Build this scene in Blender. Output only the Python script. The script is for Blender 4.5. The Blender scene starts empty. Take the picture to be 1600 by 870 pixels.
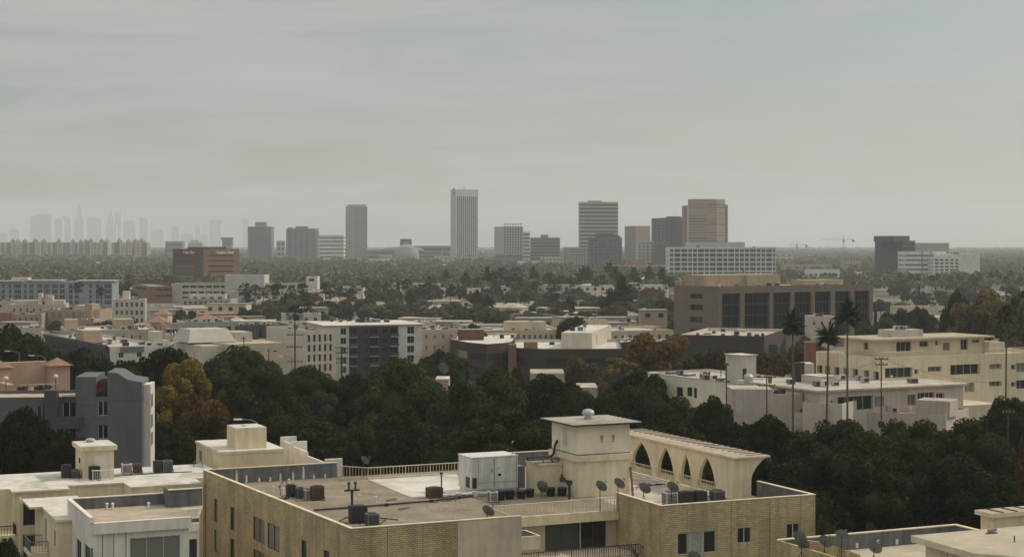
import bpy, math, random
import numpy as np
from mathutils import Vector

S = bpy.context.scene
COL = S.collection
# ------------------------------------------------------------------ camera
CAMH = 36.0
F = 2600.0                      # focal length in photo pixels (photo is 1600 wide)
cam = bpy.data.objects.new('camera', bpy.data.cameras.new('camera'))
COL.objects.link(cam)
cam.location = (0, 0, CAMH)
cam.rotation_euler = (math.radians(90), 0, 0)
cam.data.sensor_width = 36.0
cam.data.lens = F / 1600 * 36.0
cam.data.shift_y = -55 / 1600
cam.data.clip_start = 0.5
cam.data.clip_end = 60000
S.camera = cam
# ------------------------------------------------------------------ light
SUN_AZ, SUN_EL = 64.0, 40.0     # degrees right of the view axis, above the horizon
sun = bpy.data.objects.new('sun', bpy.data.lights.new('sun', 'SUN'))
COL.objects.link(sun)
sun.data.energy = 2.6
sun.data.angle = math.radians(0.6)
sun.data.color = (1.0, 0.90, 0.74)
_az, _el = math.radians(SUN_AZ), math.radians(SUN_EL)
sd = Vector((math.sin(_az) * math.cos(_el), math.cos(_az) * math.cos(_el), math.sin(_el)))
sun.rotation_euler = (-sd).to_track_quat('-Z', 'Y').to_euler()
sun.location = (200, 100, 400)
W = bpy.data.worlds.new('World'); S.world = W; W.use_nodes = True
wn, wl = W.node_tree.nodes, W.node_tree.links
for n in list(wn): wn.remove(n)
def wnode(t, **k):
    n = wn.new(t)
    for a, b in k.items(): setattr(n, a, b)
    return n
wo = wnode('ShaderNodeOutputWorld'); wb = wnode('ShaderNodeBackground'); wb.inputs[1].default_value = 0.12
sky = wnode('ShaderNodeTexSky', sky_type='NISHITA', sun_disc=False)
sky.sun_elevation = _el; sky.sun_rotation = _az
sky.altitude = 50; sky.air_density = 1.2; sky.dust_density = 1.5; sky.ozone_density = 1.5
tc = wnode('ShaderNodeTexCoord')
mp = wnode('ShaderNodeMapping'); mp.inputs['Rotation'].default_value = (0, math.radians(12), 0)
mp.inputs['Scale'].default_value = (-2.2, 1.0, 15.0)
wl.new(tc.outputs['Generated'], mp.inputs['Vector'])
nz = wnode('ShaderNodeTexNoise'); nz.inputs['Scale'].default_value = 2.4; nz.inputs['Detail'].default_value = 7
nz.inputs['Roughness'].default_value = 0.52; nz.inputs['Distortion'].default_value = 0.9
wl.new(mp.outputs[0], nz.inputs['Vector'])
rp = wnode('ShaderNodeMapRange'); rp.inputs[1].default_value = 0.40; rp.inputs[2].default_value = 0.62
rp.inputs[3].default_value = 0.30; rp.inputs[4].default_value = 1.0
wl.new(nz.outputs[0], rp.inputs[0])
veil = wnode('ShaderNodeMix', data_type='RGBA')
# thin high cloud over the blue
dim = wnode('ShaderNodeVectorMath', operation='SCALE'); dim.inputs['Scale'].default_value = 0.66
wl.new(sky.outputs[0], dim.inputs[0])
# an overcast veil is brighter overhead than at the horizon
sx = wnode('ShaderNodeSeparateXYZ'); wl.new(tc.outputs['Generated'], sx.inputs[0])
ov = wnode('ShaderNodeMapRange'); ov.inputs[1].default_value = 0.12; ov.inputs[2].default_value = 0.9; ov.inputs[3].default_value = 1.0; ov.inputs[4].default_value = 2.0
wl.new(sx.outputs[2], ov.inputs[0])
mp2 = wnode('ShaderNodeMapping'); mp2.inputs['Rotation'].default_value = (0, math.radians(-9), 0); mp2.inputs['Scale'].default_value = (3.0, 1.0, 26.0); mp2.inputs['Location'].default_value = (4.1, 0, 2.3)
wl.new(tc.outputs['Generated'], mp2.inputs['Vector'])
nz2 = wnode('ShaderNodeTexNoise'); nz2.inputs['Scale'].default_value = 1.9; nz2.inputs['Detail'].default_value = 8; nz2.inputs['Roughness'].default_value = 0.6; nz2.inputs['Distortion'].default_value = 1.6
wl.new(mp2.outputs[0], nz2.inputs['Vector'])
st = wnode('ShaderNodeMapRange'); st.inputs[1].default_value = 0.3; st.inputs[2].default_value = 0.7; st.inputs[3].default_value = 0.955; st.inputs[4].default_value = 1.05
wl.new(nz2.outputs[0], st.inputs[0])
bm = wnode('ShaderNodeMath', operation='MULTIPLY'); wl.new(ov.outputs[0], bm.inputs[0]); wl.new(st.outputs[0], bm.inputs[1])
vb = wnode('ShaderNodeVectorMath', operation='SCALE'); vb.inputs[0].default_value = (3.98, 4.00, 3.82); wl.new(bm.outputs[0], vb.inputs['Scale'])
cov = wnode('ShaderNodeMapRange'); cov.inputs[1].default_value = 0.13; cov.inputs[2].default_value = 0.4; cov.inputs[3].default_value = 0.0; cov.inputs[4].default_value = 0.92
wl.new(sx.outputs[2], cov.inputs[0])
mxm = wnode('ShaderNodeMath', operation='MAXIMUM'); wl.new(cov.outputs[0], mxm.inputs[0]); wl.new(rp.outputs[0], mxm.inputs[1])
wl.new(mxm.outputs[0], veil.inputs[0]); wl.new(dim.outputs[0], veil.inputs[6]); wl.new(vb.outputs[0], veil.inputs[7])
wl.new(veil.outputs[2], wb.inputs[0]); wl.new(wb.outputs[0], wo.inputs[0])
S.view_settings.view_transform = 'Standard'; S.view_settings.look = 'None'
S.view_settings.exposure = -0.1; S.view_settings.gamma = 1.0
S.render.engine = 'CYCLES'
cy = S.cycles
cy.max_bounces = 5; cy.diffuse_bounces = 3; cy.glossy_bounces = 2; cy.transmission_bounces = 2
cy.volume_bounces = 1; cy.transparent_max_bounces = 6
cy.use_denoising = True
try: cy.denoiser = 'OPENIMAGEDENOISE'
except Exception: pass
cy.sample_clamp_indirect = 6

# ------------------------------------------------------------------ geometry helpers
def at_d(px, py, d):                 # pixel of the photo at distance d
    return Vector(((px - 800) / F * d, d, CAMH - (py - 380) / F * d))
def at_z(px, py, z):                 # pixel of the photo on the level z
    return at_d(px, py, (CAMH - z) * F / (py - 380))
def zat(py, d): return CAMH - (py - 380) / F * d

class MB:
    def __init__(s): s.v = []; s.f = []; s.m = []
    def quad(s, *p, m=0):
        i = len(s.v); s.v.extend([tuple(q) for q in p]); s.f.append(tuple(range(i, i + len(p)))); s.m.append(m)
    def box(s, x0, x1, y0, y1, z0, z1, m=0, top=None, bottom=True):
        i = len(s.v)
        s.v += [(x0,y0,z0),(x1,y0,z0),(x1,y1,z0),(x0,y1,z0),(x0,y0,z1),(x1,y0,z1),(x1,y1,z1),(x0,y1,z1)]
        fs = [(0,1,5,4),(1,2,6,5),(2,3,7,6),(3,0,4,7),(4,5,6,7)] + ([(3,2,1,0)] if bottom else [])
        for k, f in enumerate(fs):
            s.f.append(tuple(i + a for a in f)); s.m.append(top if (k == 4 and top is not None) else m)
    def tube(s, a, b, r0, r1=None, n=8, m=0, caps=True):
        a, b = Vector(a), Vector(b); r1 = r0 if r1 is None else r1
        d = (b - a).normalized(); x = d.orthogonal().normalized(); y = d.cross(x)
        i = len(s.v)
        for c, r in ((a, r0), (b, r1)):
            for k in range(n):
                t = 2 * math.pi * k / n
                s.v.append(tuple(c + (x * math.cos(t) + y * math.sin(t)) * r))
        for k in range(n):
            s.f.append((i + k, i + (k + 1) % n, i + n + (k + 1) % n, i + n + k)); s.m.append(m)
        if caps:
            s.f.append(tuple(i + n + k for k in range(n))); s.m.append(m)
            s.f.append(tuple(i + n - 1 - k for k in range(n))); s.m.append(m)
    def path(s, pts, r, n=6, m=0):
        for a, b in zip(pts[:-1], pts[1:]): s.tube(a, b, r, r, n, m)
    def lathe(s, prof, c=(0,0,0), n=16, m=0):
        i = len(s.v)
        for r, z in prof:
            for k in range(n):
                t = 2 * math.pi * k / n
                s.v.append((c[0] + r * math.cos(t), c[1] + r * math.sin(t), c[2] + z))
        for j in range(len(prof) - 1):
            for k in range(n):
                a = i + j * n + k; b = i + j * n + (k + 1) % n
                s.f.append((a, b, b + n, a + n)); s.m.append(m)
        s.f.append(tuple(i + (len(prof) - 1) * n + k for k in range(n))); s.m.append(m)
    def prism(s, poly, z0, z1, m=0, top=None):      # poly: xy, counter-clockwise
        n = len(poly)
        for k in range(n):
            a, b = poly[k], poly[(k + 1) % n]
            s.quad((a[0],a[1],z0), (b[0],b[1],z0), (b[0],b[1],z1), (a[0],a[1],z1), m=m)
        s.quad(*[(p[0], p[1], z1) for p in poly], m=m if top is None else top)
    def mesh(s, name, mats):
        me = bpy.data.meshes.new(name)
        me.from_pydata(s.v, [], s.f)
        for mt in mats: me.materials.append(mt)
        if s.m: me.polygons.foreach_set('material_index', s.m)
        me.update()
        uv = me.uv_layers.new(name='uv')
        out = np.zeros(len(me.loops) * 2, dtype=np.float32)
        for p in me.polygons:
            nx, ny, nzv = p.normal
            if abs(nzv) > 0.7: tx, ty, flat = 1, 0, True
            else:
                l = math.hypot(nx, ny); tx, ty, flat = -ny / l, nx / l, False
            for li in p.loop_indices:
                c = s.v[me.loops[li].vertex_index]
                if flat: out[2*li] = c[0]; out[2*li+1] = c[1]
                else: out[2*li] = c[0]*tx + c[1]*ty; out[2*li+1] = c[2]
        uv.data.foreach_set('uv', out)
        return me
    def build(s, name, mats, parent=None, loc=None, rz=0):
        if not isinstance(mats, (list, tuple)): mats = [mats]
        return link(name, s.mesh(name, mats), parent, loc, rz)
def link(name, data, parent=None, loc=None, rz=0):
    o = bpy.data.objects.new(name, data); COL.objects.link(o)
    if parent is not None: o.parent = parent
    if loc is not None: o.location = loc
    if rz: o.rotation_euler = (0, 0, rz)
    return o
def tag(o, label=None, cat=None, group=None, kind=None):
    if label: o['label'] = label
    if cat: o['category'] = cat
    if group: o['group'] = group
    if kind: o['kind'] = kind
    return o
def thing(name, label, cat, loc=(0,0,0), rz=0, group=None):
    return tag(link(name, None, None, loc, rz), label, cat, group)
def dup(root, loc, rz=None, label=None, scale=None):
    r = root.copy(); COL.objects.link(r); r.location = loc
    if rz is not None: r.rotation_euler = (0, 0, rz)
    if label: r['label'] = label
    if scale is not None: r.scale = scale
    for ch in list(root.children):
        c = ch.copy(); COL.objects.link(c); c.parent = r
        for g in list(ch.children):
            e = g.copy(); COL.objects.link(e); e.parent = c
    return r

# ------------------------------------------------------------------ materials
def newmat(name):
    m = bpy.data.materials.new(name); m.use_nodes = True
    nt = m.node_tree
    return m, nt.nodes, nt.links, nt.nodes['Principled BSDF']
_mats = {}
def M(name, col=None, rough=0.85, var=0.16, scale=0.35, streak=0.0, bump=0.0, bscale=8.0, metal=0.0, spec=0.35, stain=0.0):
    """painted / plastered / metal surface: blotchy tone, optional rain streaks, optional fine bump"""
    if name in _mats: return _mats[name]
    m, N, L, P = newmat(name)
    P.inputs['Roughness'].default_value = rough; P.inputs['Metallic'].default_value = metal
    P.inputs['Specular IOR Level'].default_value = spec
    g = N.new('ShaderNodeNewGeometry')
    n1 = N.new('ShaderNodeTexNoise'); n1.inputs['Scale'].default_value = scale; n1.inputs['Detail'].default_value = 6
    n1.inputs['Roughness'].default_value = 0.65
    L.new(g.outputs['Position'], n1.inputs['Vector'])
    r = N.new('ShaderNodeMapRange'); r.inputs[1].default_value = 0.3; r.inputs[2].default_value = 0.7
    r.inputs[3].default_value = 1 - var; r.inputs[4].default_value = 1 + var * 0.6
    L.new(n1.outputs[0], r.inputs[0])
    fac = r.outputs[0]
    if streak:
        mp = N.new('ShaderNodeMapping'); mp.inputs['Scale'].default_value = (1.6, 1.6, 0.12)
        L.new(g.outputs['Position'], mp.inputs['Vector'])
        n2 = N.new('ShaderNodeTexNoise'); n2.inputs['Scale'].default_value = 1.5; n2.inputs['Detail'].default_value = 4
        L.new(mp.outputs[0], n2.inputs['Vector'])
        r2 = N.new('ShaderNodeMapRange'); r2.inputs[1].default_value = 0.35; r2.inputs[2].default_value = 0.6
        r2.inputs[3].default_value = 1 - streak; r2.inputs[4].default_value = 1
        L.new(n2.outputs[0], r2.inputs[0])
        mu = N.new('ShaderNodeMath'); mu.operation = 'MULTIPLY'
        L.new(fac, mu.inputs[0]); L.new(r2.outputs[0], mu.inputs[1]); fac = mu.outputs[0]
    if stain:                          # dried ponding marks and grime patches
        n4 = N.new('ShaderNodeTexNoise'); n4.inputs['Scale'].default_value = 0.16; n4.inputs['Detail'].default_value = 9; n4.inputs['Roughness'].default_value = 0.72; n4.inputs['Distortion'].default_value = 1.2
        L.new(g.outputs['Position'], n4.inputs['Vector'])
        r4 = N.new('ShaderNodeMapRange'); r4.inputs[1].default_value = 0.5; r4.inputs[2].default_value = 0.62; r4.inputs[3].default_value = 1; r4.inputs[4].default_value = 1 - stain
        L.new(n4.outputs[0], r4.inputs[0])
        m4 = N.new('ShaderNodeMath'); m4.operation = 'MULTIPLY'; L.new(fac, m4.inputs[0]); L.new(r4.outputs[0], m4.inputs[1]); fac = m4.outputs[0]
    mx = N.new('ShaderNodeVectorMath'); mx.operation = 'SCALE'; mx.inputs[0].default_value = col
    L.new(fac, mx.inputs['Scale']); L.new(mx.outputs[0], P.inputs['Base Color'])
    if bump:
        n3 = N.new('ShaderNodeTexNoise'); n3.inputs['Scale'].default_value = bscale; n3.inputs['Detail'].default_value = 3
        L.new(g.outputs['Position'], n3.inputs['Vector'])
        b = N.new('ShaderNodeBump'); b.inputs['Strength'].default_value = bump; b.inputs['Distance'].default_value = 0.05
        L.new(n3.outputs[0], b.inputs['Height']); L.new(b.outputs[0], P.inputs['Normal'])
    _mats[name] = m
    return m
def brickmat(name, c1, c2, mortar, bw=0.40, bh=0.165):
    m, N, L, P = newmat(name)
    P.inputs['Roughness'].default_value = 0.9
    uv = N.new('ShaderNodeUVMap')
    br = N.new('ShaderNodeTexBrick')
    br.inputs['Color1'].default_value = (*c1, 1); br.inputs['Color2'].default_value = (*c2, 1); br.inputs['Mortar'].default_value = (*mortar, 1)
    br.inputs['Scale'].default_value = 1; br.inputs['Mortar Size'].default_value = 0.022
    br.inputs['Mortar Smooth'].default_value = 0.4
    br.inputs['Brick Width'].default_value = bw; br.inputs['Row Height'].default_value = bh
    L.new(uv.outputs[0], br.inputs['Vector'])
    g = N.new('ShaderNodeNewGeometry')
    n1 = N.new('ShaderNodeTexNoise'); n1.inputs['Scale'].default_value = 0.4; n1.inputs['Detail'].default_value = 7
    L.new(g.outputs['Position'], n1.inputs['Vector'])
    mp = N.new('ShaderNodeMapping'); mp.inputs['Scale'].default_value = (1.2, 1.2, 0.08)
    L.new(g.outputs['Position'], mp.inputs['Vector'])
    n2 = N.new('ShaderNodeTexNoise'); n2.inputs['Scale'].default_value = 1.2; n2.inputs['Detail'].default_value = 4
    L.new(mp.outputs[0], n2.inputs['Vector'])
    a = N.new('ShaderNodeMath'); a.operation = 'ADD'; L.new(n1.outputs[0], a.inputs[0]); L.new(n2.outputs[0], a.inputs[1])
    r = N.new('ShaderNodeMapRange'); r.inputs[1].default_value = 0.65; r.inputs[2].default_value = 1.25
    r.inputs[3].default_value = 0.62; r.inputs[4].default_value = 1.15
    L.new(a.outputs[0], r.inputs[0])
    mx = N.new('ShaderNodeVectorMath'); mx.operation = 'SCALE'
    L.new(br.outputs[0], mx.inputs[0]); L.new(r.outputs[0], mx.inputs['Scale']); L.new(mx.outputs[0], P.inputs['Base Color'])
    b = N.new('ShaderNodeBump'); b.inputs['Strength'].default_value = 0.6; b.inputs['Distance'].default_value = 0.03; b.invert = True
    L.new(br.outputs['Fac'], b.inputs['Height']); L.new(b.outputs[0], P.inputs['Normal'])
    _mats[name] = m
    return m
def gravelmat(name, c0, c1, scale=9.0):
    m, N, L, P = newmat(name)
    P.inputs['Roughness'].default_value = 0.95; P.inputs['Specular IOR Level'].default_value = 0.2
    g = N.new('ShaderNodeNewGeometry')
    n1 = N.new('ShaderNodeTexNoise'); n1.inputs['Scale'].default_value = scale; n1.inputs['Detail'].default_value = 3
    n2 = N.new('ShaderNodeTexNoise'); n2.inputs['Scale'].default_value = 0.35; n2.inputs['Detail'].default_value = 8
    n2.inputs['Roughness'].default_value = 0.7
    L.new(g.outputs['Position'], n1.inputs['Vector']); L.new(g.outputs['Position'], n2.inputs['Vector'])
    a = N.new('ShaderNodeMath'); a.operation = 'ADD'; L.new(n1.outputs[0], a.inputs[0]); L.new(n2.outputs[0], a.inputs[1])
    r = N.new('ShaderNodeMapRange'); r.inputs[1].default_value = 0.7; r.inputs[2].default_value = 1.3
    L.new(a.outputs[0], r.inputs[0])
    mx = N.new('ShaderNodeMix'); mx.data_type = 'RGBA'
    mx.inputs[6].default_value = (*c0, 1); mx.inputs[7].default_value = (*c1, 1)
    L.new(r.outputs[0], mx.inputs[0]); L.new(mx.outputs[2], P.inputs['Base Color'])
    b = N.new('ShaderNodeBump'); b.inputs['Strength'].default_value = 0.7; b.inputs['Distance'].default_value = 0.06
    L.new(n1.outputs[0], b.inputs['Height']); L.new(b.outputs[0], P.inputs['Normal'])
    _mats[name] = m
    return m
def leafmat(name, dark, light, trans=0.18):
    m, N, L, P = newmat(name)
    P.inputs['Roughness'].default_value = 0.85; P.inputs['Specular IOR Level'].default_value = 0.06
    g = N.new('ShaderNodeNewGeometry')
    oi = N.new('ShaderNodeObjectInfo')
    n1 = N.new('ShaderNodeTexNoise'); n1.inputs['Scale'].default_value = 0.45; n1.inputs['Detail'].default_value = 2
    L.new(g.outputs['Position'], n1.inputs['Vector'])
    a = N.new('ShaderNodeMath'); a.operation = 'ADD'
    L.new(g.outputs['Random Per Island'], a.inputs[0]); L.new(n1.outputs[0], a.inputs[1])
    a2 = N.new('ShaderNodeMath'); a2.operation = 'MULTIPLY_ADD'; a2.inputs[1].default_value = 0.8
    L.new(oi.outputs['Random'], a2.inputs[0]); L.new(a.outputs[0], a2.inputs[2])
    r = N.new('ShaderNodeMapRange'); r.inputs[1].default_value = 0.5; r.inputs[2].default_value = 2.0
    L.new(a2.outputs[0], r.inputs[0])
    mx = N.new('ShaderNodeMix'); mx.data_type = 'RGBA'
    mx.inputs[6].default_value = (*dark, 1); mx.inputs[7].default_value = (*light, 1)
    L.new(r.outputs[0], mx.inputs[0]); L.new(mx.outputs[2], P.inputs['Base Color'])
    t = N.new('ShaderNodeBsdfTranslucent'); L.new(mx.outputs[2], t.inputs[0])
    ms = N.new('ShaderNodeMixShader'); ms.inputs[0].default_value = trans
    out = N['Material Output']
    L.new(P.outputs[0], ms.inputs[1]); L.new(t.outputs[0], ms.inputs[2]); L.new(ms.outputs[0], out.inputs[0])
    _mats[name] = m
    return m
def glassmat(name, col, rough=0.12, spec=0.5):
    m, N, L, P = newmat(name)
    P.inputs['Roughness'].default_value = rough; P.inputs['Specular IOR Level'].default_value = spec
    oi = N.new('ShaderNodeObjectInfo')
    r = N.new('ShaderNodeMapRange'); r.inputs[3].default_value = 0.5; r.inputs[4].default_value = 1.7
    L.new(oi.outputs['Random'], r.inputs[0])
    mx = N.new('ShaderNodeVectorMath'); mx.operation = 'SCALE'; mx.inputs[0].default_value = col
    L.new(r.outputs[0], mx.inputs['Scale']); L.new(mx.outputs[0], P.inputs['Base Color'])
    g = N.new('ShaderNodeNewGeometry')
    n = N.new('ShaderNodeTexNoise'); n.inputs['Scale'].default_value = 0.5
    L.new(g.outputs['Position'], n.inputs['Vector'])
    b = N.new('ShaderNodeBump'); b.inputs['Strength'].default_value = 0.05; L.new(n.outputs[0], b.inputs['Height'])
    L.new(b.outputs[0], P.inputs['Normal'])
    _mats[name] = m
    return m

BRICK = brickmat('tan_slump_brick', (0.60,0.47,0.26), (0.46,0.36,0.195), (0.205,0.155,0.082))
BRICKRED = brickmat('red_brick', (0.20,0.075,0.045), (0.16,0.06,0.04), (0.12,0.07,0.05), 0.3, 0.12)
GRAVEL = gravelmat('roof_gravel', (0.14,0.112,0.08), (0.37,0.31,0.23))
GRAVEL2 = gravelmat('pale_roof_gravel', (0.34,0.29,0.22), (0.56,0.49,0.38))
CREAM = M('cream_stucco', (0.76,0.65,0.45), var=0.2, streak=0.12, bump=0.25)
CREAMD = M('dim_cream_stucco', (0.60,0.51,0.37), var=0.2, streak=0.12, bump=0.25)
YELLOW = M('yellow_stucco', (0.72,0.615,0.435), streak=0.12, bump=0.2)
WHITEW = M('white_stucco', (0.78,0.74,0.65), streak=0.12, bump=0.2)
OFFW = M('off_white_stucco', (0.78,0.71,0.55), streak=0.08, bump=0.2)
BEIGE = M('beige_stucco', (0.47,0.40,0.30), streak=0.14, bump=0.2)
TAN = M('tan_stucco', (0.38,0.30,0.21), streak=0.14, bump=0.2)
PEACH = M('peach_stucco', (0.47,0.345,0.25), streak=0.1, bump=0.2)
PINK = M('pinkish_stucco', (0.50,0.43,0.36), streak=0.12, bump=0.2)
GREYW = M('blue_grey_stucco', (0.135,0.137,0.14), streak=0.1, bump=0.2)
GREYL = M('light_grey_stucco', (0.37,0.36,0.33), streak=0.1, bump=0.2)
GREYD = M('dark_grey_stucco', (0.075,0.078,0.085), streak=0.1, bump=0.15)
BROWND = M('dark_brown_cladding', (0.055,0.038,0.030), streak=0.1)
BROWNG = M('brown_grey_concrete', (0.175,0.14,0.105), streak=0.08, bump=0.15)
TERRA = M('terracotta_paint', (0.30,0.165,0.11), streak=0.1)
WHITEROOF = M('white_roof_membrane', (0.62,0.585,0.515), var=0.22, scale=0.6, stain=0.3)
PALEROOF = M('pale_roof_membrane', (0.48,0.43,0.36), var=0.28, scale=0.6, stain=0.35)
TANROOF = M('tan_roof_felt', (0.44,0.36,0.27), var=0.28, scale=0.6, stain=0.3)
GREYROOF = M('grey_roof_felt', (0.25,0.24,0.22), var=0.3, scale=0.3)
PARGREY = M('grey_parapet_coating', (0.17,0.175,0.18), var=0.3, scale=0.8, streak=0.3)
TILE = M('brown_roof_tiles', (0.28,0.17,0.11), var=0.3, scale=1.0)
METAL = M('galvanised_metal', (0.45,0.46,0.47), rough=0.5, metal=0.6, scale=2)
METALW = M('white_painted_metal', (0.72,0.70,0.66), rough=0.5, streak=0.25, scale=1.2)
METALD = M('dark_metal', (0.035,0.035,0.036), rough=0.6)
METALG = M('grey_metal', (0.16,0.165,0.165), rough=0.55, var=0.25, scale=2)
RAIL = M('cream_rail_paint', (0.62,0.53,0.37), rough=0.6, scale=1.5)
RUST = M('rusty_metal', (0.17,0.085,0.05), var=0.5, scale=3)
BLACK = M('black_rubber', (0.014,0.014,0.015), rough=0.75)
FRAMEW = M('white_window_frame', (0.46,0.44,0.41), rough=0.6)
FRAMED = M('dark_window_frame', (0.05,0.05,0.052), rough=0.5)
CURTAIN = M('pale_curtain', (0.48,0.46,0.41), scale=2.5, var=0.3)
GLASS = glassmat('window_glass', (0.018,0.020,0.022))
GLASSB = glassmat('blue_glass', (0.012,0.030,0.042), 0.1, 0.6)
GLASSG = glassmat('grey_green_glass', (0.05,0.06,0.055), 0.2)
GLASSF = glassmat('far_glass', (0.05,0.052,0.055), 0.3)
GLASSC = glassmat('curtained_glass', (0.16,0.16,0.14), 0.25)
WOODP = M('weathered_pole_wood', (0.075,0.055,0.042), var=0.3, scale=2)
BARK = M('tree_bark', (0.10,0.075,0.055), var=0.35, scale=1.5, bump=0.5)
PALMBARK = M('palm_bark', (0.13,0.105,0.08), var=0.35, scale=2, bump=0.5)
OFFM = M('off_white_house', (0.56,0.505,0.42), streak=0.14, bump=0.2)
WHITEM = M('white_house', (0.66,0.62,0.55), streak=0.12, bump=0.2)
CREAMM = M('cream_house', (0.58,0.48,0.33), streak=0.12, bump=0.2)
CONC = M('concrete', (0.36,0.345,0.32), var=0.2, scale=0.6)
REDP = M('red_paint', (0.24,0.035,0.035))

# ------------------------------------------------------------------ buildings
_wc = {}
def winmesh(w, h, style, glass, frame, div):
    key = (round(w, 2), round(h, 2), style, glass.name, frame.name, div)
    if key in _wc: return _wc[key]
    if style == 'near':
        f = MB(); t = 0.07
        f.box(0, w, 0, 0.09, 0, t); f.box(0, w, 0, 0.09, h - t, h)
        f.box(0, t, 0.002, 0.088, t, h - t); f.box(w - t, w, 0.002, 0.088, t, h - t)
        for k in range(1, div):
            x = w * k / div; f.box(x - t * .6, x + t * .6, 0.004, 0.086, t, h - t)
        p = MB(); p.quad((t, .06, t), (w - t, .06, t), (w - t, .06, h - t), (t, .06, h - t))
        r = (f.mesh('window', [frame]), p.mesh('pane', [glass]))
    elif style == 'mid':
        f = MB(); t = min(0.1, w * .08)
        f.quad((t, .05, t), (w - t, .05, t), (w - t, .05, h - t), (t, .05, h - t), m=1)
        f.box(0, w, 0, .09, 0, t); f.box(0, w, 0, .09, h - t, h)
        f.box(0, t, .002, .088, t, h - t); f.box(w - t, w, .002, .088, t, h - t)
        for k in range(1, div):
            x = w * k / div; f.box(x - .04, x + .04, .004, .086, t, h - t)
        r = (f.mesh('window', [frame, glass]), None)
    else:
        f = MB(); f.quad((0, 0, 0), (w, 0, 0), (w, 0, h), (0, 0, h), m=1)
        for k in range(1, div):
            x = w * k / div; f.box(x - .12, x + .12, -.1, -.01, 0, h)
        r = (f.mesh('window', [frame, glass]), None)
    _wc[key] = r
    return r
_nw = {}
def put_window(B, face, a0, a1, z0, z1, u0, u1, v0, v1, rec, style, glass, frame, div, name='window'):
    me, pane = winmesh(a1 - a0, z1 - z0, style, glass, frame, div)
    if face == 'F': loc, rz = (u0 + a0, v0 + rec, z0), 0
    elif face == 'R': loc, rz = (u1 - rec, v0 + a0, z0), math.pi / 2
    else: loc, rz = (u0 + rec, v0 + a1, z0), -math.pi / 2
    n = _nw.get(B.name, 0)
    if n >= 96 and pane is None:            # beyond a hundred: one shared part
        _over.setdefault(B.name, (B, [], glass, frame, set()))[1].append((me, loc, rz))
        return
    _nw[B.name] = n + 1
    o = link(name, me, B, loc, rz)
    if pane is not None: link('pane', pane, o)
_over = {}
def flush_over():
    for B, items, g, fr, _ in _over.values():
        b = MB()
        for me, loc, rz in items:
            c, s = math.cos(rz), math.sin(rz); i = len(b.v)
            for v in me.vertices:
                x, y, z = v.co; b.v.append((loc[0] + x*c - y*s, loc[1] + x*s + y*c, loc[2] + z))
            for p in me.polygons:
                b.f.append(tuple(i + k for k in p.vertices)); b.m.append(p.material_index)
        o = b.build('window', [fr, g], B); o['kind'] = 'stuff'
def facade(b, P, L, z0, z1, ops, inward, rec, m=0):
    """wall face with real openings; P(a,z) gives the point, inward the recess vector"""
    As = sorted({0.0, L} | {o[0] for o in ops} | {o[1] for o in ops})
    Zs = sorted({z0, z1} | {o[2] for o in ops} | {o[3] for o in ops})
    As = [a for a in As if -1e-6 <= a <= L + 1e-6]; Zs = [z for z in Zs if z0 - 1e-6 <= z <= z1 + 1e-6]
    for i in range(len(As) - 1):
        run = None
        for j in range(len(Zs) - 1):
            ca, cz = (As[i] + As[i+1]) / 2, (Zs[j] + Zs[j+1]) / 2
            hole = any(o[0] < ca < o[1] and o[2] < cz < o[3] for o in ops)
            if not hole and run is None: run = Zs[j]
            if hole and run is not None:
                b.quad(P(As[i], run), P(As[i+1], run), P(As[i+1], Zs[j]), P(As[i], Zs[j]), m=m); run = None
        if run is not None:
            b.quad(P(As[i], run), P(As[i+1], run), P(As[i+1], Zs[-1]), P(As[i], Zs[-1]), m=m)
    w = Vector(inward) * (rec + 0.02)
    for o in ops:
        a0, a1, c0, c1 = max(o[0], 0), min(o[1], L), max(o[2], z0), min(o[3], z1)
        q = [P(a0, c0), P(a1, c0), P(a1, c1), P(a0, c1)]
        for k in range(4):
            p0, p1 = Vector(q[k]), Vector(q[(k + 1) % 4])
            b.quad(p0, p1, p1 + w, p0 + w, m=m)
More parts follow.
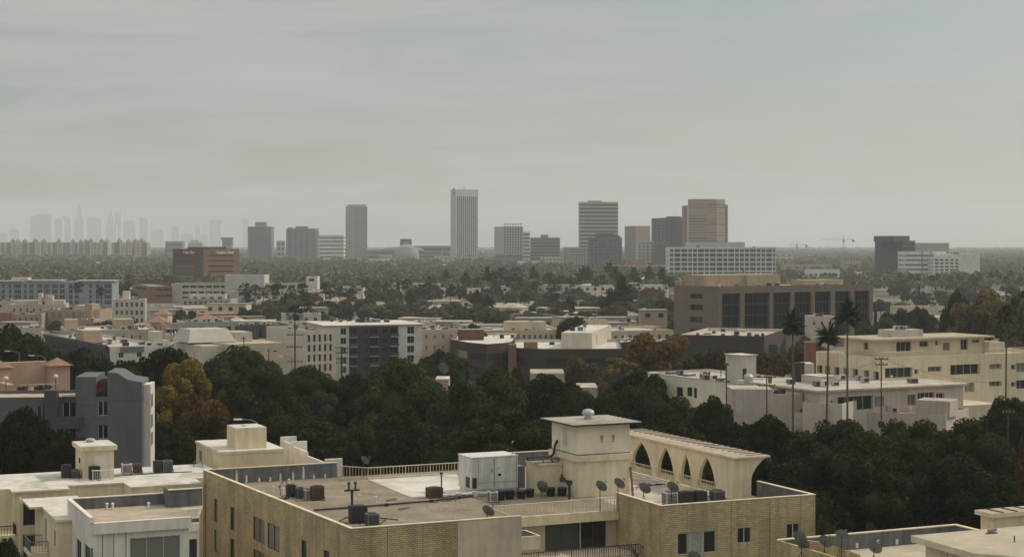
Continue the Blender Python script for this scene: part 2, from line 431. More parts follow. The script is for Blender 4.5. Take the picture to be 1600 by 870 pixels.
def walls(B, u0, u1, v0, v1, z0, z1, wm, rm, op=None, par=0.6, th=0.25, rec=0.15, style='mid', glass=None, frame=None,
          div=2, name='wall', roof='roof', inner=None, eave=0, eavem=None, parent=None):
    """a rectangular volume of a building: facade with openings, parapet, roof, windows"""
    op = op or {}; glass = glass or GLASS; frame = frame or FRAMEW
    b = MB(); T = parent or B
    facade(b, lambda a, z: (u0 + a, v0, z), u1 - u0, z0, z1, op.get('F', []), (0, 1, 0), rec)
    facade(b, lambda a, z: (u1, v0 + a, z), v1 - v0, z0, z1, op.get('R', []), (-1, 0, 0), rec)
    facade(b, lambda a, z: (u0, v0 + a, z), v1 - v0, z0, z1, op.get('L', []), (1, 0, 0), rec)
    b.quad((u1, v1, z0), (u0, v1, z0), (u0, v1, z1), (u1, v1, z1))
    if eave:
        r = MB(); r.box(u0 - eave, u1 + eave, v0 - eave, v1 + eave, z1, z1 + 0.28, 0, top=1)
        r.build(roof, [eavem or wm, rm], T)
    elif par:
        zr = z1 - par; a, c, d, e = u0 + th, u1 - th, v0 + th, v1 - th
        for p in (((u0,v0),(u1,v0),(c,d),(a,d)), ((u1,v0),(u1,v1),(c,e),(c,d)), ((u1,v1),(u0,v1),(a,e),(c,e)), ((u0,v1),(u0,v0),(a,d),(a,e))):
            b.quad(*[(x, y, z1) for x, y in p])
        for p, q in (((a,d),(c,d)), ((c,d),(c,e)), ((c,e),(a,e)), ((a,e),(a,d))):
            b.quad((*p, zr), (*q, zr), (*q, z1), (*p, z1), m=1)
        r = MB(); r.quad((a, d, zr), (c, d, zr), (c, e, zr), (a, e, zr)); r.build(roof, [rm], T)
    else:
        r = MB(); r.quad((u0, v0, z1), (u1, v0, z1), (u1, v1, z1), (u0, v1, z1)); r.build(roof, [rm], T)
    b.build(name, [wm, inner or wm], T)
    for face in ('F', 'L', 'R'):
        for o in op.get(face, []):
            st = o[4] if len(o) > 4 else style
            if st == 'hole': continue
            put_window(T, face, o[0], o[1], o[2], o[3], u0, u1, v0, v1, rec, st,
                       o[5] if len(o) > 5 and o[5] else glass, frame, o[6] if len(o) > 6 else div)
def grid(a0, a1, z0, z1, nc, nr, fw=0.55, fh=0.5, *extra):
    """nc x nr openings spread over the rectangle"""
    r = []; cw, ch = (a1 - a0) / nc, (z1 - z0) / nr
    for i in range(nc):
        for j in range(nr):
            x = a0 + cw * (i + .5); z = z0 + ch * (j + .5)
            r.append((x - cw*fw/2, x + cw*fw/2, z - ch*fh/2, z + ch*fh/2) + extra)
    return r
def clutter(B, u0, u1, v0, v1, z, n, seed, big=1.0):
    """small plant on a roof, each piece a part of its building"""
    R = random.Random(seed)
    for k in range(n):
        x, y = R.uniform(u0, u1), R.uniform(v0, v1); t = R.random()
        b = MB()
        if t < .55:
            w, d, h = R.uniform(.7, 1.5)*big, R.uniform(.7, 1.4)*big, R.uniform(.6, 1.2)*big
            b.box(x, x + w, y, y + d, z + .1, z + h); b.box(x - .1, x + w + .1, y + .1, y + .3, z, z + .1, 1)
            b.box(x + .1*w, x + .9*w, y - .02, y, z + .25*h, z + .85*h, 1)
            b.build('roof_unit', [R.choice([METAL, METALG, METALW, METALD]), METALD], B)
        elif t < .85:
            h = R.uniform(.5, 1.3); b.tube((x, y, z), (x, y, z + h), .09*big); b.lathe([(.2*big, 0), (.2*big, .15), (.02, .28)], (x, y, z + h), 8)
            b.build('vent_pipe', [R.choice([METAL, METALG, WHITEW])], B)
        else:
            w = R.uniform(1.5, 3)*big; b.box(x, x + w, y, y + w*.6, z, z + .35, 0); b.box(x + .1, x + w - .1, y + .1, y + w*.6 - .1, z + .35, z + .5, 1)
            b.build('skylight', [METALG, R.choice([WHITEW, GLASSC])], B)
def place(L, R, z):
    """frame of a building from the photo pixels of its front roof edge on level z"""
    a, b = at_z(L[0], L[1], z), at_z(R[0], R[1], z)
    d = (a.y + b.y)/2; lim = math.radians(4 if d > 800 else 10 if d > 550 else 18 if d > 450 else 30)
    t = max(-lim, min(lim, math.atan2(b.y - a.y, b.x - a.x)))
    if d > 450:                       # far roof edges: keep the middle distance and a plausible turn to the street grid
        xm = ((L[0] + R[0])/2 - 800)/F*d; kl, kr = (L[0]-800)/F, (R[0]-800)/F; u = (math.cos(t), math.sin(t))
        s0 = (kl*d - xm)/(u[0] - kl*u[1]); s1 = (kr*d - xm)/(u[0] - kr*u[1])
        return xm + u[0]*s0, d + u[1]*s0, t, s1 - s0
    return a.x, a.y, t, math.hypot(b.x - a.x, b.y - a.y)
def root(name, label, cat, x, y, ang, group=None):
    return thing(name, label, cat, (x, y, 0), ang, group)
def corner(px, d, th, pl, pr):
    """near corner at pixel px / distance d; the right face runs at th degrees and ends at pixel pr, the left face ends at pl"""
    t = math.radians(th); u = (math.cos(t), math.sin(t)); v = (-u[1], u[0]); x0, y0 = (px - 800) / F * d, d
    def run(k, w): return (k * y0 - x0) / (w[0] - k * w[1])
    return x0, y0, t, run((pr - 800) / F, u), (run((pl - 800) / F, v) if pl is not None else None)
# ------------------------------------------------------------------ foreground: the brick apartment building and its neighbours share one street grid
GA = (-12.57, 129.7); GT = math.atan2(.408, .913); GU = (math.cos(GT), math.sin(GT)); GV = (-GU[1], GU[0])
def gw(u, v, z=0): return (GA[0] + GU[0]*u + GV[0]*v, GA[1] + GU[1]*u + GV[1]*v, z)
def gloc(px, py, z):
    p = at_z(px, py, z); x, y = p.x - GA[0], p.y - GA[1]
    return x*GU[0] + y*GU[1], x*GV[0] + y*GV[1]
def on_face(px, u=None, v=None):
    """where the sight line of column px meets the plane u = const (gives v) or v = const (gives u), and its distance"""
    k = (px - 800) / F
    if u is not None:
        x0, y0 = GA[0] + GU[0]*u, GA[1] + GU[1]*u; w = GV
    else:
        x0, y0 = GA[0] + GV[0]*v, GA[1] + GV[1]*v; w = GU
    t = (k*y0 - x0) / (w[0] - k*w[1])
    return t, y0 + w[1]*t
def rect(px0, py0, px1, py1, u=None, v=None, *ex):
    a, da = on_face(px0, u, v); b, db = on_face(px1, u, v); d = (da + db) / 2
    return (min(a, b), max(a, b), zat(py1, d), zat(py0, d)) + ex
def coping(b, x0, x1, y0, y1, z, k=0, m=0): b.box(x0, x1, y0, y1, z, z + .07 + .004*k, m)
def railing(name, parent, pts, h=1.05, step=.16, mat=None, post=1.6, z=0.0):
    b = MB()
    for (x0, y0), (x1, y1) in zip(pts[:-1], pts[1:]):
        L = math.hypot(x1-x0, y1-y0); n = max(2, int(L/step))
        b.tube((x0,y0,z+h), (x1,y1,z+h), .05, n=6); b.tube((x0,y0,z+.1), (x1,y1,z+.1), .025, n=5)
        for i in range(n + 1):
            t = i/n; big = (i % max(1, int(post/step)) == 0)
            b.tube((x0+(x1-x0)*t, y0+(y1-y0)*t, z + (0 if big else .1)), (x0+(x1-x0)*t, y0+(y1-y0)*t, z+h), .045 if big else .026, n=4, caps=False)
    return b.build(name, mat or RAIL, parent)

BB = root('apartment_building', 'tan brick apartment building with roof arcade and stair tower in the foreground', 'building', GA[0], GA[1], GT)
PZ, RZ = 13.75, 12.3
q = lambda x, y: (300 + x/3.955, 650 + y/3.955)
SK = .065                                         # the left wall is not quite square to the front
def on_left(px):
    k = (px - 800)/F; wx, wy = GV[0] - SK*GU[0], GV[1] - SK*GU[1]; t = (k*GA[1] - GA[0])/(wx - k*wy); return t, GA[1] + wy*t
def lw(x0, y0, x1, y1, *ex):
    (px0, t0), (px1, b1) = q(x0, y0), q(x1, y1); (a, da), (b, db_) = on_left(px0), on_left(px1); d = (da + db_)/2
    return (min(a, b), max(a, b), zat(b1, d), zat(t0, d)) + ex
opsL = [lw(137,510,158,650,'near',GLASSC,1), lw(237,560,262,705,'near',None,1), lw(378,628,448,775,'near',GLASSC,2), lw(466,668,541,825,'near',GLASSC,2),
        lw(675,765,707,900,'near',None,1), lw(813,828,848,960,'near',None,1)]
opsL += [(a, b, z0 - 2.95, z1 - 2.95) + tuple(e) for a, b, z0, z1, *e in opsL]
q6 = lambda x, y: (960 + x/3.955, 650 + y/3.955)
def fw(x0, y0, x1, y1, *ex):
    a, b = q6(x0, y0), q6(x1, y1); t = rect(a[0], a[1], b[0], b[1], None, 0, *ex)
    return t
opsF = [fw(390,712,628,848,'near',None,3), fw(760,685,845,782,'near',None,2), fw(1064,660,1145,752,'near',None,2)]
opsF = [(a - 27.6, b - 27.6, z0, z1) + tuple(e) for a, b, z0, z1, *e in opsF]
opsF += [(a, b, z0 - 2.95, z1 - 2.95) + tuple(e) for a, b, z0, z1, *e in opsF]
w = MB()
facade(w, lambda a, z: (-SK*a, a, z), 38, 0, PZ, opsL, (1,0,0), .16)
facade(w, lambda a, z: (a, 0, z), 9.0, 0, PZ, [(6.0, 7.2, 8.2, 9.6)], (0,1,0), .16)
facade(w, lambda a, z: (14.6, a, z), 8.2, 0, RZ, [], (-1,0,0), .1)
facade(w, lambda a, z: (27.6, a, z), 8.2, 0, PZ, [], (1,0,0), .1)
facade(w, lambda a, z: (27.6 + a, 0, z), 15.6, 0, PZ, opsF, (0,1,0), .16)
facade(w, lambda a, z: (43.2, a, z), 9.2, 0, PZ, [], (-1,0,0), .16); facade(w, lambda a, z: (43.2, 9.2 + a, z), 28.8, 0, RZ, [], (-1,0,0), .16)
facade(w, lambda a, z: (a, 38, z), 43.2, 0, RZ, [], (0,-1,0), .1)
w.quad((-SK*38,38,0),(0,38,0),(0,38,RZ),(-SK*38,38,RZ)); w.quad((-SK*38,38,RZ),(11.2,38,RZ),(11.2,38,PZ),(-SK*38,38,PZ)); w.quad((24.6,38,RZ),(40,38,RZ),(40,38,PZ),(24.6,38,PZ))
T = .25
def inner(x0, y0, x1, y1): w.quad((x0,y0,RZ),(x1,y1,RZ),(x1,y1,PZ),(x0,y0,PZ), m=1)
inner(T,T,T-SK*37.5,38-T); inner(T-SK*37.5,38-T,11.2,38-T); inner(T,T,14.6,T); inner(24.6,38-T,40,38-T); inner(43.2-T,T,43.2-T,9.2)
inner(27.6+T,T,43.2-T,T); inner(27.6+T,T,27.6+T,8.2)
w.quad((11.2,38,RZ),(11.2,38-T,RZ),(11.2,38-T,PZ),(11.2,38,PZ)); w.quad((24.6,38,RZ),(24.6,38-T,RZ),(24.6,38-T,PZ),(24.6,38,PZ)); w.quad((27.6,8.2,RZ),(27.6+T,8.2,RZ),(27.6+T,8.2,PZ),(27.6,8.2,PZ))
R5 = random.Random(5)
for k in range(10):                              # old white paint dabs over the cracks of the rear parapet
    x = -.4 + k*1.15 + R5.uniform(-.1,.1); hh = R5.choice([.35,.45,.5,.8,1.3]); y = 38 - T - .004
    pts = [(x-.1,y,RZ),(x+.12,y,RZ),(x+.13,y,RZ+hh*.6),(x+.05,y,RZ+hh),(x-.06,y,RZ+hh*.95)]
    w.quad(*pts, m=2)
w.build('wall', [BRICK, PARGREY, WHITEW], BB)
for a_, b_, z0, z1, st, g_, dv in opsL:
    f_, p_ = winmesh(b_-a_, z1-z0, 'near', g_ or GLASS, FRAMED, dv); o = link('window', f_, BB, (.06-SK*b_, b_, z0), -math.pi/2+SK); link('pane', p_, o)
for a_, b_, z0, z1, st, g_, dv in opsF: put_window(BB, 'F', a_, b_, z0, z1, 27.6, 43.2, 0, 38, .06, 'near', g_ or GLASS, FRAMEW, dv)
f_, p_ = winmesh(1.2, 1.4, 'near', GLASS, FRAMED, 2); o = link('window', f_, BB, (6.0, .1, 8.2)); link('pane', p_, o)
c = MB(); e = .04
c.prism([(-e-SK*.3,T+e),(T+e-SK*.3,T+e),(T+e-SK*37.7,38-T-e),(-e-SK*37.7,38-T-e)],PZ,PZ+.07); coping(c,-e,14.6,-e,T+e,PZ,1); coping(c,-e-SK*38,11.2,38-T-e,38+e,PZ,1); c.build('coping', CREAM, BB); c = MB()
coping(c,27.6-e,43.2+e,-e,T+e,PZ,1); coping(c,27.6-e,27.6+T+e,T+e,8.2,PZ); coping(c,43.2-T-e,43.2+e,T+e,9.2,PZ); c.build('coping', CREAM, BB); c = MB(); coping(c,24.6,40,38-T-e,38+e,PZ,1); c.build('coping', CREAM, BB)
r = MB()
r.quad((T,T,RZ),(T,38-T,RZ),(T-SK*37.5,38-T,RZ))
for x0,x1,y0,y1 in ((T,14.6,T,38-T),(14.6,27.6,8.2,38-T),(27.6,27.85,8.2,38-T),(27.85,43.2-T,T,38-T)): r.quad((x0,y0,RZ),(x1,y0,RZ),(x1,y1,RZ),(x0,y1,RZ))
r.quad((13.4,22.2,RZ+.006),(19.2,23,RZ+.006),(23.2,35,RZ+.006),(13.6,34.8,RZ+.006), m=1)
r.quad((28.6,9.3,RZ+.006),(40.2,8.9,RZ+.006),(40.2,35,RZ+.006),(31,35,RZ+.006), m=2)
r.build('roof', [GRAVEL, WHITEROOF, PALEROOF], BB)
def jbox(*a):                                     # dark control joints and the corner pipe of the brickwork
    j = MB(); j.box(*a); j.build('joint', M('joint_stain',(0.13,0.095,0.05)), BB)
for v in (2.6,7.2,14,18.5,22.6,28.5,33): jbox(-.006-SK*(v+.02),-SK*(v+.02),v,v+.04,0,PZ-.05)
for u in (3.0,6.0): jbox(u,u+.04,-.006,0,0,PZ-.05)
for u in (30.1,34.5,36.1,38.4,41.6,43.15): jbox(u,u+.035,-.006,0,0,PZ-.05)
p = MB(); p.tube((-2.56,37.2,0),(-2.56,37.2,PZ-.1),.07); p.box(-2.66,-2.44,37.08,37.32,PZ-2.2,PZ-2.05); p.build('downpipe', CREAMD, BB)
# cream panel with a wide window, recessed balconies
p = MB()
b0 = on_face(730, None, -.06)[0]
facade(p, lambda a, z: (9.0 + a, -.06, z), 5.6, 0, PZ - .02, [(.15, 4.9, 8.4, 10.0), (.15, 4.9, 5.4, 7.0), (.15,4.9,2.4,4.0)], (0,1,0), .2)
p.quad((9.0,-.06,0),(9.0,0,0),(9.0,0,PZ-.02),(9.0,-.06,PZ-.02)); p.quad((14.6,-.06,0),(14.6,0,0),(14.6,0,PZ-.02),(14.6,-.06,PZ-.02))
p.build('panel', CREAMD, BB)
for z in (8.4, 5.4, 2.4):
    f, pn = winmesh(4.75, 1.6, 'near', GLASSC, FRAMED, 3); o = link('window', f, BB, (9.15, .14, z)); link('pane', pn, o)
bk = MB(); bal = MB(); dr = []
for k, z1 in enumerate((11.45, 8.5, 5.5)):
    z0 = z1 - 2.4
    facade(bk, lambda a, z: (14.6 + a, 8.2, z), 13.0, z1 - 2.95, z1 + (.85 if k == 0 else 0), [(.1,3.6,z0,z1),(6.0,9.4,z0,z1),(9.5,12.0,z0,z1)], (0,1,0), .15)
    for a0, a1, g in ((.1,3.6,GLASS),(6.0,9.4,GLASSG),(9.5,12.0,GLASS)):
        f, pn = winmesh(a1-a0, 2.4, 'near', g, FRAMED, 2); o = link('sliding_door', f, BB, (14.6+a0, 8.32, z0)); link('pane', pn, o)
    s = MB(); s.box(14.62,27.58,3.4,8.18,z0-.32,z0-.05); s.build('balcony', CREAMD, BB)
    railing('balcony_rail', BB, [(14.7,3.5),(27.5,3.5)], 1.0, .22, METALD, z=z0-.05)
bk.build('recess_wall', BEIGE, BB)
for a_, b_, z0, z1, st, g_, dv in opsF[0::3]:                      # drawn curtain behind the middle of the wide windows
    cu_ = MB(); n_ = 26; a0_, a1_ = 27.6 + a_ + (b_-a_)*.24, 27.6 + a_ + (b_-a_)*.70
    for i in range(n_): cu_.quad(*[(a0_+(a1_-a0_)*t_, .105+.012*((i+q_)%2), zz) for t_, q_, zz in ((i/n_,0,z0+.08),((i+1)/n_,1,z0+.08),((i+1)/n_,1,z1-.08),(i/n_,0,z1-.08))])
    cu_.build('curtain', M('sage_curtain',(0.30,0.31,0.25),scale=3,var=.3), BB)
fa = MB(); fa.box(14.64,27.56,7.5,8.17,11.5,12.34); fa.box(14.63,16.9,1.2,4.2,10.75,11.85); fa.quad((14.65,1.4,11.86),(16.7,1.4,11.86),(16.7,4.0,11.86),(14.65,4.0,11.86), m=1)
fa.build('fascia', [CREAM, BLACK], BB)
railing('roof_rail', BB, [(14.75,1.6),(14.75,7.7),(27.5,7.7)], 1.12, .34, z=RZ)
railing('roof_rail', BB, [(11.3,37.8),(13.6,35.1),(25.0,35.1)], 1.15, .33, z=RZ)
k = MB(); k.box(13.6,25,35.0,35.3,RZ,RZ+.12); k.build('kerb', CREAM, BB)
# stair tower with a slab roof and a turbine vent
t = MB(); t.box(27.5,32.95,15.65,21.3,RZ,15.65,0,bottom=False); t.box(27.25,33.2,15.4,21.55,15.65,16.2); t.box(27.5,32.95,15.65,21.3,16.2,18.95,1)
t.box(27.44,33.0,15.6,21.36,16.2,16.3,2)
t.build('stair_tower', [CREAM, OFFW, METALG], BB)
t = MB(); zs = 19.0
for a,b_ in ((26.6,33.9),):
    t.box(a,b_,14.9,22.1,zs,zs+.16,0,top=1)
for i in range(9): y = 15.3+i*.8; t.box(26.6,33.9,y,y+.05,zs+.16,zs+.19,1)
t.build('tower_roof', [METALD, PALEROOF], BB)
t = MB(); t.box(27.35,28.0,15.62,15.65,13,13.0)
d = MB(); d.box(27.47,27.5,18.0,18.9,16.9,18.6); d.build('hatch', M('hatch_paint',(0.58,0.53,0.44)), BB)
tv = MB(); tv.lathe([(.42,0),(.42,.12),(.3,.15),(.3,.32),(.55,.38),(.6,.6),(.5,.8),(.2,.92),(.05,.95)], (30.4,19.3,zs+.19), 18); tv.build('turbine_vent', METAL, BB)
for u in (30.0, 31.2):                            # two small notices on the tower, unreadable at this distance
    s = MB(); s.box(u-.17,u+.17,15.60,15.64,17.75,17.98,0); s.box(u-.07,u+.07,15.61,15.64,17.5,17.75,1); s.box(u-.12,u+.12,15.615,15.64,17.32,17.42,0)
    s.build('notice', [M('notice_grey',(0.30,0.29,0.33)), METALG], BB)
sh = MB(); sh.box(25.2,27.45,18.9,22.2,RZ,15.0,0); sh.box(25.1,27.46,18.8,22.3,15.0,15.15,0); sh.box(25.7,26.9,18.86,18.9,RZ+.1,14.6,1); sh.build('roof_shed', [YELLOW, CREAM], BB)
# arcade: thick wall with pointed arches, flared outer side and a ribbed slab
ar = MB(); U0, U1, ZA = 40.3, 40.62, 16.05
arch = [(12.3,15.4),(16.8,18.8),(20.2,23.4),(24.8,29.0)]
def archcurve(a0, a1, zt, n=9):
    h = zt - RZ; m = (a0 + a1)/2; pts = []
    for i in range(n + 1):
        s = i/n; pts.append((a0 + (m - a0)*(s**2.7), RZ + .02 + h*s))
    return pts + [(a1 + (m - a1)*((1 - i/n)**2.7), RZ + .02 + h*(1 - i/n)) for i in range(1, n + 1)]
edge = 8.8
for a0, a1 in arch + [(33.0, None)]:
    for u in (U0, U1): ar.quad((u,edge,RZ),(u,a0,RZ),(u,a0,ZA),(u,edge,ZA))
    if a1 is None: ar.quad((U0,a0,RZ),(U1,a0,RZ),(U1,a0,ZA),(U0,a0,ZA)); break
    cv = archcurve(a0, a1, ZA - .42 if a1 - a0 > 2.5 else ZA - .62)
    for (y0,z0),(y1,z1) in zip(cv[:-1], cv[1:]):
        if abs(y1-y0) > 1e-5:
            for u in (U0, U1): ar.quad((u,y0,z0),(u,y1,z1),(u,y1,ZA),(u,y0,ZA))
        ar.quad((U0,y0,z0),(U0,y1,z1),(U1,y1,z1),(U1,y0,z0))
    edge = a1
ar.quad((U0,8.8,RZ),(U1,8.8,RZ),(U1,8.8,ZA),(U0,8.8,ZA))
def flare(y0, y1):
    pr = [(U1 + 1.7*(i/8)**2.6, RZ + 1.2 + (ZA - RZ - 1.2)*i/8) for i in range(9)]
    for y in (y0, y1): ar.quad(*([(U1,y,RZ+1.2)] + [(x,y,z) for x,z in pr[1:]] + [(U1,y,ZA)]))
    for (xa,za),(xb,zb) in zip(pr[:-1], pr[1:]): ar.quad((xa,y0,za),(xb,y0,zb),(xb,y1,zb),(xa,y1,za))
U1 = 42.1; ar.box(40.64,U1,8.802,10.2,RZ,ZA-.01); ar.box(40.64,U1,31.5,32.99,RZ,ZA-.01)
for y0, y1 in ((8.802,10.2),(31.5,32.99)): flare(y0, y1)
ar.build('arcade', [CREAM], BB)
t = MB(); t.box(U0-.25,U1+1.9,8.5,33.3,ZA+.003,ZA+.16,0,top=1)
for i in range(22): y = 9.3 + i*1.1; t.box(U0+1.6,U1+1.7,y,y+.09,ZA+.16,ZA+.22,2)
t.build('arcade_roof', [CREAM, TANROOF, METALD], BB)
for a0, a1 in arch: railing('arch_rail', BB, [(U0-.1,a0-.15),(U0-.1,a1+.15)], 1.1, .3, z=RZ)
k = MB(); k.box(U0-.3,U0-.003,9.0,32.9,RZ,RZ+.14); k.build('kerb', CREAM, BB)

# --- things standing on that roof
def ac_unit(label, u, v, z, s=(.85,.85,.8), body=None, rz=0.0, group=None):
    t = thing('air_conditioner', label, 'air conditioner', gw(u, v, z), GT + rz, group)
    a, b_, h = s[0]/2, s[1]/2, s[2]
    b = MB(); b.box(-a,a,-b_,b_,.08,h,0); b.box(-a*.9,a*.9,-b_*.8,-b_*.5,0,.08,1); b.box(-a*.9,a*.9,b_*.5,b_*.8,0,.08,1); b.build('casing', [body or METALG, BLACK], t)
    g = MB()
    for i in range(7):
        zz = .16 + (h-.26)*i/7; hh = (h-.26)/7*.6
        g.box(-a*.86,a*.86,-b_-.014,-b_,zz,zz+hh); g.box(-a-.014,-a,-b_*.86,b_*.86,zz,zz+hh)
    g.build('louvre', METALD, t)
    f = MB(); f.lathe([(a*.8,0),(a*.8,.05),(a*.15,.07)], (0,0,h), 14); f.build('fan_guard', METALD, t)
    p_ = MB(); p_.path([(a*.8,-b_,.3),(a*.95,-b_-.25,.32),(a*.9,-b_-.4,.06),(a*.2,-b_-.7,.04)], .03, 5); p_.build('pipe', BLACK, t)
    return t
L0 = 'in the first cluster on the gravel roof behind the grey parapet'
ac_unit('dark boxy air conditioner at the rear left of the cluster beside the grey parapet', 3.2, 27.0, RZ, (.8,.8,1.15), METALD)
ac_unit('grey air conditioner second from left in the roof cluster near the grey parapet', 3.75, 25.9, RZ, (.75,.75,1.0), METALG)
ac_unit('small white air conditioner squeezed between grey and rusty ones near the grey parapet', 4.2, 24.9, RZ, (.7,.6,.95), METALW)
ac_unit('rusty brown louvred air conditioner at the right end of the parapet cluster', 4.9, 24.3, RZ, (1.1,.9,1.3), RUST)
ac_unit('tall dark air conditioner at the front left corner of the gravel roof', 4.3, 10.9, RZ, (1.35,1.1,1.45), METALD)
ac_unit('light grey air conditioner with white hose at the front edge of the gravel roof', 4.85, 8.9, RZ, (1.0,.9,1.05), METALG)
ac_unit('brown rusted air conditioner alone on the roof before the white plant cabinet', 15.3, 21.2, RZ, (1.4,1.0,.95), RUST)
ac_unit('pale air conditioner with curved top at the corner of the roof railing', 19.2, 16.5, RZ, (.75,.7,1.0), METALW)
for k, (u, bd, lb) in enumerate(((33.3,METALW,'white air conditioner leftmost in the row behind the right brick parapet'),(35.0,METALD,'black air conditioner with white edge second in the row behind the right parapet'),
                                  (36.4,METALD,'black air conditioner third in the row behind the right brick parapet'),(38.3,METALG,'dark grey air conditioner at the right end of the row near the arcade pier'))):
    ac_unit(lb, u, 8.6, RZ, (1.15,.95,1.15 - .05*k), bd)
def dish(label, u, v, z, h=1.0, r=.42, az=75, el=35, wz=None, group=None, mast_h=None):
    x, y, zz = gw(u, v, z)
    t = thing('satellite_dish', label, 'satellite dish', (x, y, zz), math.radians(-az), group)       # local +y looks at the satellite
    b = MB(); n = 16; ce, se = math.cos(math.radians(el)), math.sin(math.radians(el))
    def P(a, b2, c): return (a, b2*0 + c*ce - b2*se, h + b2*ce + c*se)
    rings = []
    for j in range(5):
        rr = j/4; rings.append([P(r*rr*math.cos(2*math.pi*i/n), r*1.1*rr*math.sin(2*math.pi*i/n), .22*r*2*rr*rr*.6) for i in range(n)])
    for j in range(4):
        for i in range(n): b.quad(rings[j][i], rings[j][(i+1)%n], rings[j+1][(i+1)%n], rings[j+1][i])
    b.build('reflector', M('dish_grey',(0.15,0.155,0.155), rough=.5, var=.2), t)
    a = MB(); p0, p1 = P(0,-r*1.05,.1), P(0,-r*.35,r*1.75); a.tube(p0, p1, .025, n=6); a.tube(p1, P(0,-r*.15,r*1.6), .06, .075, n=8); a.build('feed_arm', METALG, t)
    m = MB(); m.tube((0,-.12,0), (0,-.12,h-.05), .035, n=8); m.tube((0,-.12,h-.05),P(0,0,-.02),.05,n=6)
    if mast_h is None: m.tube((.45,-.12,0),(0,-.12,h*.7),.02,n=5); m.tube((-.45,-.12,0),(0,-.12,h*.7),.02,n=5)
    m.build('mast', METALD, t)
    return t
dish('grey satellite dish low behind the front brick parapet, seen from the back', 12.3, 1.6, RZ, 1.75, .55, 30, 35)
dish('grey satellite dish on a post at the corner of the rear roof railing', 13.4, 35.6, RZ, 1.8, .5, 36, 32)
dish('left of two tall mast satellite dishes before the stair tower', 25.6, 7.3, 12.34, 2.2, .55, 34, 32, mast_h=1)
dish('right of two tall mast satellite dishes before the stair tower', 27.3, 7.1, 12.34, 2.35, .55, 38, 32, mast_h=1)
dish('grey satellite dish left of the pair behind the corner of the right brick block', 30.9, 9.0, RZ, 1.5, .58, 30, 32)
dish('grey satellite dish right of the pair behind the corner of the right brick block', 32.2, 6.2, RZ, 1.9, .58, 36, 32)
dish('dark satellite dish leaning among the black clutter before the stair tower', 24.6, 17.4, RZ, .9, .6, 30, 25)
# white plant cabinet, cable bridge, clutter
t = thing('plant_cabinet', 'big white metal plant cabinet on the roof left of the stair tower', 'cabinet', gw(18.9,21.8,RZ), GT)
b = MB(); b.box(.4,5.2,0,3.2,.35,3.35); b.box(.34,5.26,-.06,3.26,3.35,3.45); b.box(.5,5.1,.1,3.1,0,.35); b.build('casing', METALW, t)
b = MB()
for x in (1.1,2.7,2.75,5.05): b.box(x,x+.04,-.012,0,.5,3.25)
b.box(1.1,5.1,-.01,0,.95,.99); b.box(2.45,2.55,-.03,0,1.9,2.3); b.build('door_seam', METALG, t)
b = MB(); b.box(.5,.95,-.03,0,.5,1.5); b.build('louvre', METALD, t); b = MB(); b.box(.37,.4,.4,1.3,.5,1.5); b.build('louvre', METALD, t)
b = MB(); b.box(3.2,3.32,-.012,0,2.25,2.31); b.box(3.15,3.5,-.012,0,1.55,1.78); b.build('sticker', BLACK, t)
b = MB(); b.box(5.26,6.1,.3,1.5,.2,2.3); b.build('side_box', METALG, t)
t = thing('antenna_mast', 'thin pole aerial standing on the white plant cabinet', 'aerial', gw(23.7,22.2,RZ+3.45), GT); b = MB(); b.tube((0,0,0),(0,0,1.1),.03); b.build('pole', METALD, t); b = MB(); b.tube((0,0,1.1),(.12,0,1.35),.05); b.build('head', METALW, t)
t = thing('cable_bridge', 'dark cable tray on a post between plant cabinet and stair tower', 'cable tray', gw(24.3,19.5,RZ), GT)
b = MB(); b.box(-.1,3.15,0,.9,3.1,3.2); b.box(-.1,3.15,.02,.06,3.2,3.35); b.build('tray', METALG, t)
b = MB(); b.tube((1.6,.4,0),(1.6,.4,3.1),.05); b.tube((2.3,.2,3.1),(3.15,.2,2.3),.04); b.tube((2.5,.6,3.1),(3.15,.6,2.5),.04); b.build('post', METALD, t)
b = MB(); b.path([(-.1,.5,3.3),(1.2,.5,3.28),(2.4,.5,3.3),(2.75,.5,3.6),(2.9,.5,4.4),(3.18,.5,4.9)], .11, 8); b.path([(-.1,.3,3.28),(1.0,.25,3.26),(2.2,.3,3.28)], .08, 6); b.build('hose', BLACK, t)
rr = random.Random(8)
for k, (u, v) in enumerate(((20.3,17.3),(21.4,17.6),(22.5,17.4),(23.6,17.9),(25.6,17.6),(26.6,17.2))):
    t = thing('roof_bin', 'black bin in the dark clutter along the railing before the stair tower', 'bin', gw(u,v,RZ), GT + rr.uniform(-.4,.4), 'black bins on the brick building roof')
    s = rr.uniform(.9,1.15); b = MB(); b.lathe([(.36*s,0),(.44*s,.7*s),(.47*s,.72*s)], n=14); b.build('body', BLACK, t); b = MB(); b.lathe([(.48*s,0),(.4*s,.08),(.1,.13)], (0,0,.725*s), 14); b.build('lid', METALD, t)
def gpipe(label, pts, r, mat=None):
    o = gw(pts[0][0], pts[0][1], RZ); t = tag(MBpath([(p_[0]-pts[0][0], p_[1]-pts[0][1], p_[2]-RZ) for p_ in pts], r, mat or METALG, o), label, 'pipe')
def MBpath(pts, r, mat, loc):
    b = MB(); b.path(pts, r, 7)
    for p_ in pts[1:-1]: b.box(p_[0]-r*1.6,p_[0]+r*1.6,p_[1]-r*1.6,p_[1]+r*1.6,p_[2]-r*1.9,p_[2]+r*1.3)
    return b.build('roof_pipe', mat, None, loc, GT)
gpipe('long dark pipe laid across the gravel roof to the white plant cabinet', [(2.6,17.9,12.45),(6,18,12.45),(9.5,18.2,12.45),(14,18.6,12.45),(18.7,20.0,12.45)], .09, METALD)
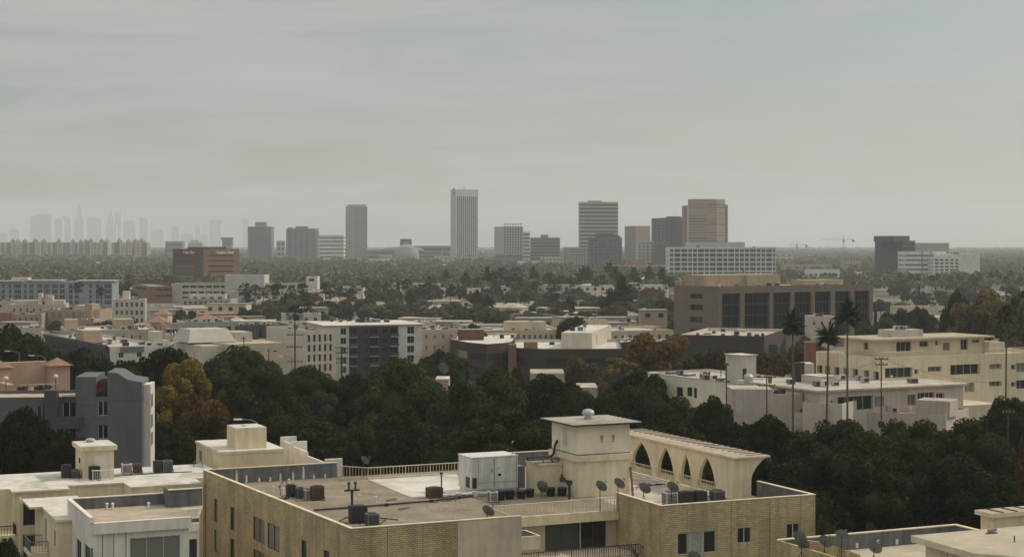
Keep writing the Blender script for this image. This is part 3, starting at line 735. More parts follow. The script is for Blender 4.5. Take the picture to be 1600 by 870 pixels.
gpipe('thick pale duct lying before the white plant cabinet', [(15.8,20.3,12.6),(17.2,20.0,12.6),(19.0,20.3,12.6),(21.5,19.6,12.55)], .15, METALW)
gpipe('black bent drain pipe standing beside the stair tower', [(26.3,15.0,12.35),(26.3,15.0,13.9),(25.6,15.0,14.2),(25.5,15.0,14.7)], .13, METALD)
gpipe('thin cable trailing from the front air conditioners over the gravel', [(3.0,12.0,12.36),(4.0,13.4,12.36),(6.0,13.0,12.36),(7.8,10.5,12.36)], .04, BLACK)
gpipe('looping hose beside the parapet cluster of air conditioners', [(2.4,27.6,12.36),(2.2,27.4,13.3),(2.5,27.0,13.9),(3.0,26.6,13.4),(3.2,26.2,12.7)], .035, METALD)
rc = random.Random(21)
for k, (u, v, lb) in enumerate(((3.6,26.2,'tangle of thin black cable among the air conditioners near the grey parapet'),(4.5,9.9,'tangle of thin black cable around the two front air conditioners'),(16.2,20.2,'loose black cable beside the rusted lone air conditioner'),(21.5,18.6,'loose dark cable lying in the clutter before the plant cabinet'),(35.6,9.6,'loose cable behind the right hand row of air conditioners'))):
    b = MB()
    for q_ in range(5):
        x_, y_, a_ = rc.uniform(-1.3,1.3), rc.uniform(-1.2,1.2), rc.uniform(0,6.28); pts = [(x_,y_,.05)]
        for i in range(7): a_ += rc.uniform(-1.0,1.0); x_ += .4*math.cos(a_); y_ += .4*math.sin(a_); pts.append((x_,y_,.05+max(0,rc.uniform(-.2,.35))))
        b.path(pts, .03, 4)
    tag(b.build('cable', BLACK, None, gw(u,v,RZ), GT), lb, 'cable')
t = thing('vent_stack', 'dark vent stack with two capped heads on the gravel roof', 'vent', gw(6.9,20.2,RZ), GT)
b = MB(); b.tube((0,0,0),(0,0,1.3),.12); b.box(-.7,.7,-.1,.1,1.25,1.4); b.build('stem', METALD, t)
for x in (-.3,.32): b = MB(); b.tube((x,0,1.4),(x,0,1.9),.09); b.lathe([(.17,0),(.17,.12),(.05,.2)],(x,0,1.9),10); b.build('head', METALD, t)
t = thing('vent_stack', 'thin vent pole on the gravel roof before the white plant cabinet', 'vent', gw(15.9,20.9,RZ), GT)
b = MB(); b.tube((0,0,0),(0,0,2.2),.07); b.lathe([(.16,0),(.12,.15),(.03,.2)],(0,0,2.2),10); b.build('stem', METALD, t)
for (u, v, lb) in ((10.3,15.8,'fallen grey aerial rod lying on the gravel roof'),(11.0,21.0,'broken dark aerial lying on the gravel beside the white membrane')):
    t = thing('fallen_aerial', lb, 'aerial', gw(u,v,RZ), GT+.3); b = MB(); b.tube((-.6,0,.1),(.6,.1,.14),.06); b.build('rod', METALG, t); b = MB(); [b.tube((x,-.3,.14),(x,.3,.12),.025) for x in (-.4,0,.35)]; b.build('spoke', METALD, t)
for u, v, lb in ((3.0,29.0,0),(2.4,30.2,1),(8.2,22.0,2),(9.3,20.5,3),(5.2,34.5,4)):
    t = thing('vent_pipe', ['small white vent pipe by the left parapet, nearer one','small white vent pipe by the left parapet, farther one','short vent stub in the middle of the gravel roof, left one','short vent stub in the middle of the gravel roof, right one','white vent pipe at the foot of the grey rear parapet'][lb], 'vent', gw(u,v,RZ), GT)
    b = MB(); b.tube((0,0,0),(0,0,.5),.07); b.build('stem', METALW, t); b = MB(); b.lathe([(.13,0),(.13,.08),(.02,.14)],(0,0,.5),8); b.build('cap', METALW, t)
t = thing('chair', 'old pale chair standing right of the stair tower', 'chair', gw(34.3,17.6,RZ), GT+.5)
b = MB(); b.box(-.35,.35,-.35,.35,.38,.46); b.build('seat', OFFW, t); b = MB(); b.box(-.35,.35,.3,.38,.46,1.15); b.build('backrest', OFFW, t)
for x in (-.3,.3):
    for y in (-.3,.3): b = MB(); b.tube((x,y,0),(x,y,.38),.03); b.build('leg', METALD, t)
t = thing('plank', 'dark plank leaning against the stair tower', 'plank', gw(32.6,14.3,RZ), GT); b = MB(); b.quad((-.1,0,0),(.1,0,0),(.5,1.25,2.6),(.3,1.25,2.6)); b.quad((-.1,.1,0),(.1,.1,0),(.5,1.3,2.55),(.3,1.3,2.55)); b.build('board', RUST, t)
for u, v, sx, sy, lb in ((36.5,27,2.4,3.0,'pale sheet for the light patch near the rear arch'),(38.0,20.5,2.2,2.0,'pale crumpled sheet for the light patch before the second arch'),(38.6,14.5,2.0,3.2,'pale ridged sheet for the light patch before the front arch')):
    t = MB(); n = 6  # pale sheets stand in for sunlight falling through the arches
    for i in range(n):
        for jn in range(n):
            f_ = lambda a, c: ((a/n-.5)*sx, (c/n-.5)*sy, .04 + .16*abs(math.sin(a*1.3+c*.7+u)))
            t.quad(f_(i,jn), f_(i+1,jn), f_(i+1,jn+1), f_(i,jn+1))
    tag(t.build('light_patch_sheet', PALEROOF, None, gw(u,v,RZ+.01), GT), lb, 'sheet')

# --- neighbours on the left (same grid, negative u)
WB = root('apartment_building', 'cream apartment building with bright white roof and balconies at the lower left', 'building', GA[0], GA[1], GT)
wz = 12.5
w = MB()
facade(w, lambda a, z: (-26 + a, 40.5, z), 5.7, 0, wz, [], (0,1,0), .1)
facade(w, lambda a, z: (-20.3, 38.8 + a, z), 1.7, 0, wz, [], (1,0,0), .1)
facade(w, lambda a, z: (-20.3 + a, 38.8, z), 5.0, 0, wz, [(.8,2.0,9.3,11.5),(.8,2.0,6.3,8.5)], (0,1,0), .15)
facade(w, lambda a, z: (-15.3, 38.8 + a, z), 1.9, 0, wz, [], (-1,0,0), .1)
facade(w, lambda a, z: (-15.3 + a, 40.7, z), 5.6, 0, wz, [], (0,1,0), .1)
facade(w, lambda a, z: (-9.7, 37 + a, z), 3.7, 0, wz, [], (1,0,0), .1)
facade(w, lambda a, z: (-9.7 + a, 37, z), 6.9, 0, wz, [], (0,1,0), .1)
facade(w, lambda a, z: (-26 + a, 50.8, z), 26.5, 0, wz, [], (0,-1,0), .1)
facade(w, lambda a, z: (-2.8, 37 + a, z), 3.5, 0, wz, [], (-1,0,0), .1); facade(w, lambda a, z: (-2.8 + a, 40.5, z), 3.3, 0, wz, [], (0,1,0), .1); facade(w, lambda a, z: (.5, 40.5 + a, z), 10.3, 0, wz, [], (-1,0,0), .1)
facade(w, lambda a, z: (-26, 40.5 + a, z), 10.3, 0, wz, [], (1,0,0), .1)
w.build('wall', [CREAM], WB)
for z in (9.3, 6.3): f, pn = winmesh(1.2, 2.2, 'near', GLASS, FRAMEW, 1); o = link('window', f, WB, (-19.5, 38.95, z)); link('pane', pn, o)
r = MB()
def slab(x0,x1,y0,y1,z=wz,m=0): r.box(x0,x1,y0,y1,z+.002,z+.16,1,top=m)
slab(-26.2,.6,40.5,50.9); slab(-20.5,-15.2,38.5,40.5); slab(-9.75,-2.75,36.95,40.5)
r.quad((-14.6,44.0,wz+.167),(-9.5,44.4,wz+.167),(-8.4,47.2,wz+.167),(-15.4,47.6,wz+.167), m=2); r.quad((-4.2,41.5,wz+.167),(.4,41,wz+.167),(.4,44.6,wz+.167),(-3,44.6,wz+.167), m=2)
r.build('roof', [WHITEROOF, CREAM, PALEROOF], WB)
ph = MB(); ph.box(-12.9,-9.9,44.6,49.2,wz+.16,15.4,0,bottom=False); ph.box(-11.9,-10.6,44.54,44.6,wz+.2,14.9,1); ph.box(-12.96,-12.9,46.4,46.9,14.0,14.5,2); ph.build('penthouse', [CREAM, WHITEW, GLASS], WB)
ph = MB(); ph.box(-13.2,-9.6,44.3,49.5,15.4,15.85,0,top=1); ph.lathe([(.35,0),(.35,.1),(.5,.16),(.45,.32),(.1,.4)],(-11.6,48.2,15.85),12,2); ph.build('penthouse_roof', [CREAM, WHITEROOF, METAL], WB)
railing('stair_rail', WB, [(-12.3,44.2),(-12.3,42.6),(-10.3,42.6),(-10.3,44.2)], 1.0, .2, WHITEW, z=wz+.16)
lo = MB()
facade(lo, lambda a, z: (-18.6, 24 + a, z), 8, 0, 11.9, [(.8,1.9,9.6,10.9),(6.0,7.2,8.6,11.2),(.8,1.9,6.6,7.9)], (1,0,0), .15)
facade(lo, lambda a, z: (-18.6 + a, 24, z), 2.1, 0, 11.9, [], (0,1,0), .1)
facade(lo, lambda a, z: (-18.6 + a, 37.3, z), 3.3, 0, 11.9, [], (0,-1,0), .1)
facade(lo, lambda a, z: (-18.6, 32 + a, z), 5.3, 0, 11.9, [], (1,0,0), .1)
lo.build('wing_wall', PEACH if False else CREAM, WB)
for (v0,v1,z0,z1) in ((.8,1.9,9.6,10.9),(6.0,7.2,8.6,11.2),(.8,1.9,6.6,7.9)):
    f, pn = winmesh(v1-v0, z1-z0, 'near', GLASS, FRAMEW, 1); o = link('window', f, WB, (-18.45, 24+v1, z0), -math.pi/2); link('pane', pn, o)
r = MB(); r.box(-18.75,-16.55,23.8,32,11.902,12.1,1,top=0); r.box(-19.8,-14.7,32,37.4,11.902,12.1,1,top=0); r.build('wing_roof', [WHITEROOF, CREAM], WB)
for z in (8.5, 5.5):
    b = MB(); b.box(-20.3,-18.62,28.6,32.4,z-.35,z); b.build('balcony', CREAM, WB); railing('balcony_rail', WB, [(-18.7,28.7),(-20.2,28.7),(-20.2,32.3),(-18.7,32.3)], 1.0, .25, METALG, z=z)
    b = MB(); b.box(-25,-20.32,36.6,40.4,z+.25-.35,z+.25); b.build('balcony', CREAM, WB); railing('balcony_rail', WB, [(-25,36.7),(-20.4,36.7),(-20.4,38.7)], 1.0, .25, METALD, z=z+.25)
b = MB(); b.tube((-20.1,36.3,0),(-20.1,36.3,12.4),.11); b.build('post', CREAM, WB)
for u, v, bd, s, lb in ((-14.3,46.2,METALD,(.9,.9,1.25),'black air conditioner left of the small penthouse on the white roof'),(-13.5,45.6,METALG,(.8,.8,.8),'low dark air conditioner beside the black one left of the penthouse'),
                     (-12.0,43.6,BLACK,(1.0,.9,1.3),'black air conditioner before the left wall of the penthouse'),(-8.3,46.3,METALW,(1.0,.7,1.05),'white framed air conditioner first right of the penthouse on the white roof'),
                     (-7.2,46.4,RUST,(.8,.8,.95),'brownish air conditioner second right of the penthouse on the white roof'),(-5.2,46.3,METALD,(.75,.75,1.15),'dark thin air conditioner left of the grey pair on the white roof'),(-4.2,46.2,METALG,(1.0,.85,1.15),'grey air conditioner at the right end of the white roof row')):
    ac_unit(lb, u, v, wz+.165, s, bd)
o = MB(); o.path([(0,0,0),(0,0,.55),(.9,0,.55),(.9,0,0)], .035, 5); tag(o.build('pipe_hoop', METALG, None, gw(-.9,48.6,wz+.165), GT), 'thin metal pipe hoop standing on the white roof', 'pipe')
o = MB(); o.path([(-3.5,0,.05),(0,0,.06),(3.5,.3,.05),(6.5,0,.05)], .05, 5); tag(o.build('roof_pipe', METALD, None, gw(-8.5,44.9,wz+.17), GT), 'dark pipe along the feet of the white roof air conditioners', 'pipe')
# deck building in front of it
DB = root('apartment_building', 'white building with tan roof deck inside grey parapets at the lower left', 'building', GA[0], GA[1], GT)
w = MB(); dl, dr, df, db, dz, dc = -17.4, -9.2, 15.0, 26.2, 12.55, 13.5
fwin = rect(203,838,282,885,None,df)
opsD = [(fwin[0]-dl, fwin[1]-dl, fwin[3]-3.0, fwin[3]), (fwin[0]-dl, fwin[1]-dl, fwin[3]-6.2, fwin[3]-3.4)]
facade(w, lambda a, z: (dl + a, df, z), dr-dl, 0, dc-.4, opsD, (0,1,0), .2)
opsDL = [rect(101,830,110,861,dl), rect(119.5,843,127,880,dl), rect(132,852,141,884,dl)]
opsDL = [(a-df, b-df, z0, z1) for a, b, z0, z1 in opsDL]
facade(w, lambda a, z: (dl, df + a, z), db-df, 0, dc, opsDL, (1,0,0), .15)
w.quad((dl+.25,df+.3,dz),(dl+.25,db-.25,dz),(dl+.25,db-.25,dc),(dl+.25,df+.3,dc), m=1)
w.quad((dl,db,0),(dr+3.6,db,0),(dr+3.6,db,dc),(dl,db,dc))
w.quad((dl+.25,db-.25,dz),(dr+.2,db-.25,dz),(dr+.2,db-.25,dc),(dl+.25,db-.25,dc), m=1); w.quad((dr+.2,db-2.4,dz),(dr+.2,db-.25,dz),(dr+.2,db-.25,14.1),(dr+.2,db-2.4,14.1), m=1); w.quad((dr+.2,db-2.4,dz),(-6.0,db-2.4,dz),(-6.0,db-2.4,14.1),(dr+.2,db-2.4,14.1), m=1)
facade(w, lambda a, z: (dr, df + a, z), 2.2, 0, dc-.4, [], (-1,0,0), .1)
facade(w, lambda a, z: (dr + a, df + 2.2, z), 1.35, 0, 11.9, [(.1,1.2,8.6,10.8),(.1,1.2,5.4,7.6)], (0,1,0), .2)
w.quad((-7.85,df+2.2,0),(-5.7,db,0),(-5.7,db,11.9),(-7.85,df+2.2,11.9))
w.build('wall', [WHITEW, PARGREY], DB)
for k, (a0,a1,z0,z1) in enumerate(opsD):
    f, pn = winmesh(a1-a0, z1-z0, 'near', GLASSC, FRAMEW, 3); o = link('window', f, DB, (dl+a0, df+.12, z0)); link('pane', pn, o)
for a0,a1,z0,z1 in opsDL: f, pn = winmesh(a1-a0, z1-z0, 'near', GLASSG, FRAMED, 2); o = link('window', f, DB, (dl+.1, df+a1, z0), -math.pi/2); link('pane', pn, o)
for z0 in (8.6,5.4): f, pn = winmesh(1.1, 2.2, 'near', GLASS, FRAMED, 2); o = link('window', f, DB, (dr+.1, df+2.32, z0)); link('pane', pn, o)
r = MB(); r.quad((dl+.2,df+.1,dz),(dr-.02,df+.1,dz),(dr-.02,db-.25,dz),(dl+.2,db-.25,dz)); r.quad((dr-.02,df+2.2,dz),(-7.85,df+2.2,dz),(-5.9,db-2.4,dz),(dr-.02,db-2.4,dz)); r.build('roof', TANROOF, DB)
c = MB(); c.box(dl-.06,dl+.3,df+.31,db,dc,dc+.08); c.box(dl+.3,dr+.2,db-.3,db+.05,dc+.002,dc+.08); c.box(dr+.15,-6.0,db-2.65,db-2.35,14.1,14.18); c.box(dl+.3,dr+.1,df-.4,df-.01,dz-.35,dc-.38); c.box(dl-.05,dl+.3,df-.1,df+.3,dc-.4,dc+.09); c.box(dr+.1,-7.9,df+1.9,df+2.18,11.5,12.2); c.box(dr+.2,-7.6,df+3.6,df+3.9,dz+.002,dz+.6); c.build('coping', WHITEW, DB)
p = MB(); p.box(dl+1.0,dl+1.05,df-.03,df,8,dz-.4); p.box(dl+1.9,dl+1.95,df-.03,df,8,dz-.4); p.box(dl+2.9,dl+2.95,df-.03,df,8,dz-.4); p.build('panel_joint', METALG, DB)
for px_, py_, lb in ((167,795,'left'),(176,795,'middle'),(232,794,'right')):
    u, v = gloc(px_, py_, dz); o = MB(); o.tube((0,0,0),(0,0,.42),.09); o.lathe([(.14,0),(.14,.1),(.03,.16)],(0,0,.42),8); tag(o.build('vent_pipe', WHITEW, None, gw(u,min(v,db-.6),dz), GT), lb + ' of three white vent stubs on the tan roof deck', 'vent')
# cream stair house behind the brick building
CH = root('stair_house', 'cream flat roofed stair house with a box on top behind the grey parapet', 'building', GA[0], GA[1], GT)
walls(CH, 1.6,8.4,47.3,58,0,14.0,CREAM,WHITEROOF,{'L':[(8.2,9.6,12.2,13.4,'near',None,1)]},par=0,eave=.12)
b = MB(); b.box(3.6,6.9,48.6,52.4,14.28,16.5,0,top=1,bottom=False); b.lathe([(.2,0),(.3,.12),(.05,.2)],(5,50.5,16.5),8,1); b.build('roof_box', [CREAM, WHITEROOF], CH)
b = MB()
for v, z in ((57.2,14.3),(53.2,14.2),(40.8,13.75)): b.box(11.0,12.8,v,v+.4,11.5,z)
b.box(11.15,11.35,53.6,57.2,11.5,13.9); b.box(11.15,11.35,48,53.2,11.5,13.7); b.box(11.15,11.35,41.2,48,11.5,13.3)
for i in range(30): b.box(11.10,11.15,41.4+i*.52,41.5+i*.52,11.6,13.25)
b.build('parapet_wall', WHITEW, CH)
b = MB(); b.box(8.4,12.6,41.5,57.6,10.2,11.5); b.box(8.6,12.4,41.8,57.4,0,10.2); b.build('wing', CREAMD, CH)
# lower right corner: parapet roof, slab roof
RB = root('apartment_building', 'low building with grey coated parapet and dishes at the lower right', 'building', GA[0], GA[1], GT)
walls(RB, 36.2,54.9,-22,-4.6,0,11.0,BRICK,GRAVEL2,{},par=1.3,inner=PARGREY)
b = MB(); b.box(36.15,55.0,-4.92,-4.55,11.002,11.1); b.box(54.6,55.0,-10,-4.92,11.002,11.09); b.build('coping', CREAM, RB)
b = MB()
for i, x in enumerate((44,46.2,48.2,50.0)): b.box(x,x+.25,-4.9,-4.85,9.8,10.25+.1*(i%2))
b.build('patch', WHITEW, RB)
SB = root('roof_house', 'cream roof house with thick gravel slab roof at the lower right corner', 'building', GA[0], GA[1], GT)
b = MB(); b.box(41.6,60,-31,-17.4,9,12.5,0,bottom=False); b.build('wall', CREAM, SB)
b = MB(); b.prism([(40.3,-24.6),(47,-32.5),(62,-32.5),(62,-16.8),(40.8,-16.6)],12.502,13.0,0,top=1); b.build('roof', [CREAM, GRAVEL2], SB)
f, pn = winmesh(1.0,.9,'near',GLASS,FRAMEW,1); o = link('window', f, SB, (41.55,-20,11.3), -math.pi/2); link('pane', pn, o)
b = MB(); b.tube((46.8,-18.6,13.25),(47.6,-18.5,13.3),.13); b.box(46.7,47.6,-18.7,-18.4,13,13.12); b.tube((46.2,-22.3,13),(46.2,-22.3,13.5),.06); b.build('vent_pipe', METALG, SB)
S2 = root('roof_house', 'cream stair box with ribbed flat top at the right edge of the photo', 'building', GA[0], GA[1], GT)
b = MB(); b.box(51.6,64,-13.6,-11.9,9.0,13.25,0,bottom=False); b.box(51.2,64.3,-13.9,-11.6,13.25,13.6,0,top=1)
for i in range(6): b.box(52.3+i*1.5,52.45+i*1.5,-13.8,-11.7,13.6,13.67,2)
b.build('wall', [CREAM, TANROOF, METALD], S2)
for k,(u,v,z,h,lb) in enumerate(((36.0,-8.6,9.7,1.6,'leftmost dark dish of the lower right cluster before the grey parapet'),(37.6,-5.8,9.7,1.6,'rear dish of the lower right cluster against the grey parapet'),
        (37.7,-9.4,9.7,1.8,'large front dish of the lower right cluster beside the brick stub'),(40.2,-8.2,9.7,1.9,'tall dish at the right of the lower right cluster'),(40.4,-12.4,9.7,1.6,'low dish by the photo bottom before the white dabbed parapet'))):
    dish(lb,u,v,z,h,.6,34,32)
b = MB(); b.quad((0,0,0),(3.6,-2.4,0),(3.6,-2.4,.4),(1.4,-.9,1.3),(0,0,1.5)); b.quad((0,.2,0),(3.6,-2.2,0),(3.6,-2.2,.4),(1.4,-.7,1.3),(0,.2,1.5)); b.quad((0,0,1.5),(1.4,-.9,1.3),(1.4,-.7,1.3),(0,.2,1.5),m=1); b.quad((1.4,-.9,1.3),(3.6,-2.4,.4),(3.6,-2.2,.4),(1.4,-.7,1.3),m=1)
tag(b.build('stub_wall', [BRICK, CREAM], None, gw(37.9,-6.6,9.7), GT), 'sloping brick stub wall with cream top among the lower right dishes', 'wall')
# terrace wall below the recess with three more dishes
p0 = at_z(930,874,8.6)
TB = root('terrace_wall', 'cream topped low brick wall at the bottom before the recessed balconies', 'wall', p0.x, p0.y, GT)
b = MB(); b.box(0,4.2,0,.3,0,8.6); b.box(4.2,4.5,-3,.3,0,8.6); b.build('wall', BRICK, TB); b = MB(); b.box(-.05,4.55,-.05,.35,8.6,8.7); b.box(4.16,4.55,-3,-.05,8.6,8.69); b.build('coping', CREAM, TB)
for k, (px, py, lb) in enumerate(((988,862,'tilted dark dish at the bottom near the recessed balcony wall'),(1032,858,'dark round dish at the bottom below the wide brick window, left one'),(1085,872,'dark dish cut by the photo bottom under the wide brick window'))):
    p = at_z(px, py, 9.4); x, y = p.x-GA[0], p.y-GA[1]
    dish(lb, x*GU[0]+y*GU[1], x*GV[0]+y*GV[1], 7.9, 1.5, .62, (70,35,30)[k], 32)
b = MB(); b.box(0,18,-9,0,0,7.9); tag(b.build('porch_roof', [GREYROOF], None, gw(24,-.4,0), GT), 'flat porch roof hidden under the bottom dishes', 'roof')
# ------------------------------------------------------------------ middle distance
def flat(name, label, z, L, R, D, wm=OFFM, rm=PALEROOF, wins=(), cl=0, seed=1, par=.5, cat='building', **k):
    """flat roofed building from its front roof edge; wins = (face, cols, rows, floor height, width share, height share, [style, glass])"""
    x, y, a, w = place(L, R, z)
    B = root(name, label, cat, x, y, a)
    op = {}
    for f, nc, nr, fh, ws, hs, *ex in wins:
        ln = w if f == 'F' else D
        top = z - .55; op.setdefault(f, []).extend(grid(ln*.03, ln*.97, top - fh*nr, top, nc, nr, ws, hs, *ex))
    walls(B, 0, w, 0, D, 0, z, wm, rm, op, par=par, **k)
    if cl: clutter(B, 1, w-2, 1.5, D-2, z - par, int(cl*1.7)+2, seed)
    return B, w
def addbox(B, u0, u1, v0, v1, z0, z1, name, wm, rm, eave=0):
    b = MB(); b.box(u0,u1,v0,v1,z0,z1,0,bottom=False)
    if eave: b.box(u0-eave,u1+eave,v0-eave,v1+eave,z1,z1+.25,0,top=1)
    else: b.quad((u0+.15,v0+.15,z1+.003),(u1-.15,v0+.15,z1+.003),(u1-.15,v1-.15,z1+.003),(u0+.15,v1-.15,z1+.003),m=1)
    return b.build(name, [wm, rm], B)
# grey building at the left
x0, y0, t, _, _ = corner(222, 205, 6, None, 300)
GB = root('apartment_building', 'blue grey apartment building with dark balcony bay at the left', 'building', x0, y0, t)
def gx(px): k=(px-800)/F; return (k*y0-x0)/(math.cos(t)-k*math.sin(t))
def gz(py): return zat(py, 204)
def gop(px0,py0,px1,py1,*ex): return (gx(px0)+26, gx(px1)+26, gz(py1), gz(py0))+ex
ops = [gop(58,634,72,655,'near',None,2), gop(98,628,119,652,'near',None,2), gop(153,627,169,650,'near',None,2), gop(153,664,169,686,'near',None,2), gop(58,670,72,692,'near',None,2), gop(98,668,119,690,'near',None,2)]
ops = [(a,b,z0,z1)+tuple(e) for a,b,z0,z1,*e in ops]
walls(GB, -26, 0, 0, 10, 0, gz(620), GREYW, TANROOF, {'F': ops, 'R': [(6.4,8.4,z,z+1.5,'near',None,2) for z in (8.4,11.2,14.4)]}, par=.4, frame=FRAMEW)
b = MB(); xx = [gx(p) for p in (118,150,168,183,200,222)]
b.box(xx[0],xx[1],-.05,8,gz(620)-1,gz(589)); b.box(xx[1],xx[2],4,8,gz(620)-1,gz(596))
pr = [(xx[2],gz(626)),(xx[5],gz(626)),(xx[5],gz(598)),(xx[4],gz(594)),(xx[3],gz(583)),(xx[2]-.02,gz(582)),(xx[2]-.02,gz(626))]
for y in (-.05, 7.5): b.quad(*[(x, y, z) for x, z in pr])
for (xa,za),(xb,zb) in zip(pr, pr[1:]+pr[:1]): b.quad((xa,-.05,za),(xb,-.05,zb),(xb,7.5,zb),(xa,7.5,za), m=1 if zb!=za and xa!=xb else 0)
b.build('roof_storey', [GREYW, GREYW], GB)
b = MB(); b.box(0.02,.9,1.2,4.6,0,gz(603)); b.box(.02,.5,5.2,9.6,0,gz(607)); b.build('side_bay', WHITEM, GB)
for k, z in enumerate((gz(640),gz(672),gz(700))):
    for v in (1.5, 5.6): f, pn = winmesh(1.6, 1.7, 'near', GLASS, FRAMEW, 2); o = link('window', f, GB, (.985 if v < 3 else .585, v, z), math.pi/2); link('pane', pn, o)
b = MB(); b.box(gx(72),gx(92),-1.4,-.02,0,gz(608)); b.box(gx(92),gx(129),-1.4,-.02,gz(668),gz(650)); b.build('balcony_bay', GREYD, GB)
b = MB(); b.box(gx(97),gx(119),-.12,-.02,gz(627),gz(619)); b.build('awning', GREYD, GB)
ct = tag(MB.build((lambda m: (m.box(-.5,.5,-.4,.4,0,.5), m.box(-.5,.5,.3,.45,.5,1.4), m)[2])(MB()), 'lounge_chair', REDP, None, (x0+math.cos(t)*gx(153), y0+1.2+math.sin(t)*gx(153), gz(614)), .3), 'bright red lounge chair on the grey building roof terrace', 'chair')
# terrace building behind it
B, w = flat('apartment_building', 'terracotta coloured terrace building with globe lamps at the left edge', 14.9, (-30,622), (116,612), 16, PEACH, TERRA, (), 0, par=.3)
b = MB(); b.box(4,w*.8,9,10,14.6,19.0); b.box(4,5,2,9,14.6,16.4); b.box(w*.45,w*.85,4.6,5,14.6,16.1); b.build('terrace_wall', PEACH, B)
for u, s in ((w*.80,2.9),(w*.2,3.0)):
    b = MB(); b.box(u,u+s,7.4,10.4,14.6,18.4,0,bottom=False); c_=(u+s/2,8.9,19.5)
    pp=[(u-.4,7,18.4),(u+s+.4,7,18.4),(u+s+.4,10.8,18.4),(u-.4,10.8,18.4)]
    for i in range(4): b.quad(pp[i],pp[(i+1)%4],c_,m=1)
    b.build('pavilion', [PEACH, TILE], B)
clutter(B, 6, w*.75, 5.5, 8.5, 14.6, 5, 3)
ca, sa = math.cos(B.rotation_euler[2]), math.sin(B.rotation_euler[2])
def on(B, u, v, z): c,s = math.cos(B.rotation_euler[2]), math.sin(B.rotation_euler[2]); return (B.location.x+c*u-s*v, B.location.y+s*u+c*v, z)
for k, (u, lb) in enumerate(((w*.255,'white globe lamp on the terracotta terrace at the left edge'),(w*.74,'white globe lamp on the terracotta terrace before the pavilion'))):
    tl = thing('globe_lamp', lb, 'lamp', on(B,u,1.0,14.6)); p_ = MB(); p_.tube((0,0,0),(0,0,2.4),.06); p_.build('post', METALD, tl); p_ = MB(); p_.lathe([(.08,0),(.3,.15),(.36,.36),(.28,.58),(.05,.7)],(0,0,2.4),12); p_.build('globe', WHITEM, tl)
def terrace_chair(B, u, v, z, lb, rz):
    tt = thing('terrace_chair', lb, 'chair', on(B,u,v,z), rz); b = MB(); b.box(-.4,.4,-.4,.4,.35,.45); b.build('seat', WHITEM, tt); b = MB(); b.quad((-.4,.4,.45),(.4,.4,.45),(.4,.7,1.35),(-.4,.7,1.35)); b.box(-.4,.4,.36,.44,.45,.6); b.build('backrest', WHITEM, tt)
    for x in (-.35,.35):
        for y in (-.35,.35): b = MB(); b.tube((x,y,0),(x,y,.35),.035,n=5); b.build('leg', WHITEM, tt)
terrace_chair(B, w*.33, 1.6, 14.6, 'left white chair on the terracotta roof terrace', .4); terrace_chair(B, w*.5, 1.4, 14.6, 'right white chair on the terracotta roof terrace beside dark planters', -.3)
for k, f_ in enumerate((.40,.44,.56,.6,.66)):
    tt = thing('planter', 'dark planter with low shrub along the terracotta terrace edge', 'planter', on(B,w*f_,1.0,14.6), 0, 'dark planters on the terracotta terrace'); b = MB(); b.box(-.4,.4,-.4,.4,0,.9); b.build('pot', METALD, tt)
    b = MB(); rq = random.Random(k)
    for i in range(60):
        c_ = Vector((rq.uniform(-.4,.4), rq.uniform(-.4,.4), .9+rq.uniform(0,.7))); d1 = Vector((rq.uniform(-1,1),rq.uniform(-1,1),rq.uniform(-1,1)))*.16; d2 = Vector((rq.uniform(-1,1),rq.uniform(-1,1),rq.uniform(-1,1)))*.16
        b.quad(c_-d1,c_-d2,c_+d1,c_+d2)
    b.build('shrub', METALD if False else M('shrub_green',(0.03,0.045,0.02)), tt)

# --- cluster of flats on the left
B, w = flat('apartment_building','long pale blue apartment block with dark teal glazing at the far left',14.5,(-24,440),(175,440),16,M('pale_blue_panel',(0.27,0.305,0.315),streak=.1),PALEROOF,(),8,4,par=.4)
# windows of the blue block, column by column
sc = B.location.y/F; xo = B.location.x
cols = [(20,58),(105,140),(172,260),(292,330),(362,412),(455,525),(545,615),(640,715),(735,800),(848,895),(925,965),(1098,1135),(1180,1230),(1245,1265),(1288,1375)]
op = []
for k,(a,b_) in enumerate(cols):
    a0 = (a/7.91-800)*sc - xo; a1 = (b_/7.91-800)*sc - xo
    for j in range(4): z1 = 13.2 - j*3.0; op.append((a0,a1,z1-2.5,z1,'mid',GLASSB,2 if a1-a0<3 else 4))
for o in [o for o in B.children if o.name.split('.')[0] == 'wall']: bpy.data.objects.remove(o)
b = MB(); facade(b, lambda a, z: (a,-.05,z), w, 0, 14.5, op, (0,1,0), .3); b.box(0,w,.4,15.8,0,14.45); b.build('wall', M('pale_blue_panel'), B)
for o in op: put_window(B,'F',o[0],o[1],o[2],o[3],0,w,-.05,16,.25,'mid',GLASSB,FRAMEW,o[6])
b = MB(); b.box(-2,w*.30,-1.2,10,14.6,15.0); b.box(w*.33,w*.60,-1.0,10,15.1,15.5); b.box(w*.72,w+1.5,-1.5,10,14.9,15.3); b.box(w*.2,w*.33,2,9,14.5,16.8); b.build('roof_canopy', OFFM, B)
B, w = flat('apartment_building','tan apartment block with tall glazed bays below the long pale blue block',13,(64,482),(145,485.5),16,TAN,TANROOF,(('F',7,2,3.2,.5,.8,'mid',GLASSC,2),),6,5)
addbox(B,w*.86,w*1.0,-.4,6,0,15.0,'corner_tower',TAN,TANROOF); addbox(B,w*.55,w*.8,4,12,12.5,14.4,'roof_box',PINK,PALEROOF)
B, w = flat('apartment_building','stepped pinkish rooftop block with white boxes before the pale blue block',14.0,(14,477),(102,474),16,PINK,PALEROOF,(('F',8,1,3,.3,.4),),7,6)
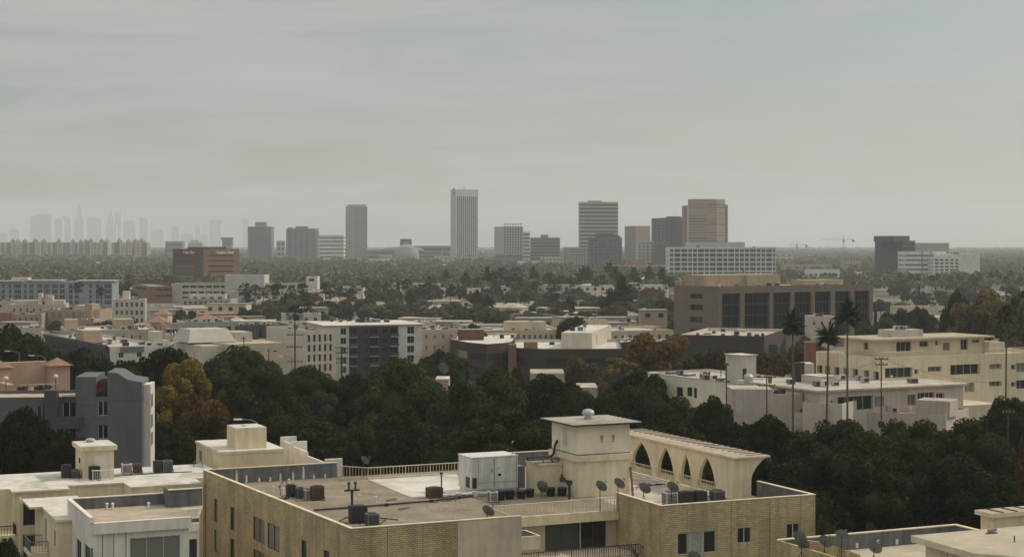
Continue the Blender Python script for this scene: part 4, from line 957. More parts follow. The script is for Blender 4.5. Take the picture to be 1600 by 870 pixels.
addbox(B,w*.5,w*.57,3,8,13.5,17.8,'roof_box',OFFM,PALEROOF); addbox(B,w*.62,w*.76,3,9,13.5,17.0,'roof_box',PINK,PALEROOF); addbox(B,w*.1,w*.95,5,13,13.5,15.2,'roof_box',PINK,PALEROOF)
B, w = flat('apartment_building','low tan wing with a red wall patch at the left edge',12,(-20,494),(65,488),14,TAN,TANROOF,(('F',9,1,3,.4,.5),),4,7)
addbox(B,1,w*.45,-.3,1,8,12.6,'panel',TERRA,TANROOF)
B, w = flat('apartment_building','low house with pink cream parapet and white roof at the left edge',10,(8,513),(69,511),14,PINK,WHITEROOF,(),5,8,par=1.0)
B, w = flat('apartment_building','pale flat roofed house half sunk in the dark trees at the left edge',9.5,(-25,528),(38,524),14,GREYL,WHITEROOF,(('F',6,1,3,.4,.4),),6,9)
B, w = flat('apartment_building','grey tan block with shaded dark side and low orange box behind it',11,(102,517),(243,513),26,BEIGE,WHITEROOF,(('F',10,1,3.4,.25,.35),('L',8,2,3,.5,.5)),12,10)
addbox(B,w*.02,w*.16,10,17,10.5,13.6,'roof_box',PEACH,TANROOF); addbox(B,w*.58,w*.8,12,20,10.5,13.4,'roof_box',TAN,TANROOF)
B, w = flat('apartment_building','white flats with dark louvred slanted side and orange roof box',10.5,(172,542),(234,537),60,WHITEM,PALEROOF,(('F',3,2,3,.28,.45,'near',None,2),),14,11)
b = MB()
for k in range(22): b.box(-.9,-.05,2+k*2.6,2.6+k*2.6,4,10.9)
b.quad((-.05,0,7.5),(-.05,60,7.5),(-1.2,60,10.9),(-1.2,0,10.9)); b.quad((-.05,0,10.9),(-.05,60,10.9),(-1.2,60,10.9),(-1.2,0,10.9)); b.build('louvre_screen', GREYD, B)
addbox(B,.2,5.0,24,32,10,13.4,'roof_box',PEACH,PALEROOF); b = MB(); b.box(2.5,8.5,-.2,-.02,9.0,10.45); b.build('fascia', METALG, B)
B, w = flat('apartment_building','low pale grey building with white stair box behind the dark trees',9.5,(230,542),(348,536),22,GREYL,WHITEROOF,(),9,12,par=.9)
addbox(B,w*.12,w*.22,3,8,8.6,13.2,'stair_box',OFFM,WHITEROOF); addbox(B,w*.53,w*.72,-.02,4,6,11.2,'roof_box',OFFM,WHITEROOF); addbox(B,w*.23,w*.31,4,7,8.6,10.8,'roof_box',OFFM,WHITEROOF)
B, w = flat('apartment_building','beige blank walled building with white hipped roof block',11.5,(357,538),(448,534),26,BEIGE,TANROOF,(('F',2,2,3,.14,.15),),2,13,par=.25)
pp = [(-6,12,11.4),(6.5,12,11.4),(6.5,24,11.4),(-6,24,11.4)]; qq = [(-4.8,14,14.6),(5,14,14.6),(5,22,14.6),(-4.8,22,14.6)]
b = MB(); [b.quad(pp[i],pp[(i+1)%4],qq[(i+1)%4],qq[i]) for i in range(4)]; b.quad(*qq); b.box(7,11.5,14,22,11.3,13.6); b.build('hipped_roof', M('whitewashed_roof',(0.50,0.46,0.40),streak=.08), B)
addbox(B,-5,-.02,4,26,0,11.0,'wing',OFFM,TANROOF)
B, w = flat('apartment_building','grey modern house with dark awnings and strip windows',12,(279,503),(367,502),14,GREYL,PALEROOF,(('F',6,2,3.2,.55,.4),),5,14)
b = MB(); b.quad((w*.1,-1.6,8.4),(w*.4,-1.6,8.4),(w*.37,-.02,9.6),(w*.12,-.02,9.6)); b.quad((w*.1,-1.6,8.3),(w*.4,-1.6,8.3),(w*.37,-.02,9.5),(w*.12,-.02,9.5)); b.build('awning', METALD, B)
B, w = flat('house','cream house with a bright white awning beside the grey modern house',11,(257,507),(279,506),10,PEACH,TANROOF,(('F',2,2,3,.5,.5),),2,15)
b = MB(); b.box(.3,w*.9,-2.2,-.05,9.6,9.8); b.build('awning', WHITEROOF, B)
B, w = flat('apartment_building','charcoal modern house with flat dark roof behind the hipped roof, left one',10.5,(366,509),(404,508),12,GREYD,GREYROOF,(('F',3,2,3,.4,.4),),3,16)
B, w = flat('apartment_building','charcoal modern house with pale roof line behind the hipped roof, right one',10.5,(409,508),(450,506),14,GREYD,PALEROOF,(('F',4,2,3,.4,.45),),3,17)
B, w = flat('apartment_building','tan house with pale roof next to the dark charcoal pair and white flats',11,(418,515),(470,517),14,BEIGE,TANROOF,(('F',4,3,3,.4,.45),),4,18)
B, w = flat('apartment_building','white modern flats with glazed centre beside the pale blue block end',14,(177,468),(227,467),12,OFFM,WHITEROOF,(('F',6,3,3.1,.5,.6,'mid',GLASSB,2),),3,19)
addbox(B,w*.28,w*.5,2,7,13.5,17,'stair_box',WHITEM,WHITEROOF)
B, w = flat('apartment_building','small tan building with wide dark window strip right of the tan block',12,(146,484),(172,483),12,TAN,TANROOF,(('F',2,2,3.2,.8,.6),),2,20)
for k,(L,R,z,lb,wm,ro,dp) in enumerate((((228,497),(258,497),9.5,'peach house with tiled hip roof right of the white modern flats',PEACH,TILE,9),((300,495),(346,494),9.5,'brown hip roofed house before the hospital',TAN,TILE,11),
       ((346,499),(385,499),9.0,'pale house with low tan hip roof before the palms',OFFM,TANROOF,10),((240,486),(262,486),9.0,'small pale house with red brown hip roof before the brick offices',OFFM,TILE,9))):
    x,y,a,w = place(L,R,z); B = root('house',lb,'house',x,y,a); walls(B,0,w,0,dp,0,z-1.5,wm,ro,{'F':grid(.5,w-.5,z-5,z-2,3,1,.4,.5)},par=0)
    b = MB(); e = .5; rg = max(.6,(w-dp)/2)
    p4 = [(-e,-e,z-1.5),(w+e,-e,z-1.5),(w+e,dp+e,z-1.5),(-e,dp+e,z-1.5)]; r0,r1 = (min(w/2,dp/2),dp/2,z+.8),(max(w/2,w-dp/2),dp/2,z+.8)
    b.quad(p4[0],p4[1],r1,r0); b.quad(p4[2],p4[3],r0,r1); b.quad(p4[1],p4[2],r1); b.quad(p4[3],p4[0],r0); b.build('hip_roof', ro, B)
for k,(L,R,z,D,wm,rm,lb) in enumerate((((441,491),(502,489),9,11,OFFM,PALEROOF,'cream small flat building beside the single palm'),((408,504.5),(522,503),8,12,OFFM,PALEROOF,'long low building with pale roof line behind the white apartments'),
       ((66,521),(100,519),9.5,10,OFFM,WHITEROOF,'low white roof house in front of the grey tan block left end'),((182,508),(236,506),10,12,OFFM,WHITEROOF,'low white roofed house below the white modern flats'),
       ((262,523),(290,522),9.5,8,OFFM,WHITEROOF,'white garage like house left of the dark awnings'),((110,499),(146,500),10,8,TAN,TANROOF,'small tan roof house under the tan block right end'),
       ((-10,470),(26,470),12,10,PINK,TANROOF,'pinkish low block at the left edge under the pale blue block'),((235,478),(272,477),7,10,OFFM,WHITEROOF,'low white block right of the red brick offices base'))):
    B, w = flat('house',lb,z,L,R,D,wm,rm,(('F',max(2,int((R[0]-L[0])/14)),1,3.2,.4,.4),),4,40+k,cat='house')

# --- brick office block with lettering
RED1 = M('shaded_red_brick',(0.105,0.058,0.048),streak=.08); RED2 = M('orange_brick',(0.215,0.118,0.072),streak=.08)
x0,y0,t,wr,wl_ = corner(318,1250,43,270,374)
CB = root('office_building','tall red brown brick office block with white lettering on both faces','building',x0,y0,t)
zt = zat(389,1250); fh = 4.0
opsF = [(wr*.14,wr*.82,zt-5.6-4.0*j,zt-4.4-4.0*j,'far',None,14) for j in range(7)]
opsL = [(wl_*.32,wl_*.88,zt-5.6-4.0*j,zt-4.4-4.0*j,'far',GLASSC if j in (2,3,4) else None,14) for j in range(7)]+[(wl_*.05,wl_*.09,zt-6.2-4.0*j,zt-4.4-4.0*j,'far',GLASSC,1) for j in range(7)]
walls(CB,0,wr,0,wl_,0,zt,RED2,GREYROOF,{'F':opsF,'L':opsL},par=.5,glass=GLASS,rec=.25,frame=FRAMED)
b = MB(); b.quad((-.03,0,0),(-.03,0,.1),(-.03,.1,.1)); 
for o in [o for o in CB.children if o.name.split('.')[0]=='wall']:            # the left face gets a darker brick colour that paints in its shade
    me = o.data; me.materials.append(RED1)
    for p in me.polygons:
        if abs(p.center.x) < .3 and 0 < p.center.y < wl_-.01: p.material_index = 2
def letters(parent, txt, size, loc, rz, mat, name='lettering'):
    cu = bpy.data.curves.new(name, 'FONT'); cu.body = txt; cu.size = size; cu.extrude = .08; cu.align_x = 'CENTER'; cu.offset = .03
    tmp = bpy.data.objects.new('tmp', cu); COL.objects.link(tmp)
    dg = bpy.context.evaluated_depsgraph_get(); me = bpy.data.meshes.new_from_object(tmp.evaluated_get(dg))
    bpy.data.objects.remove(tmp); me.materials.clear(); me.materials.append(mat)
    o = link(name, me, parent, loc); o.rotation_euler = (math.pi/2, 0, rz); return o
LET = M('white_lettering',(0.85,0.83,0.8))
letters(CB,'Cedars Sinai',3.1,(wr*.60,-.12,zt-3.6),0,LET); letters(CB,'Cedars Sinai',3.1,(-.12,wl_*.47,zt-3.6),-math.pi/2,LET)
b = MB(); b.lathe([(1.1,0),(1.1,.2)],(0,0,0),12)
for lc, rz in (((wr*.24,-.12,zt-2.7),0),((-.12,wl_*.80,zt-2.7),-math.pi/2)): o = b.build('emblem', M('dark_red_emblem',(0.22,0.035,0.03)), CB, lc); o.rotation_euler = (math.pi/2,0,rz)
addbox(CB,wr*.25,wr*.8,wl_*.2,wl_*.8,zt-.5,zt+1.6,'roof_box',RED1,GREYROOF)
x0,y0,t,wr,wl_ = corner(235,1000,20,209,269)
B = root('office_building','low red and orange brick offices left of the white hospital','building',x0,y0,t); zt = zat(447.5,1000)
walls(B,0,wr,0,wl_,0,zt,RED2,GREYROOF,{'F':[(wr*.25,wr*.55,zt-2.6,zt-1.2,'far',None,3),(wr*.6,wr*.98,zt-2.6,zt-1.2,'far',None,3),(wr*.2,wr*.98,zt-6.2,zt-5,'far',None,6)],'L':[(wl_*.3,wl_*.9,zt-3,zt-1.6,'far',None,4)]},rec=.3,frame=FRAMED)
B, w = flat('hospital','long white hospital building with window strips beneath the red brick tower',11.3,(268,446),(494,441),30,OFFM,GREYROOF,(),10,21)
b = MB(); zt = 10.4
for k in range(6): a = w*.075+k*w*.053; [put_window(B,'F',a,a+w*.044,z-1.5,z,0,w,-.02,30,-.03,'far',GLASS,FRAMED,3) for z in (zt,zt-3.6,zt-6.8)]
for k,a in enumerate((.41,.545,.60,.65,.70,.755,.81,.87,.92)): put_window(B,'F',w*a,w*(a+.042),zt-1.5,zt,0,w,-.02,30,-.03,'far',GLASS,FRAMED,3)
b.box(w*.0,w*.03,-1.0,-.05,0,11); b.box(0,w,-.35,-.05,11.3,11.6); b.build('pilaster', OFFM, B)
B, w = flat('hospital','plain grey white plant block behind the long white hospital roof',zat(429.5,1010),(351,429.5),(413,429.5),20,M('pale_plant_cladding',(0.50,0.48,0.43)),PALEROOF,())
B.location.y = 1010; B.location.x = (351-800)/F*1010
for k,(L,R,z,D,wm,c,r_,lb) in enumerate((((283,466),(360,468),6.5,18,GREYL,9,2,'low white wing with small square windows before the hospital'),((296,460),(352,460),8.5,16,OFFM,4,1,'white flat annex with dark openings before the hospital'),
      ((395,461),(500,458),7.5,20,OFFM,8,2,'white sloping annex behind the hospital palms'),((473,455),(506,452),9.5,16,WHITEM,2,1,'bright white block at the right end of the hospital'),
      ((478,432),(496,432),16,12,WHITEM,1,1,'small white lift tower above the hospital right end'),((360,478),(392,480),5.5,12,WHITEM,3,1,'white kiosk like building between the hospital palms'),((458,474),(512,472),6.5,16,GREYL,5,2,'grey flats with balconies right of the hospital palms'))):
    B, w = flat('hospital_annex',lb,z,L,R,D,wm,PALEROOF,(('F',c,r_,3,.5,.5,'far',None,1),),3,60+k)
    
# --- centre
x0,y0,a,w = place((509,509.5),(660,507),14.0)
B = root('apartment_building','white modern apartment building with charcoal middle and stacked balconies','building',x0,y0,a)
CHAR = M('charcoal_panel',(0.050,0.045,0.046),streak=.05)
sc = y0/F; ux = lambda px: (px-509.5)*w/150.5
op = [(ux(532),ux(541),z-1.75,z,'near',None,2) for z in (13.4,10.85,8.3,5.75,3.2)]+[(ux(636),ux(647),z-1.9,z,'near',None,2) for z in (13.5,10.95,8.4,5.85,3.3)]
walls(B,0,w,0,24,0,14.0,WHITEM,WHITEROOF,{'F':op},par=.35)
opc = []
for j,z in enumerate((13.2,10.65,8.1,5.55,3.0)):
    opc += [(ux(546.5),ux(556),z-2.0,z,'near',None,2),(ux(567),ux(574),z-1.3,z-.2,'near',GLASSG,2),(ux(577),ux(589),z-2.0,z,'near',None,2),(ux(597),ux(604),z-1.3,z-.2,'near',GLASS,2),(ux(609.5),ux(620.5),z-2.0,z,'near',None,2)]
b = MB(); o0 = ux(545.5); facade(b, lambda q_, z: (o0+q_,-.45,z), ux(621)-o0, 0, 13.7, [(c_[0]-o0,c_[1]-o0,c_[2],c_[3]) for c_ in opc], (0,1,0), .32); [b.quad((x_,-.45,0),(x_,-.01,0),(x_,-.01,13.7),(x_,-.45,13.7)) for x_ in (o0,ux(621))]; b.build('charcoal_panel', CHAR, B)
for c_ in opc: put_window(B,'F',c_[0],c_[1],c_[2],c_[3],0,w,-.45,24,.3,'near',c_[5] or GLASS,FRAMED,c_[6])
for p0,p1 in ((546,557),(576.5,590),(609,621)):
    for z in (11.0,8.45,5.9,3.35):
        b = MB(); b.box(ux(p0),ux(p1),-1.5,-.46,z-.12,z); b.build('balcony', WHITEM, B); b = MB(); b.box(ux(p0),ux(p1),-1.48,-1.44,z,z+.8); b.build('balcony_rail', GLASSG, B)
b = MB(); b.box(-.6,w+.6,-.6,24.5,14.0,14.22,0,top=1); b.build('roof_edge', [OFFM, WHITEROOF], B); clutter(B,5,w*.75,11,22,14.2,18,22)
x0,y0,a,w = place((474,516),(509.5,513.5),13.2)
B = root('apartment_building','white wall wing with five window columns left of the charcoal flats','building',x0,y0,a)
walls(B,0,w,0,26,0,13.2,OFFM,GREYROOF,{'F':[(w*(.13+.16*k),w*(.13+.16*k)+.75,z-1.9,z,'near',None,1) for k in range(5) for z in (12,9.4,6.8,4.2)]},par=.6)
clutter(B,1,w-2,8,22,12.7,6,31)
B, w = flat('apartment_building','dark slate apartment house in the gap left of the white wing',11.5,(446,520),(474,519),18,GREYD,GREYROOF,(('F',4,4,2.8,.4,.5),),3,23)
B, w = flat('apartment_building','beige flats with small black window balcony right of the charcoal building',12,(658,516),(714,513),18,M('warm_beige_stucco',(0.55,0.44,0.33),streak=.12),WHITEROOF,(('F',4,3,3,.22,.4,'near',None,2),),8,24)
B, w = flat('apartment_building','long cream flats with raised roof room in the centre',10,(751,516),(878,515),22,CREAMM,PALEROOF,(('F',14,1,3,.45,.4),),10,25)
addbox(B,w*.36,w*.66,5,13,9.5,12.2,'roof_box',CREAMM,TANROOF); addbox(B,w*.72,w*.86,8,15,9.5,12,'roof_box',OFFM,PALEROOF)
for k,(L,R,z,D,wm,lb) in enumerate((((716,508),(760,505),9,14,GREYL,'pale grey wall house left of the long cream flats'),((905,518),(1052,515),10,24,CREAMM,'wide cream flats with cluttered roof left of the brown offices'),
     ((918,500),(950,499),12.5,10,CREAMM,'small cream cube house with black door and flat roof'),((640,502),(700,503),7,14,OFFM,'pale low roof behind the charcoal flats right end'))):
    B, w = flat('apartment_building',lb,z,L,R,D,wm,PALEROOF,(('F',max(2,int((R[0]-L[0])/12)),1,3,.4,.45),),7 if k==1 else 2,70+k)
# dark brown offices with curved front
def prism_building(label, z, front, depth, wm, rm, par=.5, inner=None, seed=1, cl=4):
    P = [at_z(a,b,z) for a,b in front]; o = P[0]
    B = root('office_building', label, 'building', o.x, o.y, 0)
    pts = [(p.x-o.x,p.y-o.y) for p in P]; far = max(p[1] for p in pts)+depth
    poly = pts + [(pts[-1][0]+2,far),(pts[0][0],far)]
    b = MB(); n = len(poly)
    for i in range(n): a,c_ = poly[i],poly[(i+1)%n]; b.quad((*a,0),(*c_,0),(*c_,z),(*a,z))
    cx = sum(p[0] for p in poly)/n; cyy = sum(p[1] for p in poly)/n
    ins = [(p[0]+(cx-p[0])*.03,p[1]+(cyy-p[1])*.03) for p in poly]
    for i in range(n):
        a,c_,d_,e_ = poly[i],poly[(i+1)%n],ins[(i+1)%n],ins[i]
        b.quad((*a,z),(*c_,z),(*d_,z),(*e_,z)); b.quad((*e_,z-par),(*d_,z-par),(*d_,z),(*e_,z),m=1)
    b.build('wall',[wm,inner or wm],B); r = MB(); r.quad(*[(x,y,z-par) for x,y in ins]); r.build('roof',rm,B)
    w_ = MB()
    for i in range(len(pts)-1):
        a,c_ = Vector((*pts[i],0)),Vector((*pts[i+1],0)); nrm = Vector((c_.y-a.y,-(c_.x-a.x),0)).normalized()*.04
        for zz in (z-4.2,z-8.0):
            w_ = MB(); s0,s1 = a.lerp(c_,.06)+nrm,a.lerp(c_,.94)+nrm
            w_.quad((s0.x,s0.y,zz),(s1.x,s1.y,zz),(s1.x,s1.y,zz+1.8),(s0.x,s0.y,zz+1.8)); w_.build('window_band',GLASS,B)
    clutter(B,cx-8,cx+8,far*.4,far*.8,z-par,cl,seed)
    return B, poly
B, _ = prism_building('dark brown angled office building with pale roof in the centre',10,[(703,530),(732,535),(761,537.5),(784,536),(801,534)],34,BROWND,WHITEROOF,.7,OFFM,26,6)
addbox(B,2,9,8,14,9.3,12.2,'roof_box',BRICKRED,GREYROOF)
B, _ = prism_building('long dark brown office building with white roof right of the angled one',10,[(803,543),(850,545),(910,545),(972,544.5)],36,BROWND,WHITEROOF,.7,OFFM,27,6)
b = MB(); b.box(-1.4,.6,-2.4,2,0,10.9); b.box(2.5,6,5,9,9.3,11); b.build('brick_pier', M('brown_brick',(0.19,0.11,0.075)), B)
x0,y0,t,wr,wl_ = corner(925,418,80,877,955); B = root('plant_building','white windowless box building standing on the dark brown offices','building',x0,y0,t); zt = zat(520,418)
b = MB(); facade(b, lambda a,z:(a,0,z), wr, 9.32, zt, [(wr*.2+k*1.0,wr*.2+.45+k*1.0,10.2,12.4) for k in range(3)], (0,1,0), .2); b.box(0.3,wr,.0+.25,wl_,9.32,zt-.02,0,top=1); b.box(0,.3,.01,wl_,9.32,zt-.01); b.build('wall',[OFFM,WHITEROOF],B)
for k in range(3): put_window(B,'F',wr*.2+k,wr*.2+.45+k,10.2,12.4,0,wr,0,wl_,.18,'far',GLASS,FRAMED,1)
clutter(B,1,wr-2,2,wl_-2,zt,4,28)
B, w = flat('office_building','low dark building with brown roof edge and white parapet below the brown grey offices',11,(1061,519),(1194,529),40,BROWND,PALEROOF,(),9,29,par=.9,inner=OFFM)
B, w = flat('office_building','long black fronted low building with cluttered pale roof behind the autumn trees',8.2,(1068,540),(1215,538.5),16,METALD,PALEROOF,(),9,30,par=.5,inner=OFFM)
B, w = flat('office_building','low white roofed building left of the autumn trees',9,(968,536),(1050,532),18,BROWND,PALEROOF,(),6,33,par=.4,inner=OFFM)
# brown grey office with tall dark glass bays
x0,y0 = at_d(1122,447,550).x,550.0; e = at_d(1364,443,588); a = math.atan2(e.y-y0,e.x-x0); w = math.hypot(e.x-x0,e.y-y0); D = 26; zt = 21.7
B = root('office_building','brown grey concrete office building with seven tall dark glass bays','building',x0,y0,a)
bays = [(508,615),(640,790),(812,917),(940,1045),(1068,1168),(1195,1292),(1318,1418)]
xb = lambda q_: (q_-485)/(1440-485)*w
op = [(xb(a0),xb(a1),4.5,zt-2.4,'hole') for a0,a1 in bays]
def lv(px): k = (px-800)/F; vx, vy = -math.sin(a), math.cos(a); return (k*y0 - x0)/(vx - k*vy)
D = lv(1053); opl = [(lv(1098),lv(1077.5),z0,z1,'hole') for z0,z1 in ((5.2,7.2),(9.4,11.3),(13.5,15.4),(17.4,19))]
walls(B,0,w,0,D,0,zt,BROWNG,TANROOF,{'F':op,'L':opl},par=.5,rec=1.1)
for v0_,v1_,z0,z1,_h in opl: m_ = MB(); m_.quad((1.0,v0_,z0),(1.0,v1_,z0),(1.0,v1_,z1),(1.0,v0_,z1)); m_.build('window_band',GLASS,B)
for a0,a1 in bays:
    b = MB(); u0,u1 = xb(a0),xb(a1); b.quad((u0,1.1,4.5),(u1,1.1,4.5),(u1,1.1,zt-2.4),(u0,1.1,zt-2.4)); 
    for k in range(1,4): zz = 4.5+(zt-6.9)*k/4; b.box(u0,u1,1.0,1.08,zz-.12,zz+.12,1)
    for k in range(1,5): xx_ = u0+(u1-u0)*k/5; b.box(xx_-.06,xx_+.06,1.02,1.09,4.5,zt-2.4,1)
    b.build('glass_bay',[M('deep_teal_glass',(0.006,0.012,0.015),rough=.12,spec=.12),FRAMED],B)
addbox(B,1.5,w*.50,9,20,zt-.5,zt+3.6,'penthouse',TAN,TANROOF); addbox(B,w*.27,w*.36,7.5,9.05,zt-.5,zt+3.4,'penthouse_bay',TAN,TANROOF); addbox(B,w*.66,w*.92,9,16,zt-.5,zt+1.4,'penthouse',TAN,TANROOF); addbox(B,1.0,5.5,20.1,24,zt-.5,zt+1.6,'roof_box',TAN,TANROOF)
clutter(B,1,w*.5,2,7,zt-.5,9,34); clutter(B,w*.55,w*.95,3,8,zt-.5,7,35)
# right side
B, w = flat('apartment_building','white flat building with box stair tower and drum vent on the right',12,(1160,600.5),(1262,593),31,WHITEM,PALEROOF,(),14,36,par=.5)
WA = B
for o in [o for o in B.children if o.name.split('.')[0] == 'wall']: bpy.data.objects.remove(o)
D = 31; b = MB(); opl = [(13,14,8.6,10.4),(14.4,16,8.8,10.4),(17.2,19.2,8.6,10.2)]
facade(b, lambda q_,z:(0,q_,z), D, 0, 12, opl, (1,0,0), .2); b.quad((0,0,0),(w,0,0),(w,0,12),(0,0,12)); b.quad((w,0,0),(w,D,0),(w,D,12),(w,0,12)); b.quad((0,D,0),(w,D,0),(w,D,12),(0,D,12))
for A_,C_ in (((.25,.25),(w-.25,.25)),((w-.25,.25),(w-.25,D-.25)),((.25,D-.25),(w-.25,D-.25)),((.25,.25),(.25,D-.25))): b.quad((*A_,11.5),(*C_,11.5),(*C_,12),(*A_,12))
b.build('wall',OFFW,B)
c = MB(); c.box(-.05,.3,-.05,D,12.0,12.06); c.box(.3,w,-.05,.3,12.0,12.07); c.box(.3,w,D-.3,D,12.0,12.08); c.build('coping',METALG,B)
for q_ in opl: put_window(B,'L',q_[0],q_[1],q_[2],q_[3],0,w,0,D,.18,'near',GLASS,FRAMED,1)
b = MB(); b.box(5.6,8.9,7.5,12,11.5,16.2,0,bottom=False); b.box(5.4,9.1,7.3,12.2,16.2,16.35,0,top=1); b.box(5.9,6.7,7.45,7.5,11.6,14.0,2); b.build('stair_tower',[OFFM,WHITEROOF,GLASS],B)
b = MB(); b.tube((2.2,2.4,11.9),(2.2,2.4,12.0),.9); b.lathe([(.8,0),(.85,1.2),(.6,1.6),(.1,1.7)],(3.0,2.2,11.9),14); b.box(2.2,3.8,1.4,3.0,11.5,11.95,1); b.build('drum_vent',[METAL,RUST],B)
def pbox(name,label,px0,px1,pt,d,z0,D,mat,rm,cat,cap=None,eave=0):
    a_,c_ = at_d(px0,pt,d),at_d(px1,pt,d); B_ = thing(name,label,cat,(a_.x,d,z0)); W_ = c_.x-a_.x; H = a_.z-z0
    b_ = MB(); b_.box(0,W_,0,D,0,H,0,top=1); b_.build('shaft' if cap else 'wall',[mat,rm],B_)
    if cap: b_ = MB(); b_.box(-.12,W_+.12,-.12,D+.12,H,H+.25); b_.build('cap',cap,B_)
    return B_
pbox('chimney','dark brown chimney slab on the white roofs beside the palm trunk',1242,1257,569,285,0,1.6,BROWND,BROWND,'chimney',BROWND)
pbox('chimney','terracotta brick chimney at the left end of the yellow building',1259,1275,536,300,0,1.8,M('terracotta_brick',(0.24,0.10,0.07)),TERRA,'chimney',TERRA)
B = pbox('stair_house','white roof box right of the dark brown chimney slab',1257.5,1272,568,288,0,4,OFFM,WHITEROOF,'building')
B = pbox('stair_house','pinkish blank block with door in front of the white right buildings',1144,1208,608,258,0,7,PINK,PALEROOF,'building'); b = MB(); b.box(.6,1.5,-.04,-.01,9.5,11.8); b.build('door',OFFM,B)
for k,(L,R,z,D,wm,rm,lb) in enumerate((((1112,631),(1150,628),7.5,8,OFFM,WHITEROOF,'low white roof sliver between hedge and white building on the right'),((1206,616),(1254,614),11.5,10,PINK,PALEROOF,'pinkish roof terrace block right of the blank door block'),
      ((1254,628),(1316,631),10.3,8,OFFM,PALEROOF,'small white block behind the long dark tree row on the right'),((1180,640),(1254,645),8.6,12,PALEROOF,PALEROOF,'pale cluttered low roof before the pinkish blocks'))):
    B, w = flat('house',lb,z,L,R,D,wm,rm,(),4,80+k,cat='house')
x0,y0,a,w = place((1280,612),(1505,601),12); B = root('apartment_building','pale two storey flats with long shaded windows under the yellow building','building',x0,y0,a); D = 22
um = lambda q_: (q_-130)/(1110-130)*w
op = [(um(250),um(485),8.7,11.0,'near',None,4),(um(495),um(560),9.0,10.8,'near',GLASSC,2),(um(720),um(778),9.0,10.8,'near',GLASSC,2),(um(788),um(908),8.6,11.0,'near',None,4),(um(918),um(975),9.2,10.8,'near',None,2),(um(820),um(905),5.0,7.4,'near',None,3),(um(920),um(975),5.4,7.0,'near',None,2),(um(1050),um(1105),5.2,7.2,'near',None,2),(um(495),um(560),5.4,7.2,'near',None,2)]
walls(B,0,w,0,D,0,12,OFFM,PALEROOF,{'F':op},par=0,eave=.7,eavem=CREAMD,rec=.4); clutter(B,2,w-4,3,D-3,12.28,12,37)
addbox(B,um(350),um(480),9,14,12.28,13.6,'roof_box',OFFM,WHITEROOF); b = MB(); b.box(w+.05,w+10,2,14,0,8.2); b.build('side_wing',CREAMD,B)
x0,y0,a,w = place((1185,648),(1400,640),8.6)
B, w = flat('house','low pinkish house with tiled edge behind the long dark tree row',8.4,(1305,640),(1440,655),14,PINK,TILE,(('F',6,1,3,.4,.4),),3,38,par=.3,cat='house')
addbox(B,w*.72,w*1.02,1,6,8,10.6,'roof_box',PINK,TANROOF)
x0,y0,t,wr,wl_ = corner(1380,288,26,1275,1640); zt = 16.2
B = root('apartment_building','large yellow cream apartment building with penthouse at the right','building',x0,y0,t)
cu = lambda px: (lambda k: (k*y0-x0)/(math.cos(t)-k*math.sin(t)))((px-800)/F)
cz = lambda py,px: zat(py, y0+math.sin(t)*cu(px))
def yop(p0,t0,p1,b0,*ex): return (cu(p0),cu(p1),cz(b0,p1),cz(t0,p0))+ex
op = [yop(1383,575,1426,589,'near',None,4),yop(1429,577,1435,584,'near',None,1),yop(1450,573,1471,580,'near',GLASSC,3),yop(1485,570,1531,584,'near',None,4),yop(1546,569,1565,576,'near',GLASSC,3),yop(1580,570,1587,577,'near',None,1),yop(1588,567,1606,581,'near',GLASSC,2),
      yop(1507,598,1523,612,'near',GLASSC,2),yop(1492,604,1498,612,'near',None,1),yop(1546,596,1565,603,'near',GLASSC,3),yop(1580,597,1587,604,'near',None,1),yop(1588,594,1606,607,'near',None,2)]
opl = [(wl_*f_,wl_*f_+wl_*.08,z,z+1.5,'near',GLASSC if i%2 else None,2) for i,f_ in enumerate((.06,.2,.36,.5,.64,.78,.9)) for z in (12.2,9.2)]
walls(B,0,wr,0,wl_,0,zt,YELLOW,PALEROOF,{'F':op,'L':opl},par=.5,rec=.5)
railing('roof_rail',B,[(.3,wl_*.45),(.3,.3),(wr*.25,.3)],.9,.35,z=zt); railing('roof_rail',B,[(wr*.62,.3),(wr,.3)],.9,.35,z=zt)
pz = 19.0; pu0,pu1 = -1.5,cu(1570)
opp = [(pu1*.17,pu1*.29,16.9,18.6,'near',None,3),(pu1*.36,pu1*.43,17.6,18.6,'near',None,2),(pu1*.70,pu1*.76,16.8,18.7,'near',None,2),(pu1*.80,pu1*.86,18.0,18.6,'near',GLASSC,2),(pu1*.55,pu1*.61,16.8,18.2,'near',GLASSC,1),(pu1*.49,pu1*.51,17.8,18.6,'near',None,1)]
walls(B,.8,pu1*.93,3.2,12,zt-.5,pz,YELLOW,TANROOF,{'F':opp,'L':[(2,3.2,17.2,18.5,'near',None,2)]},par=0,rec=.25,name='penthouse_wall',roof='penthouse_roof',eave=1.3,eavem=CREAMD)
addbox(B,pu1*.25,pu1*.5,6,10,pz+.28,pz+1.5,'roof_box',OFFM,PALEROOF); clutter(B,pu1*.28,pu1*.46,6.5,9,pz+1.5,6,39,.7); addbox(B,pu1*.92,pu1*1.05,1.5,7,zt,zt+1.9,'roof_box',YELLOW,TANROOF)
for k,(L,R,z,D,wm,rm,lb) in enumerate((((1265,494),(1304,494),15.0,8,OFFM,WHITEROOF,'white plain roof box with small aerial before the glass bays'),((1412,480),(1483,478),10,14,CREAMM,PALEROOF,'plain cream wall building among trees right of the brown grey offices'),
     ((1448,509),(1512,512),9,12,BROWND,PALEROOF,'low dark walled building beneath the big brown tree'),((1362,505),(1420,503),8,12,GREYL,PALEROOF,'low pale building behind bushy green trees right of the glass bays'),
     ((1540,645),(1560,640),6,8,CREAMD,PALEROOF,'low cream annex at the foot of the yellow building'))):
    B, w = flat('house',lb,z,L,R,D,wm,rm,(('F',3,1,3,.3,.3),),3,90+k,cat='house')
